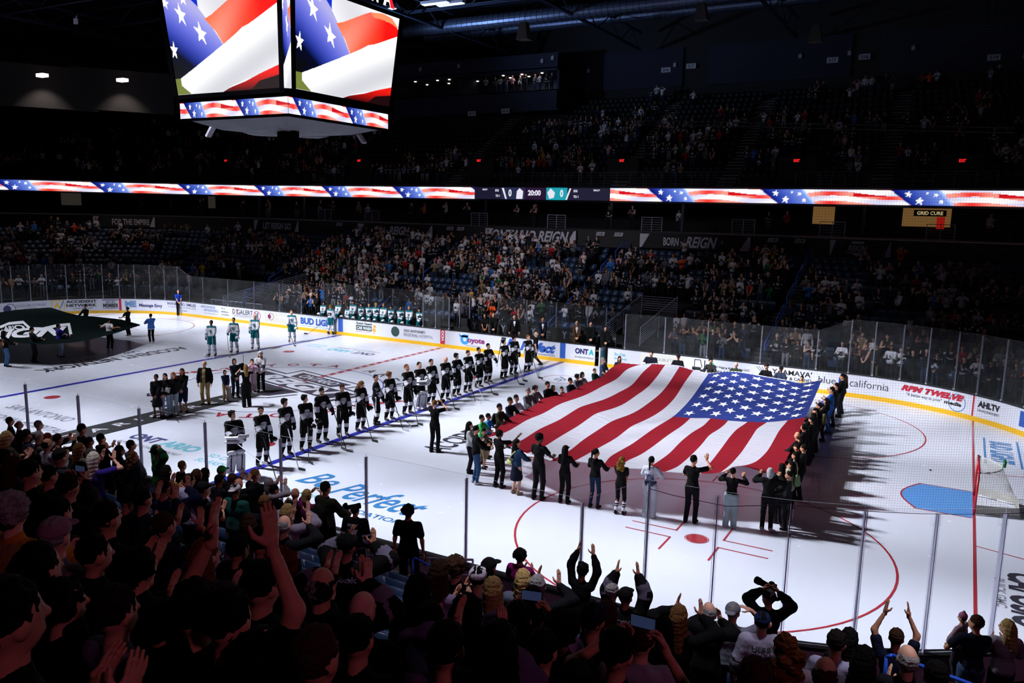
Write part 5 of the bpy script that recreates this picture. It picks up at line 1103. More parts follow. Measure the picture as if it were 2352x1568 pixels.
# ---------------------------------------------------------------- LED pictures: waving stars and stripes
emv = emit_plain(mat('led_picture', vcol=True, emit='v', es=1.2, var=0)); emit_plain(blackp)
def inpoly(P, x, y):
    P = np.array(P); c = np.zeros(x.shape, bool); j = len(P)-1
    for i in range(len(P)):
        xi, yi = P[i]; xj, yj = P[j]
        c ^= ((yi > y) != (yj > y)) & (x < (xj-xi)*(y-yi)/(yj-yi+1e-12)+xi); j = i
    return c
def star_poly(cx, cy, r, rot, sx=1., sy=1., shear=0.):
    o = []
    for i in range(10):
        a = rot+PI*i/5; q = r if i % 2 == 0 else r*.4; o.append((cx+q*math.cos(a)*sx+shear*q*math.sin(a), cy+q*math.sin(a)*sy))
    return o
def big_pic(s, t):
    """picture of the large screens; s to the right, t up, both 0..1"""
    x = s*1095; y = (1-t)*830
    n = len(x); c = np.ones((n, 3))*lin('#f4f4fa'); g_ = np.clip((x-400)/900, 0, 1)[:, None]
    fold = (.86+.14*np.sin(x/140.-y/210.+1))[:, None]; c = c*fold
    def fill(P, col): m = inpoly(P, x, y); c[m] = col(m) if callable(col) else lin(col); return m
    fill([(-10, -10), (240, -10), (330, 120), (560, 440), (430, 500), (250, 590), (120, 690), (20, 830), (-10, 830)], '#1535c8')
    def sh(m): q = ((x[m]-0)*.62-(y[m]-0)*.78); w = np.clip((q+330)/420, 0, 1)[:, None]; return np.array(lin('#02051c'))*(1-w)**2+np.array(lin('#1c46e8'))*w*(1-w)*2+np.array(lin('#a9a6dd'))*w**2
    fill([(-10, -10), (300, -10), (350, 120), (430, 230), (560, 440), (500, 490), (380, 540), (250, 600), (120, 700), (20, 830), (-10, 830)], sh)
    fill([(300, -10), (350, 110), (330, -10)], '#0b2ab8'); fill([(215, -10), (345, -10), (352, 115), (270, 30)], '#1030c0')
    fill([(0, 690), (70, 690), (100, 760), (220, 830), (-10, 830)], '#6f7a35'); fill([(-10, 560), (120, 590), (100, 640), (60, 690), (-10, 690)], '#04050a')
    def rd(m): q = np.clip((x[m]-450)/500, 0, 1)[:, None]; k_ = (.5+.5*np.sin(x[m]/75.+y[m]/90.))[:, None]; return np.array(lin('#f07048'))*(1-q)*1+np.array(lin('#ff1410'))*q*(.75+.25*k_)+.15*(1-k_)*(1-q)
    fill([(400, 215), (470, 190), (560, 140), (700, 60), (760, 30), (900, 10), (1010, 25), (1110, 120), (1110, 160), (980, 230), (860, 290), (760, 320), (640, 400), (570, 450), (500, 330)], rd)
    fill([(760, 30), (900, 5), (1010, 20), (1110, 100), (1010, 70), (880, 60), (800, 70)], '#ff8a60')
    def w2(m): q = (.5+.5*np.sin((x[m]*.5+y[m])/95.))[:, None]; return np.array(lin('#ffffff'))*q+np.array(lin('#c9cad0'))*(1-q)
    fill([(60, 690), (250, 600), (560, 440), (760, 330), (870, 280), (1110, 160), (1110, 640), (900, 700), (700, 760), (600, 790), (540, 830), (160, 830), (60, 750)], w2)
    def r3(m): q = np.clip((y[m]-690)/140, 0, 1)[:, None]; return np.array(lin('#e81810'))*(1-q)+np.array(lin('#2a0404'))*q
    fill([(500, 835), (600, 795), (760, 755), (900, 705), (1110, 640), (1110, 835)], r3); fill([(800, 835), (900, 760), (1110, 720), (1110, 835)], '#1a0608')
    for st in (((38, 445), 72, -1.45, .6, 1.25, 0), ((165, 155), 88, -1.3, .6, 1.25, .3), ((345, 330), 92, -1.25, .65, 1.2, .35), ((210, 30), 60, -1.3, .7, 1, .2), ((20, 40), 60, -1.2, .7, 1, .2)):
        (cx, cy), r, rot, sx, sy, she = st; fill(star_poly(cx, cy, r, rot, sx, sy, she), '#ffffff')
    return c
def strip_pic(u, t):
    """repeating ribbon picture, period 1 in u, t 0..1 upward"""
    u = u % 1.; c = np.ones((len(u), 3))*lin('#f6f4fb'); y = 1-t
    wv = .16*np.sin(2*PI*(u*1.0-.15))
    s_ = (y+wv*1.3+.25*u)*1.55+.35; k_ = ((s_ % 1.) > .45).astype(int); f_ = s_-np.floor(s_)
    red = (k_ == 0); sh = (.5+.5*np.sin(2*PI*(u*2.3+.3)))[:, None]
    R_ = np.array(lin('#e83a34'))*sh**2+np.array(lin('#f4988a'))*(1-sh**2); c[red] = R_[red]
    dk = red & (y < .5) & (u > .58) & (u < .82); c[dk] = lin('#c8101c'); gq = (.5+.5*np.sin(2*PI*(u*1.6+y*.6)))[:, None]; c[~red] = (np.array(lin('#ffffff'))*gq+np.array(lin('#cfcdea'))*(1-gq))[~red]
    can = (u < .30-.10*(1-y)+.04) & (u > -.1) | (u > .93+.07*y)
    uu = np.where(u > .5, u-1, u); q = np.clip((uu+.12-.10*y)/.40, 0, 1)[:, None]
    B_ = np.array(lin('#0a1670'))*(1-q)**2+np.array(lin('#2a50d0'))*2*q*(1-q)+np.array(lin('#9ab4ec'))*q**2; B_ = B_*(1-.0)+(q > .75)*np.array(lin('#8aa8e8'))*.5
    can = (uu > -.15+.15*y) & (uu < .20+.10*y); c[can] = B_[can]
    for cx, cy, r in ((-.02, .28, .19), (.06, .72, .24), (.17, .30, .15), (.21, .75, .14), (.11, .2, .10)):
        m = inpoly(star_poly(cx*8.5, cy, r*1.25, -PI/2+.1), uu*8.5, y); c[m] = (1, 1, 1)
    return c
def led(name, corner_fn, nu, nv, pic, parent, es=1.):
    U, T_ = np.meshgrid(np.linspace(0, 1, nu+1), np.linspace(0, 1, nv+1), indexing='ij'); U = U.ravel(); T_ = T_.ravel()
    P = corner_fn(U, T_); Cc = pic(U, T_)
    i, j = np.meshgrid(np.arange(nu), np.arange(nv), indexing='ij'); a = (i*(nv+1)+j).ravel(); F = np.stack([a, a+nv+1, a+nv+2, a+1], 1)
    return obj(name, rawmesh(name, P, F, emv, None, False, Cc), parent)
def quad(A, B, Cq, D):
    A, B, Cq, D = map(np.array, (A, B, Cq, D))
    return lambda u, t: ((1-u)*(1-t))[:, None]*A+(u*(1-t))[:, None]*B+(u*t)[:, None]*Cq+((1-u)*t)[:, None]*D
# scoreboard
X0, Y0 = .1, .72; hs = 3.05
sb = empty('scoreboard', (0, 0, 0), 0, 'huge hanging video scoreboard showing a waving flag of stars and stripes', 'scoreboard')
def face_q(k, h0, h1, z0, z1, w0, w1):
    """panel k (0 faces -y, 1 +x, 2 +y, 3 -x); half widths w0 (bottom) w1 (top), distances h0, h1"""
    c = [(0, -1), (1, 0), (0, 1), (-1, 0)][k]; r_ = (-c[1], c[0])
    g_ = lambda h, w, z: (X0+c[0]*h+r_[0]*w, Y0+c[1]*h+r_[1]*w, z)
    return g_(h0, -w0, z0), g_(h0, w0, z0), g_(h1, w1, z1), g_(h1, -w1, z1)
for k in range(4):
    led('screen', quad(*face_q(k, 3.28, 3.62, 12.42, 16.15, 2.85, 3.15)), 240, 180, big_pic, sb)
    led('ring_display', quad(*face_q(k, 3.06, 3.06, 11.5, 12.13, 3.05, 3.05)), 400, 36, (lambda k: lambda u, t: strip_pic(u*2.0+.78+.0*k, t))(k), sb)
    a = face_q(k, 3.32, 3.66, 12.42, 16.15, 2.85, 3.15); b_ = face_q((k+1) % 4, 3.32, 3.66, 12.42, 16.15, 2.85, 3.15)
    A, D = np.array(a[1]), np.array(a[2]); B, E_ = np.array(b_[0]), np.array(b_[3])
    ins = lambda P, Q, t: P+(Q-P)*t
    led('corner_screen', quad(ins(A, B, .2), ins(A, B, .8), ins(D, E_, .8), ins(D, E_, .2)), 40, 180, lambda u, t: big_pic(.05+u*.5, t), sb)
hb = MB()
for k in range(4):
    a = face_q(k, 3.24, 3.58, 12.28, 16.3, 2.97, 3.27); b2 = face_q(k, 2.7, 3.0, 12.28, 16.3, 2.97, 3.27)
    hb.add(list(a)+list(b2), [(0, 1, 2, 3), (7, 6, 5, 4), (3, 2, 6, 7), (0, 3, 7, 4), (1, 5, 6, 2), (0, 4, 5, 1)])
    for (u0, u1, v0, v1) in ((-.04, 1.04, -.045, -.005), (-.04, 1.04, 1.005, 1.045), (-.045, -.008, -.04, 1.04), (1.008, 1.045, -.04, 1.04)):
        q = quad(*face_q(k, 3.30, 3.64, 12.42, 16.15, 2.85, 3.15)); P = q(np.array([u0, u1, u1, u0]), np.array([v0, v0, v1, v1])); hb.add([tuple(p) for p in P], [(0, 1, 2, 3)])
hb.box((X0, Y0, 14.2), (5.6, 5.6, 3.6)); hb.box((X0, Y0, 12.35), (5.9, 5.9, .3)); hb.box((X0, Y0, 11.82), (6.05, 6.05, .74)); hb.build('housing', blackp, sb)
hb = MB(); pts = []
for k in range(4):
    c = [(-1, -1), (1, -1), (1, 1), (-1, 1)][k]; c2 = [(-1, -1), (1, -1), (1, 1), (-1, 1)][(k+1) % 4]
    for j in range(8):
        t0, t1 = j/8, (j+1)/8
        def pt(t, lv): x = c[0]+(c2[0]-c[0])*t; y = c[1]+(c2[1]-c[1])*t; r_ = (2.75, 1.9, .35)[lv]; z = (11.43, 11.12+.08*math.sin(t*9), 10.98)[lv]; return (X0+x*r_, Y0+y*r_, z)
        for lv in (0, 1): hb.add([pt(t0, lv), pt(t1, lv), pt(t1, lv+1), pt(t0, lv+1)], [(0, 1, 2, 3)])
hb.build('underside_fabric', mat('grey_drape', '#55565e', .7, bump=.6, bscale=3), sb, True)
hb = MB(); hb.box((X0+.9, Y0-.9, 10.9), (.75, .5, .8)); hb.box((X0+.9, Y0-.9, 10.35), (.6, .4, .35)); hb.build('speaker', blackp, sb)
for k in (0, 1):
    q = face_q(k, 3.45, 3.45, 16.55, 17.25, 3.2, 3.2); fq = (lambda q: lambda u, v: tuple(np.array(q[0])*(1-u)*(1-v)+np.array(q[1])*u*(1-v)+np.array(q[2])*u*v+np.array(q[3])*(1-u)*v))(q)
    wl = mat('sign_letter_glow', emit='#ffffff', es=1.1)
    text_on('arena_lettering', 'TOYOTA AREN', fq, .02, .80, .0, 1, wl, sb, 0, .05, 1.25); text_on('arena_lettering', 'A', fq, .85, .95, 0, 1, wl, sb, 0, .05)
    poly_on('lettering_accent', [[(.925, -.05), (.97, -.05), (.925, .7), (.91, .45)]], lambda u, v: tuple(np.array(fq(u, v))*(1, 1, 1)+np.array(((0, -.03, 0), (.03, 0, 0))[k])), mat('sign_red_glow', emit='#ff2030', es=1.1), sb)
hb = MB()
for x, y in ((-2, -2), (2, -2), (2, 2), (-2, 2)): hb.bar((X0+x, Y0+y, 16), (X0+x*1.2, Y0+y*1.2, 25), .03, 6)
hb.build('hanging_cables', dsteel, sb)
for i, (px, py, a) in enumerate(((485, 300, .7), (828, 315, -.7))):
    p = atz(px, py, 10.9) if False else np.array(ray(px, py)[1])*40/1.0+np.array((CX, CY, CZ)); b = MB(); b.box((0, 0, 0), (.12, .3, .75), 0, Matrix.Rotation(a, 3, 'Y')); o = b.build('hanging_speaker', mat('pale_housing', '#6b6a76', .6)); o.location = tuple(p); tagp(o, 'slanted pale fixture hanging under the scoreboard, %s one' % ('left' if i == 0 else 'right'), 'fixture')
    b = MB(); b.bar((0, 0, .3), (0, 0, 24-p[2]), .008, 5); b.build('cable', dsteel, o)
# ribbon display round the upper deck
rb = empty('ribbon_display', (0, 0, 0), 0, 'long curved LED ribbon display with waving stars and stripes and the score', 'display')
P = bowl(21.05, 14)
path = [p for p in P if p[1] > 0]; ang = lambda p: p[0]
L1 = sorted([p for p in P if p[1] > -1], key=lambda p: math.atan2(p[1]-0, p[0])*-1)
L1 = [p for p in L1]
# order from the left end round to the right end
L1.sort(key=lambda p: -math.atan2(p[1], p[0]))
seg = np.array(L1); sl_ = np.r_[0, np.cumsum(np.hypot(*np.diff(seg, axis=0).T))]
def rib(s): return np.stack([np.interp(s, sl_, seg[:, 0]), np.interp(s, sl_, seg[:, 1])], 1)
s_at = lambda x: float(np.interp(x, seg[(seg[:, 1] > 25), 0], sl_[(seg[:, 1] > 25)])) 
sA, sB = s_at(-11.1), s_at(1.4); PERL = 8.5
def rib_led(a, b, off, name='picture'):
    n = int((b-a)*14)
    led(name, lambda u, t: np.c_[rib(a+(b-a)*u), 8.92+.98*t], n, 20, lambda u, t: strip_pic((a+(b-a)*u-off)/PERL, t), rb)
rib_led(0.1, sA, sA-7.6); rib_led(sB, sl_[-1]-.1, sB+4.3)
def rfn(o): return lambda u, v: (u, 33.985-o, v)
scm = {k: mat('led_'+k, emit=c_, es=1) for k, c_ in dict(dark='#1a1830', white='#e8e6f4', teal='#18a0b0', plum='#241030', blueg='#252a4a').items()}
poly_on('score_background', [irect(-11.1, 8.92, -8.5, 9.9), irect(-3.0, 8.92, 1.4, 9.9)], rfn(.01), scm['dark'], rb)
poly_on('score_background', [irect(-8.5, 8.92, -6.2, 9.9)], rfn(.01), scm['blueg'], rb); poly_on('score_background', [irect(-6.2, 8.92, -4.2, 9.9)], rfn(.01), scm['plum'], rb); poly_on('score_background', [irect(-4.2, 8.92, -2.3, 9.9)], rfn(.015), scm['teal'], rb)
for s_, u0, u1, v0, v1 in (('0', -7.75, -7.45, 9.15, 9.75), ('20:00', -5.9, -4.7, 9.25, 9.7), ('0', -2.95, -2.65, 9.15, 9.75), ('PENALTY', -10.3, -9.8, 9.65, 9.78), ('SOG', -9.05, -8.7, 9.55, 9.75), ('TO 1', -9.0, -8.6, 9.1, 9.3), ('SOG', -1.75, -1.4, 9.55, 9.75), ('TO 1', -1.75, -1.3, 9.1, 9.3), ('PENALTY', .0, .55, 9.65, 9.78)):
    text_on('score_lettering', s_, rfn(.03), u0, u1, v0, v1, scm['white'], rb, 0, .04)
poly_on('score_graphic', [[(-8.4, 9.85), (-8.2, 9.85), (-7.9, 8.95), (-8.05, 8.95)], [(-2.1, 9.85), (-1.95, 9.85), (-2.3, 8.95), (-2.45, 8.95)], [(-7.0, 8.97), (-6.4, 8.97), (-6.35, 9.6), (-6.7, 9.85), (-6.95, 9.6)], [(-4.1, 9.5), (-3.8, 9.85), (-3.4, 9.5), (-3.5, 9.1), (-3.9, 9.0)]], rfn(.03), scm['white'], rb)
# ---------------------------------------------------------------- roof steel, ducts, hung gear
steel = mat('blue_grey_steel', '#28344e', .5, .3)
def truss(p0, p1, label, h=1.4, n=12, r=.09):
    t = MB(); p0 = Vector(p0); p1 = Vector(p1); up = Vector((0, 0, h))
    d = (p1-p0); L_ = d.length; R = d.to_track_quat('Y', 'Z').to_matrix()
    for o_ in (0, h):
        c = (p0+p1)/2+Vector((0, 0, o_)); t.box(tuple(c), (.28, L_, .05), 0, R); t.box(tuple(c+Vector((0, 0, .1))), (.05, L_, .2), 0, R)
    for i in range(n):
        a = p0.lerp(p1, i/n); b = p0.lerp(p1, (i+1)/n); t.bar(a+(up if i % 2 else Vector()), b+(Vector() if i % 2 else up), .05, 6)
    return tagp(t.build('roof_truss', steel), label, 'truss')
for i, y in enumerate((16, 23, 30, 37)): truss((-70, y, 23.6), (40, y, 23.6), '%s long roof truss crossing the hall from the near side' % ORD[i], 1.6, 40)
for i, x in enumerate((-45, -28, -14, -2, 12, 26)): truss((x, -12, 22.9), (x, 48, 22.9), '%s cross truss under the roof from the left' % ORD[i], 1.5, 24)
for i, (y, z, r_) in enumerate(((33.5, 23.2, .55), (42, 24.6, .5))):
    d = MB(); n = 90
    for k in range(n):
        x = -22+k*.5; d.bar((x, y, z), (x+.47, y, z), r_, 18); d.bar((x+.47, y, z), (x+.5, y, z), r_*1.05, 18)
    tagp(d.build('air_duct', mat('galvanised_duct', '#4a5570', .4, .7), None, False), 'round ribbed air duct below the roof, %s one' % ('nearer' if i == 0 else 'farther'), 'duct')
for i, (px, py) in enumerate(((880, 22), (1000, 8), (1035, 10))):
    p = atz(px, py, 23.0); b = MB(); b.box((0, 0, .1), (2.4, .5, .2)); b.box((0, 0, -.02), (2.2, .4, .04), 1); o = b.build('roof_lamp', [alum, mat('roof_lamp_glow', emit='#bfe0ff', es=3)]); o.location = tuple(p); tagp(o, 'bright strip lamp among the roof beams, %s from the left' % ORD[i], 'lamp')
for i, (px, py) in enumerate(((1204, 70), (1612, 25), (1874, 75))):
    o_, d_ = ray(px, py); p = o_+d_*44; b = MB(); b.add([(-.35, -.3, -.5), (.35, -.3, -.5), (.35, .3, -.5), (-.35, .3, -.5), (-.18, -.2, .4), (.18, -.2, .4), (.18, .2, .4), (-.18, .2, .4)], [(3, 2, 1, 0), (4, 5, 6, 7), (0, 1, 5, 4), (1, 2, 6, 5), (2, 3, 7, 6), (3, 0, 4, 7)]); b.bar((0, 0, .4), (0, 0, 24-p[2]), .012, 5)
    o = b.build('hanging_speaker', mat('speaker_grey', '#2a2a2c', .7)); o.location = tuple(p); tagp(o, 'small dark loudspeaker hanging from the roof, %s from the left' % ORD[i], 'speaker')
# slim catwalk truss hanging in front of the upper stand
a, b_ = aty(1460, 285, 34.5), aty(2330, 305, 30.5); t = MB(); t.path([a, b_], .03, 5); t.path([a+(0, 0, .28), b_+(0, 0, .28)], .025, 5)
for i in range(24): t.bar(a+(b_-a)*i/24+(0, 0, .28*(i % 2)), a+(b_-a)*(i+1)/24+(0, 0, .28*((i+1) % 2)), .012, 4)
m_ = aty(1590, 212, 34.5); e_ = aty(1880, 78, 33); t.path([a, m_, e_, (e_[0], e_[1], 26.9)], .012, 5); t.path([e_, b_], .012, 5)
tagp(t.build('hanging_truss', mat('dull_steel2', '#3a3a3c', .5, .6)), 'slim dark truss hung on cables before the right upper stand', 'truss')
for i, (px, py) in enumerate(((174, 49), (966, 159), (1054, 152), (1269, 133), (1245, 140), (1550, 149), (1352, 163), (2098, 110), (1951, 122), (1838, 129))):
    p = aty(px, py, 43.9) if -28 < aty(px, py, 43.9)[0] < -8 else aty(px, py, 49.6) if py > 60 else np.array(ray(px, py)[1])*50+np.array((CX, CY, CZ)); b = MB(); b.box((0, 0, 0), (.28, .12, .34)); b.bar((0, 0, .17), (0, .1, .35), .03, 6); o = b.build('wall_speaker', mat('pale_box', '#8d8c98', .6)); o.location = tuple(p); tagp(o, 'tiny pale box fixed high up, %s from the left' % ORD[[0, 1, 2, 4, 3, 6, 5, 9, 8, 7][i]], 'fixture')
# ================================================================ the big flag
def PX(ox, oy, sc, pts): return [(ox+x/sc, oy+y/sc) for x, y in pts]
A_ = lambda *p: PX(1100, 820, 5.4075, p); B_ = lambda *p: PX(1500, 820, 5.4075, p)
LOW = [A_((92, 985), (190, 945), (300, 800), (440, 720), (600, 650), (700, 590), (780, 505), (900, 490)),
       A_((115, 992), (235, 968), (350, 930), (600, 775), (800, 700), (1000, 580), (1120, 540)),
       A_((345, 1085), (500, 1055), (750, 890), (1000, 780), (1240, 625), (1330, 590)),
       A_((600, 1195), (800, 1120), (1000, 990), (1240, 850), (1450, 695), (1560, 665)),
       A_((890, 1285), (1130, 1160), (1300, 1020), (1500, 890), (1650, 790), (1790, 742)),
       A_((1190, 1290), (1480, 1130), (1700, 1010), (1900, 850), (2060, 785)),
       A_((1545, 1345), (1620, 1235), (1900, 1080), (2080, 950), (2163, 890))+B_((150, 800), (245, 747)),
       A_((1745, 1375), (1830, 1285), (2000, 1220), (2163, 1108))+B_((200, 955), (350, 860), (460, 764)),
       A_((2080, 1390))+B_((40, 1310), (200, 1200), (350, 1040), (500, 920), (620, 860), (705, 769)),
       B_((150, 1422), (300, 1370), (450, 1240), (600, 1090), (700, 960), (830, 890), (935, 794)),
       B_((590, 1445), (720, 1300), (850, 1130), (950, 990), (1050, 880), (1185, 809)),
       B_((840, 1430), (960, 1340), (1100, 1180), (1220, 1000), (1300, 870), (1430, 813)),
       B_((1085, 1350), (1260, 1325), (1420, 1170), (1500, 1030), (1570, 900), (1675, 786)),
       B_((1500, 1475), (1620, 1340), (1700, 1180), (1770, 1050), (1830, 900), (1892, 746))]
HIGH = [A_((900, 490), (1070, 455), (1240, 385), (1350, 290), (1500, 280), (1580, 190), (1650, 120), (1760, 70)),
        A_((1120, 540), (1240, 505), (1400, 440), (1540, 350), (1700, 290), (1850, 130), (2005, 92)),
        A_((1330, 590), (1600, 520), (1750, 420), (1880, 380), (2030, 190), (2150, 85)),
        A_((1560, 665), (1700, 640), (1820, 580), (1950, 470), (2080, 400), (2163, 300))+B_((60, 230), (150, 96)),
        A_((1790, 742), (1960, 690), (2060, 600), (2163, 530))+B_((100, 450), (200, 320), (330, 115)),
        A_((2060, 785), (2163, 735))+B_((150, 640), (280, 500), (380, 330), (500, 165)),
        B_((245, 747), (400, 600), (500, 480), (600, 330), (690, 203)), B_((460, 764), (570, 640), (680, 500), (770, 350), (850, 187)),
        B_((705, 769), (820, 640), (920, 490), (970, 340), (1010, 183)), B_((935, 794), (1010, 640), (1095, 490), (1150, 370), (1192, 208)),
        B_((1185, 809), (1260, 660), (1340, 520), (1385, 400), (1430, 253)), B_((1430, 813), (1510, 680), (1590, 540), (1630, 410), (1655, 290)),
        B_((1675, 786), (1750, 640), (1810, 530), (1845, 420), (1865, 326)), B_((1892, 746), (1950, 620), (2005, 500), (2055, 390), (2090, 292))]
def fz(u, v):
    e = math.sin(PI*min(max(u, 0), 1))*math.sin(PI*min(max(v/13, 0), 1))
    z = 1.15+.18*u-.35*e+.05*e*math.sin(2*PI*(2.2*u+.06*v))+.02*e*math.sin(2*PI*(5*u-.2*v+.3))
    if u < .03: z += .42*math.exp(-(v-12)**2/.5)
    return z
NU = 60
def resamp(pts, u0, u1, v, n):
    P = np.array(pts); s_ = np.r_[0, np.cumsum(np.hypot(*np.diff(P, axis=0).T))]; s_ /= s_[-1]
    us = np.linspace(0, 1, n+1); W3 = np.array([atz(np.interp(t, s_, P[:, 0]), np.interp(t, s_, P[:, 1]), fz(u0+(u1-u0)*t, v)) for t in us])
    q = np.r_[0, np.cumsum(np.linalg.norm(np.diff(W3, axis=0), axis=1))]; q /= q[-1]
    tt = np.interp(us, q, us)
    # smooth the pixel polyline a little
    xs = np.interp(tt, s_, P[:, 0]); ys = np.interp(tt, s_, P[:, 1])
    return xs, ys, u0+(u1-u0)*tt
FL = []
for v in range(14):
    x1, y1, u1_ = resamp(LOW[v], 0, .6, v, 36); x2, y2, u2_ = resamp(HIGH[v], .6, 1, v, 24)
    x = np.r_[x1, x2[1:]]; y = np.r_[y1, y2[1:]]
    for _ in range(6):
        xi = x.copy(); yi = y.copy(); x[1:-1] = .25*xi[:-2]+.5*xi[1:-1]+.25*xi[2:]; y[1:-1] = .25*yi[:-2]+.5*yi[1:-1]+.25*yi[2:]
    FL.append((x, y))
SUBV = 6; grid = []
for j in range(13*SUBV+1):
    v = j/SUBV; k = min(int(v), 12); w = v-k
    km, kp = max(k-1, 0), min(k+2, 13)
    def cr(a): # catmull-rom across the stripes
        p0, p1, p2, p3 = (FL[i][a] for i in (km, k, k+1, kp)); return .5*((2*p1)+(-p0+p2)*w+(2*p0-5*p1+4*p2-p3)*w*w+(-p0+3*p1-3*p2+p3)*w**3)
    X, Y = (cr(0), cr(1)) if v > 0 else (FL[0][0], FL[0][1])
    grid.append([atz(X[i], Y[i], fz(i/60, v)) for i in range(61)])
G_ = np.array(grid)  # v, u, 3
def flagpt(u, v, dz=0):
    a = min(max(v*SUBV, 0), 13*SUBV-1e-6); b = min(max(u*60, 0), 60-1e-6); i, j = int(a), int(b); p, q = a-i, b-j
    P = (1-p)*(1-q)*G_[i, j]+p*(1-q)*G_[i+1, j]+(1-p)*q*G_[i, j+1]+p*q*G_[i+1, j+1]; return (P[0], P[1], P[2]+dz)
def clothflag(name, c, tr=.35, bsc=3., bst=.9):
    m = bpy.data.materials.new(name); m.use_nodes = True; n = m.node_tree.nodes; L = m.node_tree.links
    for x in list(n): n.remove(x)
    out = n.new('ShaderNodeOutputMaterial'); d = n.new('ShaderNodeBsdfDiffuse'); t = n.new('ShaderNodeBsdfTranslucent'); mx = n.new('ShaderNodeMixShader')
    d.inputs[0].default_value = (*lin(c), 1); t.inputs[0].default_value = (*lin(c), 1); mx.inputs[0].default_value = tr
    tc = n.new('ShaderNodeTexCoord'); mp = n.new('ShaderNodeMapping'); mp.inputs['Scale'].default_value = (.5, 3.2, 1); mp.inputs['Rotation'].default_value = (0, 0, .25)
    nz = n.new('ShaderNodeTexNoise'); nz.inputs['Scale'].default_value = bsc; nz.inputs['Detail'].default_value = 5; b = n.new('ShaderNodeBump'); b.inputs['Strength'].default_value = bst; b.inputs['Distance'].default_value = .09
    L.new(tc.outputs['Object'], mp.inputs[0]); L.new(mp.outputs[0], nz.inputs[0]); L.new(nz.outputs[0], b.inputs['Height']); L.new(b.outputs[0], d.inputs['Normal'])
    L.new(d.outputs[0], mx.inputs[1]); L.new(t.outputs[0], mx.inputs[2]); L.new(mx.outputs[0], out.inputs[0]); MATS[name] = m; return m
fr, fw_, fbm = clothflag('flag_red', '#9c2834'), clothflag('flag_white', '#d6d6e2', .3), clothflag('flag_blue', '#36448a', .2)
nV, nU = G_.shape[:2]; F = []; M_ = []
for i in range(nV-1):
    for j in range(nU-1):
        F.append((i*nU+j, i*nU+j+1, (i+1)*nU+j+1, (i+1)*nU+j)); st = i//SUBV; M_.append(2 if (st >= 6 and j >= 36) else (0 if st % 2 == 0 else 1))
flag = obj('flag', rawmesh('flag', G_.reshape(-1, 3), np.array(F)[:, ::-1], [fr, fw_, fbm], M_, True))
tagp(flag, 'giant red, white and blue flag of stars and stripes held flat over the ice', 'flag')
V = []; Fs = []
for r in range(1, 10):
    for c in range(1, 12):
        if (r+c) % 2: continue
        uc, vc = .6+.4*(c/12), 6+7*(r/10); n = len(V)
        for i in range(10):
            a = PI*i/5; q = 1. if i % 2 == 0 else .4; V.append(flagpt(uc+.0195*q*math.sin(a)*1.0, vc+.30*q*math.cos(a)*1.15, .012))
        V.append(flagpt(uc, vc, .014)); Fs += [(n+i, n+(i+1) % 10, n+10) for i in range(10)]
obj('stars', rawmesh('stars', np.array(V), np.array(Fs), mat('star_white', '#f0f0f6', .8)), flag)
hm = MB(); hm.path([flagpt(1, v/4, .01) for v in range(53)], .025, 6); hm.build('white_header_rope', fw_, flag, True)
# black team banner at the left end
TOP = PX(0, 640, 5.872, [(-400, 640), (-200, 520), (0, 452), (200, 420), (680, 385), (900, 455), (1070, 495), (1290, 510), (1640, 548), (1890, 618)])
BOT = PX(0, 640, 5.872, [(-400, 830), (-200, 840), (0, 850), (200, 862), (560, 885), (880, 870), (1060, 850), (1280, 805), (1540, 740), (1890, 628)])
def bint(P, t): P = np.array(P); s_ = np.linspace(0, 1, len(P)); return np.interp(t, s_, P[:, 0]), np.interp(t, s_, P[:, 1])
def banpt(a, b, dz=0):
    x0, y0 = bint(BOT, a); x1, y1 = bint(TOP, a); z = 1.08+.12*b-.22*math.sin(PI*b)*math.sin(PI*min(1, a))+.08*math.sin(9*a+4*b)*math.sin(PI*b)
    x, y = x0+(x1-x0)*b, y0+(y1-y0)*b; p = atz(x, y, z); return (p[0], p[1], p[2]+dz)
NA, NBb = 80, 24
V = [banpt(i/NA, j/NBb) for i in range(NA+1) for j in range(NBb+1)]; F = [(i*(NBb+1)+j, (i+1)*(NBb+1)+j, (i+1)*(NBb+1)+j+1, i*(NBb+1)+j+1) for i in range(NA) for j in range(NBb)]
ban = obj('team_banner', rawmesh('team_banner', np.array(V), np.array(F), clothflag('banner_black', '#121a1a', .15, 2., .8), None, True)); tagp(ban, 'giant black team banner with a white crest held flat at the left end', 'banner')
bl = PX(0, 640, 5.872, [(0, 0)])
def inv_ban(px, py):
    """crest points given over the banner as fractions"""
    best = None
    for a in np.linspace(0, 1, 81):
        x0, y0 = bint(BOT, a); x1, y1 = bint(TOP, a)
        if abs(x0-x1) < 1e-6: x = x0
        b = (py-y0)/(y1-y0-1e-9); x = x0+(x1-x0)*b; d = abs(x-px)
        if best is None or d < best[0]: best = (d, a, b)
    return best[1], min(max(best[2], 0), 1)
def cr_(pts): return [inv_ban(x/5.872, 640+y/5.872) for x, y in pts]
def thick(pts, w):
    o = []; 
    for (a, b), (c, d) in zip(pts[:-1], pts[1:]): o.append([(a, b), (c, d), (c, d-w), (a, b-w)])
    return o
wl = mat('crest_white', '#c9cad2', .85)
o1 = cr_([(-120, 690), (0, 640), (110, 592), (330, 572), (430, 690), (560, 672), (760, 620), (935, 602)])
poly_on('crest_border', thick(o1, .085)+[cr_([(905, 605), (945, 602), (975, 752), (935, 758)])], lambda a, b: banpt(a, b, .03), wl, ban)
c0 = cr_([(0, 712), (355, 655), (0, 0)]); 
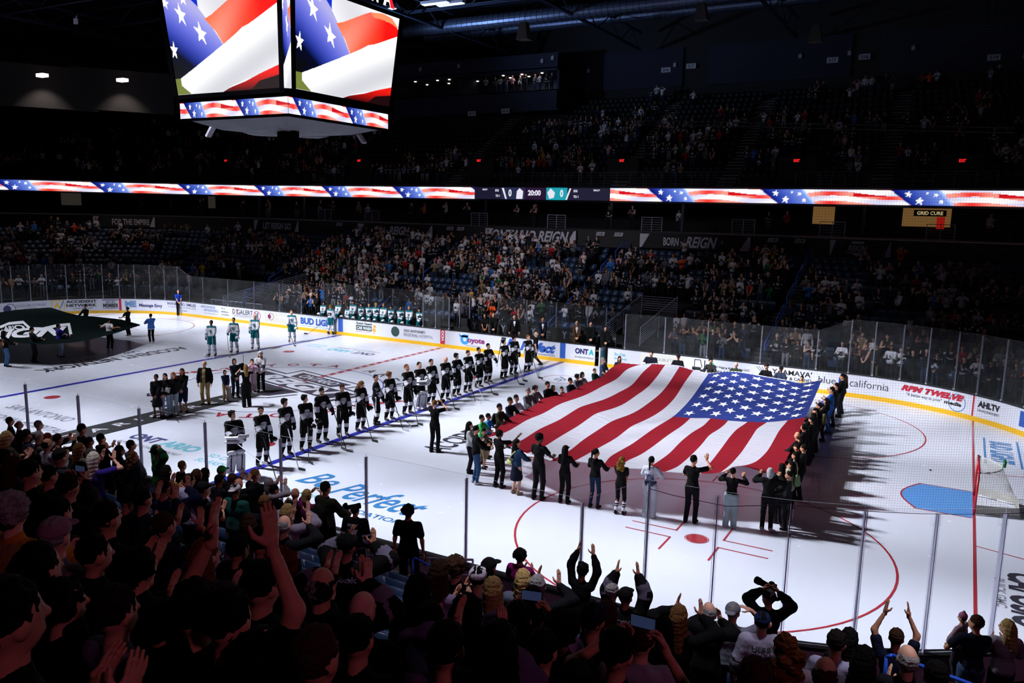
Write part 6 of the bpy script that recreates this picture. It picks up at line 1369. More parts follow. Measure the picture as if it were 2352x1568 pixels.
def txtq(A, Bq, Cq, D): return lambda u, v: banpt(*(tuple(np.array(A)*(1-u)*(1-v)+np.array(Bq)*u*(1-v)+np.array(Cq)*u*v+np.array(D)*(1-u)*v)), .03)
q = cr_([(-60, 725), (355, 690), (335, 625), (-60, 670)]); text_on('crest_lettering', 'ONTARIO', txtq(*q), -.25, 1, 0, 1, wl, ban, 0, .03)
q = cr_([(-200, 835), (880, 768), (890, 650), (-200, 740)]); text_on('crest_lettering', 'REIGN', txtq(*q), -.05, 1, 0, 1, wl, ban, .25, .05)
# ================================================================ people on the ice
def feet(px, py): p = atz(px, py, 0); return p[0], p[1]
def byhead(px, py, H): p = atz(px, py, .93*H); return p[0], p[1]
hk_stick = mat('stick_shaft', '#0c0c0e', .4); hk_tape = mat('stick_white_tape', '#cfcfd6', .7)
def stick(hand_w, blade_w, fwd, label, white=False, bl_white=False):
    h = Vector(hand_w); b = Vector(blade_w); d = MB()
    ext = h+(h-b).normalized()*.22; d.bar(ext, b, .016, 6, 1 if white else 0, None, None, .7); f = Vector((*fwd, 0)).normalized()
    s_ = b; e = b+f*.27; n = Vector((-f.y, f.x, 0))*.008
    V_ = [s_-n+Vector((0, 0, -.02)), e-n+Vector((0, 0, -.02)), e-n+Vector((0, 0, .055)), s_-n+Vector((0, 0, .055)), s_+n+Vector((0, 0, -.02)), e+n+Vector((0, 0, -.02)), e+n+Vector((0, 0, .055)), s_+n+Vector((0, 0, .055))]
    d.add(V_, [(0, 1, 2, 3), (7, 6, 5, 4), (3, 2, 6, 7), (1, 5, 6, 2), (0, 3, 7, 4), (0, 4, 5, 1)], 1 if bl_white else 0)
    d.bar(ext, ext+(ext-b).normalized()*-.16, .019, 6, 1)
    o = d.build('hockey_stick', [hk_stick, hk_tape]); return tagp(o, label, 'hockey stick')
def helmet_geo(nm_, colr):
    v, q, o = nets([El((0, 0, 0), (.105, .13, .10)), ('e', (0, 0, -.12), (.2, .2, .085), -1), ('e', (0, .12, -.06), (.09, .09, .06), -1), El((.10, .0, -.05), (.02, .05, .045)), El((-.10, 0, -.05), (.02, .05, .045))], .014, .015)
    return rawmesh(nm_, v, q, mat(nm_+'_shell', colr, .25, spec=.7), None, True)
hel_b = helmet_geo('black_helmet', '#08080a'); hel_w = helmet_geo('white_helmet', '#d9d9e0')
visor = mat('helmet_visor', '#2a2c30', .1)
def helmet(p, me, label, rz=0, group=None):
    o = obj('hockey_helmet', me, None, tuple(p), rz); return tagp(o, label, 'helmet', group)
HOME = [  # px, py of the feet, number, hair, colour, pose, facing, head turn, pitch, height, look words
 (603, 1071, '2', 'short', '#1a120d', 'stickR', -12, -.5, -.1, 1.85, 'short dark hair'), (657, 1049, '5', 'messy', '#1d1410', 'stickR', -10, .0, 0, 1.86, 'tousled dark hair'),
 (703, 1035, '8', 'messy', '#120d0b', 'front', -22, .5, .1, 1.83, 'dark hair, hands joined'), (740, 1016, '9', 'short', '#1c130e', 'stickL', -14, .1, -.15, 1.86, 'short dark hair and beard'),
 (787, 1003, '10', 'short', '#3a2516', 'stickR', -30, -.1, -.2, 1.83, 'short brown hair and beard'), (828, 989, '11', 'long', '#6b4526', 'stickR', -10, .2, -.45, 1.80, 'longer light brown hair, head bowed'),
 (864, 977, '21', 'short', '#0f0b0a', 'front', 35, -.9, 0, 1.86, 'very short black hair, turned away'), (894, 966, '24', 'messy', '#6d4424', 'stickR', -12, .0, -.1, 1.84, 'light brown wavy hair'),
 (936, 953, '25', 'short', '#6a3a20', 'stickR', -14, .1, .25, 1.95, 'reddish hair, looking upward'), (990, 930, '14', 'short', '#19110d', 'stickR', -14, .0, .0, 1.86, 'neat dark hair'),
 (1022, 921, '37', 'bald', '#000', 'stickR', -20, .0, -.2, 1.86, 'bald head and beard'), (1048, 911, '39', 'messy', '#16100c', 'stickL', -12, .0, .1, 1.84, 'thick dark hair, chin up'),
 (1074, 902, '13', 'short', '#3c2516', 'stickR', -14, .1, 0, 1.84, 'short brown hair, fourth before the gap'), (1099, 891, '63', 'short', '#1b130e', 'stickR', -12, .0, .1, 1.80, 'dark hair, helmet against the chest'),
 (1120, 880, '19', 'short', '#15100c', 'stickL', -16, .1, 0, 1.82, 'black hair, stick raised behind'), (1157, 870, '3', 'messy', '#140f0c', 'stickR', -14, .1, .2, 1.84, 'dark hair, first after the gap'),
 (1179, 861, '17', 'messy', '#17100d', 'stickR', -22, .0, -.1, 1.90, 'dark fringe, second from the boards'), (1211, 855, '27', 'short', '#7a5230', 'stickR', -16, .1, 0, 1.84, 'sandy hair, closest to the boards')]
for i, (px, py, nu, hr, hcl, ps, fc_, yw, pt, H, words) in enumerate(HOME):
    x, y = feet(px, py); r, arms, s = person('hockey player numbered %s in black, %s' % (words_n(nu), words), x, y, 0, None, fc_, group='black team lined up on the blue line', H=H, top='home', tc='#0a0a0d', bot='hockey', bc='#08080a', hair=hr, hc=hcl, sk='a', pose=ps, yaw=yw, pitch=pt, wide=1.08, acc='#c4c4d0', num=nu)
    if nu in ('9', '10', '37'): obj('beard', rawmesh('beard', *(lambda n_: (n_[0]*s, n_[1]))(nets([El((0, .045, 1.555+.06), (.056, .05, .04))], .013)[:2]), hairm, None, True), r, color=hcl)
    sd = -1 if ps == 'stickL' else 1
    hw = to_world(r, arms[sd][1+1]*s+np.array((0, .08, -.05))); a = math.radians(fc_-12-6*(i % 3)); f = (math.cos(a), math.sin(a))
    bw = (hw[0]+f[0]*1.0, hw[1]+f[1]*1.0, .035)
    if ps == 'front': hw = to_world(r, (0.05, .3, .98))
    if nu == '19': bw = (hw[0]-.1, hw[1]+.5, 2.1)
    stick(hw, bw, (math.cos(a+.5), math.sin(a+.5)), 'hockey stick held by the black player numbered %s' % words_n(nu), nu in ('5', '13'), nu in ('2', '13', '39', '14', '24'))
    oh = arms[-sd][2]*s
    if nu not in ('5', '14', '37', '17'):
        hp = to_world(r, oh+np.array((.02*-sd, .10, -.14))); helmet(hp, hel_b, 'black helmet in the hand of the black player numbered %s' % words_n(nu), r.rotation_euler[2]+.4)
x, y = feet(540, 1088); r, arms, s = person('goaltender numbered one in black jersey with large white leg pads, nearest the viewer', x, y, 0, None, -25, group=None, H=1.88, top='home', tc='#0a0a0d', bot='goal', bc='#08080a', hair='messy', hc='#1c0f0c', sk='a', pose='goalie', yaw=.25, pitch=.25, wide=1.15, acc='#c4c4d0', num='1')
hw = to_world(r, (.1, .45, 1.12)); stick(hw, (hw[0]+1.35, hw[1]-.25, .80), (1, -.2), 'white goaltender stick held level by goalie numbered one', True, True)
helmet(to_world(r, (-.12, .42, 1.2)), hel_b, 'patterned goalie mask held by goaltender numbered one', .3)
x, y = feet(964, 939); r, arms, s = person('goaltender numbered twenty-nine in black jersey with grey leg pads, mid line', x, y, 0, None, -20, H=1.86, top='home', tc='#0a0a0d', bot='goal', bc='#08080a', hair='short', hc='#15100c', sk='a', pose='goalie', yaw=.1, pitch=.2, wide=1.12, acc='#c4c4d0', num='29')
AWAY = [(488, 818, '6', 'short', '#0f0b09', 'd', 'stickL', -62, 0, 0, 1.86, 'black hair, first from the left', 1), (539, 810, '8', 'short', '#1a120d', 'a', 'stickR', -62, .1, 0, 1.86, 'dark hair, second from the left', 0),
        (587, 802, '23', 'bald', '#000', 'a', 'stickL', -58, .4, .1, 1.90, 'shaved head, one skate forward', 0), (671, 786, '16', 'short', '#8a6238', 'a', 'stickR', -50, .3, .1, 1.84, 'fair hair, by the glowing board', 0)]
for px, py, nu, hr, hcl, sk_, ps, fc_, yw, pt, H, words, rest_ in AWAY:
    x, y = feet(px, py); r, arms, s = person('hockey player in white and teal, %s' % words, x, y, 0, None, fc_, group='white team players standing on the left blue line', H=H, top='away', tc='#d8d8e2', bot='hockey', bc='#0a5a63', hair=hr, hc=hcl, sk=sk_, pose=ps, yaw=yw, pitch=pt, wide=1.08, acc='#101018', num=nu)
    sd = -1 if ps == 'stickL' else 1; hw = to_world(r, arms[sd][2]*s+np.array((0, .08, -.05))); a = math.radians(fc_+25); f = (math.cos(a), math.sin(a))
    stick(hw, (hw[0]+f[0]*(.15 if rest_ else 1.0), hw[1]+f[1]*(.15 if rest_ else 1.0), .035), (math.cos(a), math.sin(a)), 'hockey stick of the white and teal player with %s' % words.split(',')[0], bool(rest_), bool(rest_))
    if nu in ('6', '8', '16'):
        helmet(to_world(r, (-.25*sd, .3, .12) if rest_ else arms[-sd][2]*s+np.array((0, .1, -.12))), hel_w, 'white helmet of the white and teal player with %s' % words.split(',')[0], .5)
x, y = feet(760, 768); r, arms, s = person('hockey player numbered fifty-nine in white and teal seen from behind', x, y, 0, None, 100, H=1.84, top='away', tc='#d8d8e2', bot='hockey', bc='#0a5a63', hair='messy', hc='#7d5a30', sk='a', pose='stickL', wide=1.08, acc='#101018', back='|59')
hw = to_world(r, arms[-1][2]*s); stick(hw, tuple(feet(707, 768))+(.035,), (-1, -.1), 'hockey stick reaching left from the player numbered fifty-nine')
BENCH = [(743, 697, '#15100c', 1.83), (778, 697, '#14100c', 1.83), (799, 709, '#120e0c', 1.65), (812, 695, '#1b140f', 1.9), (830, 702, '#1a130e', 1.84), (848, 701, '#19120e', 1.84), (864, 701, '#a8803c', 1.84), (882, 702, '#8a5f34', 1.86), (899, 707, '#15100c', 1.82), (920, 708, '#120e0b', 1.84), (941, 708, '#8b6236', 1.84), (964, 713, '#15100c', 1.86)]
BL_ = ['at the left end', 'just right of the player numbered fifty-nine', 'crouching lowest', 'tallest with a glove on the chest', 'fifth along, dark hair', 'sixth along, looking down', 'seventh along, bright blond hair', 'eighth along, light brown hair', 'ninth along, dark cropped hair', 'tenth along, glove across the body', 'eleventh along, sandy hair', 'at the right end by the glass']
for i, (px, py, hcl, H) in enumerate(BENCH):
    p = atz(px, py, .18+.93*H); x = p[0]; y = 14.15
    p = aty(px, py, y); H = min(max((p[2]-.2)/.93, 1.5), 1.98)
    person('white and teal hockey player on the bench, %s' % BL_[i], p[0], y, .16, None, -70+rng.uniform(-15, 15), group=None, H=H, top='away', tc='#d8d8e2', bot='hockey', bc='#0a5a63', hair='short' if i % 3 else 'messy', hc=hcl, sk='a', pose='heart2' if i in (4, 5, 6, 8, 9, 11) else 'front', yaw=rng.uniform(-.3, .3), pitch=rng.uniform(-.3, .1), wide=1.05, acc='#101018', det=1.3)
for i, px in enumerate((741, 773, 793, 807, 820, 842, 855, 869, 888, 909, 932)):
    p = atz(px, 728+(px-806)*.107-2, 1.18); helmet((p[0], 13.08, 1.16), hel_w, 'white helmet on the bench board, %s from the left' % ORD[i], PI+rng.uniform(-.3, .3), 'white helmets on the boards')
STAFF = [(1114, 724, 'tee', '#0b0b0d', '#0f0c0a', 'c', 'front', 1.75, 'staff member in black jacket on the bench, leftmost by the red bottle'), (1134, 719, 'jacket', '#0a0a0c', '#100c0a', 'a', 'front', 1.85, 'staff member in black jacket with hands joined, behind coyote board'),
         (1182, 726, 'suit', '#0c0c12', '#140e0b', 'a', 'stand', 1.82, 'coach in black suit with white shirt and tie'), (1247, 729, 'suit', '#10131f', '#1c1411', 'b', 'front', 1.84, 'coach in dark suit with pale blue shirt, hands clasped'),
         (1325, 733, 'suit', '#4a3222', '#2a1a10', 'a', 'front', 1.84, 'coach in brown suit'), (1357, 741, 'jacket', '#0a0a0c', '#1b120d', 'a', 'front', 1.82, 'staff member in black jacket right of the brown suit'), (1391, 753, 'jacket', '#0a0a0d', '#1c130e', 'a', 'front', 1.74, 'staff member in black beside the open gate')]
for px, py, tp_, tc_, hcl, sk_, ps, H, l in STAFF:
    p = aty(px, py, 14.2); H = min(max((p[2]-.2)/.93, 1.5), 2.0); person(l, p[0], 14.2, .16, None, -60, H=H, top=tp_, tc=tc_, bc=tc_, hc=hcl, sk=sk_, pose=ps, det=1.3)
p = aty(413, 672, 12.5); person('gate attendant with grey hair, bright blue shirt and black trousers', *feet(412, 724), 0, None, -30, H=1.83, top='polo', tc='#1b3fb0', hair='fringe', hc='#8b7f74', sk='a', pose='front', wide=1.12)
gd = MB(); gd.box((0, 0, .55), (.7, .06, 1.0)); gd.box((0, 0, 1.06), (.72, .09, .03), 1); gd.box((0, -.035, .12), (.68, .01, .2), 2); o = gd.build('gate_door', [BW, CAPM, BK]); o.location = (*feet(427, 724), 0.01); o.rotation_euler = (0, 0, 1.2); tagp(o, 'narrow white gate door ajar beside the attendant in blue', 'gate')
# ceremony party, photographer, walking man, banner carriers, flag holders
ICE = [
 (363, 959, -55, dict(H=1.66, top='hoodie', tc='#0c0c10', bot='skirt', bc='#0c0c12', hair='short', hc='#0e0a09', sk='d', pose='front'), 'teenager in black hoodie and long black skirt, leftmost of the four singers'),
 (383, 956, -55, dict(H=1.66, top='jersey', tc='#0d0d10', bot='jeans', bc='#7f96ac', hair='long', hc='#0f0b0a', sk='b', pose='front'), 'teenager in black jersey and pale jeans with long black hair'),
 (402, 953, -55, dict(H=1.66, top='jacket', tc='#0c0c10', bot='jeans', bc='#8c9aa6', hair='curlylong', hc='#8a3f1c', sk='a', pose='behind'), 'teenager with curly ginger hair and dark jacket'),
 (422, 946, -55, dict(H=1.72, top='hoodie', tc='#0d0d12', bot='shorts', bc='#101430', hair='long', hc='#0f0b0a', sk='c', pose='front'), 'teenager in black hoodie and navy shorts, rightmost of the four singers'),
 (473, 929, -60, dict(H=1.80, top='jacket', tc='#0e0c0b', bot='suitpants', bc='#a08a5c', hair='fringe', hc='#9a9690', sk='a', pose='stand', wide=1.12, shoe='#3a2a1c', acc='#8a7448'), 'grey-bearded man in black leather jacket and khaki uniform'),
 (519, 922, -20, dict(H=1.32, top='long', tc='#121a30', bot='pants', bc='#8a7a5c', hair='bob', hc='#0c0908', sk='b', pose='front', shoe='#222'), 'small boy in navy sweater and khaki trousers with bowl haircut'),
 (541, 913, -25, dict(H=1.66, top='long', tc='#0e1420', bot='pants', bc='#101828', hair='bob', hc='#0c0908', sk='b', pose='front'), 'taller boy in dark navy beside the camera operator'),
 (567, 934, 150, dict(H=1.72, top='tee', tc='#0a0a0c', bot='wide', bc='#0a0a0c', hair='long', hc='#8a6a3c', sk='a', pose='film'), 'camera operator in black with blond hair filming the family'),
 (581, 901, -45, dict(H=1.46, top='long', tc='#c79ab8', bot='wide', bc='#c0a6b0', hair='long', hc='#140e0c', sk='a', pose='face'), 'girl in lilac top with hand on her mouth'),
 (600, 898, -50, dict(H=1.74, top='jersey', tc='#c9c6cc', acc='#1a1a20', bot='pants', bc='#0b0b0e', hair='long', hc='#0e0a09', sk='a', pose='front', hat='hood:#b9b6bc', band='#a8a4aa'), 'woman in striped white jersey with hood up'),
 (998, 1038, 95, dict(H=1.78, top='tee', tc='#08080a', bot='pants', bc='#0a0a0c', hair='short', hc='#6d4524', sk='a', pose='photo', yaw=.3), 'photographer in black kneeling slightly, back to the viewer'),
 (1229, 842, -175, dict(H=1.84, top='tee', tc='#14161a', bot='pants', bc='#3a3f3c', hair='fringe', hc='#b8a898', sk='a', pose='walk', wide=1.12), 'bald man in black tee striding past the last player'),
 (16, 842, 75, dict(H=1.74, top='hoodie', tc='#101014', bot='jeans', bc='#4a6f9c', hair='short', hc='#0e0a09', sk='b', pose='hold', hat='hood:#121216', back='KOPITAR|24', acc='#e08a2a'), 'banner carrier in black hoodie with orange number twenty-four'),
 (79, 832, 75, dict(H=1.78, top='hoodie', tc='#23282a', bot='pants', bc='#0e0f12', hair='short', hc='#0e0a09', sk='b', pose='hold', wide=1.1), 'banner carrier in dark grey hoodie and black trousers'),
 (139, 820, 80, dict(H=1.74, top='jersey', tc='#241a7a', bot='jeans', bc='#9fb6cc', hair='short', hc='#0f0b0a', sk='b', pose='hold'), 'banner carrier in violet jersey and light jeans'),
 (253, 804, 105, dict(H=1.76, top='tee', tc='#d0ccd4', bot='pants', bc='#0c0c10', hair='short', hc='#0d0a09', sk='c', pose='onearm', wide=1.12, shoe='#ddd'), 'banner carrier in white tee with both arms out'),
 (296, 771, -165, dict(H=1.76, top='tee', tc='#0b0b0e', bot='pants', bc='#0a0a0d', hair='short', hc='#0e0a09', sk='b', pose='hold', shoe='#999'), 'banner carrier in black tee holding the far corner'),
 (349, 788, 170, dict(H=1.70, top='jersey', tc='#3d6fc0', bot='pants', bc='#0c0c10', hair='bun', hc='#0f0b0a', sk='b', pose='reach', shoe='#ddd', wide=1.12), 'banner carrier in pink and blue jersey at the corner'),
 (196, 741, -80, dict(H=1.78, top='long', tc='#0e0e12', bot='pants', hair='short', hc='#17100c', sk='a', pose='hold'), 'bearded banner carrier in black standing behind the banner'),
]
for px, py, fc_, kw, l in ICE:
    x, y = feet(px, py) if px != 196 else byhead(196, 704, 1.78); person(l, x, y, 0, None, fc_, **kw)
HOLD = [  # head px, py, height, facing, look
 (1423, 824, 1.62, -60, dict(top='long', tc='#2a2426', hair='long', hc='#17100d', sk='b'), 'woman with long dark hair at the far left flag corner'),
 (1385, 829, 1.80, -5, dict(top='polo', tc='#3b4a63', hair='short', hc='#8d8a86', sk='a', bc='#26262c', wide=1.15), 'grey-haired man in blue-grey shirt'),
 (1366, 852, 1.45, -8, dict(top='hoodie', tc='#123324', hair='short', hc='#5a3a20', sk='a'), 'boy in dark green sweater beside the grey-haired man'),
 (1338, 861, 1.62, -8, dict(top='long', tc='#b09a98', hair='bob', hc='#120d0b', sk='b', bc='#222'), 'woman in pale pink cardigan'),
 (1326, 866, 1.62, -8, dict(top='hoodie', tc='#5c5a60', hair='messy', hc='#1a120e', sk='b', bc='#33343a'), 'person in grey hoodie beside the pink cardigan'),
 (1310, 875, 1.68, -8, dict(top='polo', tc='#101628', hair='short', hc='#0f0b0a', sk='b'), 'man in navy shirt left of the grey hoodie'),
 (1290.5, 893, 1.25, -8, dict(top='tee', tc='#b58a8c', hair='short', hc='#0c0908', sk='b'), 'small child in pink with black hair'),
 (1271, 892, 1.55, -20, dict(top='long', tc='#32231c', hair='bob', hc='#120d0b', sk='a'), 'smiling woman in brown sweater'),
 (1258, 884, 1.76, -8, dict(top='long', tc='#0c0c0f', hair='short', hc='#0e0a09', sk='b'), 'man in black sweater left of the smiling woman'),
 (1230, 892, 1.68, -8, dict(top='jacket', tc='#6a6468', hair='curly', hc='#1a110d', sk='b'), 'woman with curly dark hair in grey blouse'),
 (1213, 898, 1.74, -8, dict(top='long', tc='#57555d', hair='short', hc='#77757a', sk='a', glasses=True, wide=1.1), 'older man with glasses in grey sweater'),
 (1186, 915, 1.72, -8, dict(top='polo', tc='#aeb2c2', hair='short', hc='#0e0a09', sk='a', bc='#18181c'), 'young man in white shirt and dark tie'),
 (1172, 921, 1.74, -8, dict(top='long', tc='#0e1220', hair='short', hc='#120e0c', sk='b', glasses=True), 'man with glasses in black shirt'),
 (1148, 936, 1.76, 0, dict(top='jacket', tc='#2a2c1c', hair='short', hc='#0e0a09', sk='b', bag='backpack:#15161a'), 'man in olive jacket with a backpack'),
 (1122, 957, 1.50, 5, dict(top='tee', tc='#2f7fd0', hair='short', hc='#0d0a09', sk='c', bag='backpack:#1b4f9c', bot='shorts', bc='#1a1a20'), 'boy in bright blue tee with backpack'),
 (1107, 961, 1.58, 5, dict(top='tee', tc='#3fc060', hair='short', hc='#0d0a09', sk='b', bot='pants', bc='#6a6250'), 'boy in bright green tee'),
 (1113, 990, 1.30, 15, dict(top='tee', tc='#4a5a50', hair='short', hc='#0d0a09', sk='b', bot='shorts', bc='#8a7a5c'), 'small boy hidden behind the black jacket'),
 (1079, 977, 1.62, 20, dict(top='jacket', tc='#c2c2c6', hair='vlong', hc='#0e0a09', sk='a', bot='pants', bc='#15151c'), 'woman with long black hair in white jacket'),
]
for px, py, H, fc_, kw, l in HOLD:
    x, y = byhead(px, py, H); kw = dict(kw); kw.setdefault('bc', '#15161c'); person('left-edge flag holder, '+l, x, y, 0, None, fc_+rng.uniform(-6, 6), H=H, pose='hold', yaw=rng.uniform(-.3, .3), **kw)
NEAR = [
 (1092, 1110, 45, dict(H=1.76, top='jacket', tc='#0b0b0d', bot='jeans', bc='#274468', hair='short', hc='#0d0a09', sk='b', pose='hold', shoe='#c9c9cc'), 'man in black jacket and blue jeans at the near left flag corner'),
 (1145, 1119, 75, dict(H=1.74, top='tee', tc='#08080a', bc='#08080a', hair='curly', hc='#0d0a09', sk='d', pose='raise', yaw=-.5, shoe='#222'), 'young man in black with one arm raised over the flag'),
 (1185, 1134, 65, dict(H=1.62, top='jacket', tc='#1c3550', bot='skirt', bc='#0e1224', hair='vlong', hc='#0a0808', sk='b', pose='hold', yaw=-.7, bag='sling:#b9c47c', shoe='#8a7a66'), 'woman in denim jacket and skirt, pale green bag'),
 (1235, 1147, 85, dict(H=1.90, top='tee', tc='#08080a', bc='#0a0a0d', hair='afro', hc='#0a0707', sk='e', pose='hold', yaw=-.6, shoe='#0c0c0c'), 'tall man in black tee and black trousers'),
 (1295, 1155, 85, dict(H=1.66, top='long', tc='#070709', bc='#070709', hair='vlong', hc='#0a0807', sk='c', pose='hold', hat='cap:#0a0a0a'), 'woman in black with black cap and long hair'),
 (1364, 1166, 85, dict(H=1.68, top='long', tc='#08080b', bot='leggings', bc='#14243e', hair='pony', hc='#0b0807', sk='c', pose='hold', yaw=-.6), 'woman with long ponytail in black shirt and blue jeans'),
 (1423, 1180, 90, dict(H=1.60, top='tee', tc='#08080a', bot='leggings', bc='#08080a', hair='curlylong', hc='#7d5a22', sk='c', pose='front', bag='socks'), 'woman in black, curly bronze hair, white knee socks'),
 (1490, 1187, 90, dict(H=1.68, top='hoodie', tc='#c8cad8', bot='wide', bc='#b9bac6', band='#151a3a', hair='pony', hc='#0b0807', sk='b', pose='hold', back='|2024', acc='#2a2c55', shoe='#bbb'), 'person in white hoodie reading 2024 and white trousers'),
 (1585, 1200, 88, dict(H=1.84, top='tee', tc='#070709', bc='#090a0e', hair='short', hc='#0b0807', sk='b', pose='raiseup', yaw=-.4, shoe='#0b0b0b'), 'tall man in black with his right hand raised'),
 (1675, 1210, 92, dict(H=1.60, top='long', tc='#070709', bot='wide', bc='#93a3aa', hair='bun', hc='#0b0807', sk='b', pose='holdhigh', shoe='#bbb'), 'woman in black top and pale jeans with arms lifted'),
 (1759, 1218, 100, dict(H=1.68, top='jacket', tc='#070709', bc='#08080a', hair='bob', hc='#b5b6bc', sk='b', pose='holdhigh', shoe='#888'), 'white-haired person in black track jacket'),
 (1786, 1199, 120, dict(H=1.62, top='jacket', tc='#1a1f2a', bot='wide', bc='#23232a', hair='long', hc='#0b0807', sk='b', pose='hold'), 'person in checked dark trousers behind the white-haired one'),
]
for px, py, fc_, kw, l in NEAR:
    x, y = feet(px, py); person('near-edge flag holder, '+l, x, y, 0, None, fc_, **kw)
RIGHT = [(1818, 1069, 1.60, dict(top='jacket', tc='#8a9a86', hair='long', hc='#0b0807', bag='backpack:#6f8a66'), 'pale green coat and backpack'), (1827, 1047, 1.62, dict(top='jacket', tc='#a59a88', hair='long', hc='#0b0807'), 'cream lace top'),
 (1831, 1028, 1.62, dict(top='long', tc='#0b0b0e', hair='short', hc='#0b0807'), 'black top between cream lace and bald man'), (1832, 1001, 1.74, dict(top='suit', tc='#0c0c10', hair='bald', wide=1.15), 'bald man in dark suit'),
 (1840, 981, 1.66, dict(top='long', tc='#0a0a0d', hair='curly', hc='#0b0807'), 'thick curly black hair'), (1853, 976, 1.66, dict(top='jacket', tc='#0b0c10', hair='short', hc='#0b0807'), 'second rank in dark jacket'),
 (1856, 955, 1.64, dict(top='long', tc='#101014', hair='short', hc='#0b0807', sk='d'), 'dark shirt beneath the canton'), (1862, 945, 1.70, dict(top='tee', tc='#0a0a0c', hair='messy', hc='#0b0807'), 'black tee and messy hair'),
 (1869, 932, 1.74, dict(top='jacket', tc='#14151a', hair='short', hc='#0b0807', bag='backpack:#6a6248'), 'khaki backpack'), (1875, 919, 1.60, dict(top='long', tc='#18110f', hair='long', hc='#120d0b'), 'long dark hair beside the khaki backpack'),
 (1887, 899, 1.66, dict(top='long', tc='#0c0c10', hair='long', hc='#0b0807'), 'black top beside the blue tracksuit'), (1900, 895, 1.78, dict(top='jacket', tc='#1f4f9c', bc='#1f4f9c', hair='short', hc='#0b0807'), 'bright blue tracksuit'),
 (1908, 885, 1.72, dict(top='tee', tc='#15161c', hair='short', hc='#0b0807'), 'dark tee behind the blue tracksuit'), (1903, 862, 1.80, dict(top='jacket', tc='#0e0f14', hair='short', hc='#0b0807'), 'tall man at the far right corner'),
 (1891, 861, 1.64, dict(top='jacket', tc='#2b2420', hair='vlong', hc='#2a1a12'), 'woman with very long hair at the far right corner'), (1838, 1012, 1.60, dict(top='long', tc='#15110f', hair='long', hc='#0b0807'), 'long hair behind the bald man'),
 (1812, 1092, 1.56, dict(top='long', tc='#15161a', hair='short', hc='#0b0807'), 'short black hair next to the pale green coat'), (1864, 965, 1.62, dict(top='long', tc='#0d0d10', hair='bun', hc='#0b0807'), 'hair tied in a bun'), (1846, 1030, 1.66, dict(top='jacket', tc='#0b0b0d', hair='short', hc='#0b0807'), 'dark jacket in the rear rank behind cream lace')]
for px, py, H, kw, l in RIGHT:
    x, y = byhead(px, py, H); x = max(x, 22.35+.0*y); kw = dict(kw); kw.setdefault('bc', '#101218'); kw.setdefault('sk', 'b'); person('right-edge flag holder, '+l, x, y, 0, None, 176+rng.uniform(-8, 8), H=H, pose='hold', yaw=rng.uniform(-.2, .3), **kw)
FAR = [(1496, 813, 1.78, dict(top='jersey', tc='#0d0f1c', hair='short', hc='#2a1a12', wide=1.2), 'man in dark jersey'), (1558, 820, 1.74, dict(top='jacket', tc='#101014', hair='short', hc='#120e0c', hat='cap:#1a1a1e'), 'man in dark cap and jacket'),
 (1633, 829, 1.76, dict(top='long', tc='#2c2b2c', hair='messy', hc='#0f0b0a'), 'man in charcoal shirt before the forklift drawing'), (1691, 838, 1.74, dict(top='tee', tc='#2a3320', hair='bald', wide=1.12), 'bald man in olive tee'),
 (1761, 842, 1.78, dict(top='tee', tc='#0b0b0e', hair='messy', hc='#2a1a12', hat='backcap:#2a221c'), 'man in black tee with cap'), (1794, 848, 1.74, dict(top='polo', tc='#2a3348', hair='short', hc='#120e0c', hat='cap:#14161c'), 'man in slate shirt and dark cap'), (1842, 869, 1.45, dict(top='tee', tc='#d0a818', hair='short', hc='#0f0b0a'), 'child in yellow top')]
for px, py, H, kw, l in FAR:
    x, y = byhead(px, py, H); person('far-edge flag holder, '+l, x, y, 0, None, -90+rng.uniform(-10, 10), H=H, pose='hold', bc='#14151a', sk='a', **kw)
# camera gear in use on the ice
def gadget(name, geo, mats, loc, rz, label, cat):
    o = geo.build(name, mats); o.location = tuple(loc); o.rotation_euler = (0, 0, rz); return tagp(o, label, cat)
def camera_geo():
    d = MB(); d.box((0, 0, 0), (.15, .09, .11)); d.bar((0, .04, 0), (0, .30, 0), .045, 14, 0, .055); d.box((0, .0, .075), (.06, .06, .04)); d.bar((0, .24, 0), (0, .31, 0), .06, 14); return d
p = atz(*(552, 862), 1.5); d = MB(); d.box((0, 0, 0), (.14, .42, .2)); d.bar((0, .2, 0), (0, .4, 0), .06, 12); d.box((0, -.1, .14), (.06, .2, .05)); d.bar((0, -.22, 0), (0, -.22, .55), .008, 5); d.box((.0, -.25, .06), (.12, .12, .1))
fx, fy = feet(567, 934); gadget('video_camera', d, [blackp], (fx-.32, fy+.12, 1.58), math.radians(60), 'shoulder video camera with antenna held by the operator on the ice', 'camera')
fx, fy = feet(998, 1038); gadget('camera', camera_geo(), [blackp], (fx+.0, fy+.35, 1.62), .3, 'black camera held up by the photographer on the ice', 'camera')
p = feet(1010, 962); d = MB(); d.bar((0, 0, 0), (0, 0, 1.35), .014, 6); d.box((0, 0, 1.36), (.1, .1, .04))
mp_ = feet(402, 966); d = MB(); d.bar((0, 0, .1), (0, 0, 1.35), .012, 6); d.bar((0, 0, 1.35), (.1, .05, 1.5), .018, 8); d.bar((0, 0, .12), (.35, -.1, .0), .01, 5); d.bar((0, 0, .12), (-.3, -.15, 0), .01, 5); d.bar((0, 0, .12), (-.02, .3, 0), .01, 5); gadget('microphone_stand', d, [blackp], (*mp_, .01), 0, 'black microphone stand before the four singers', 'microphone stand')
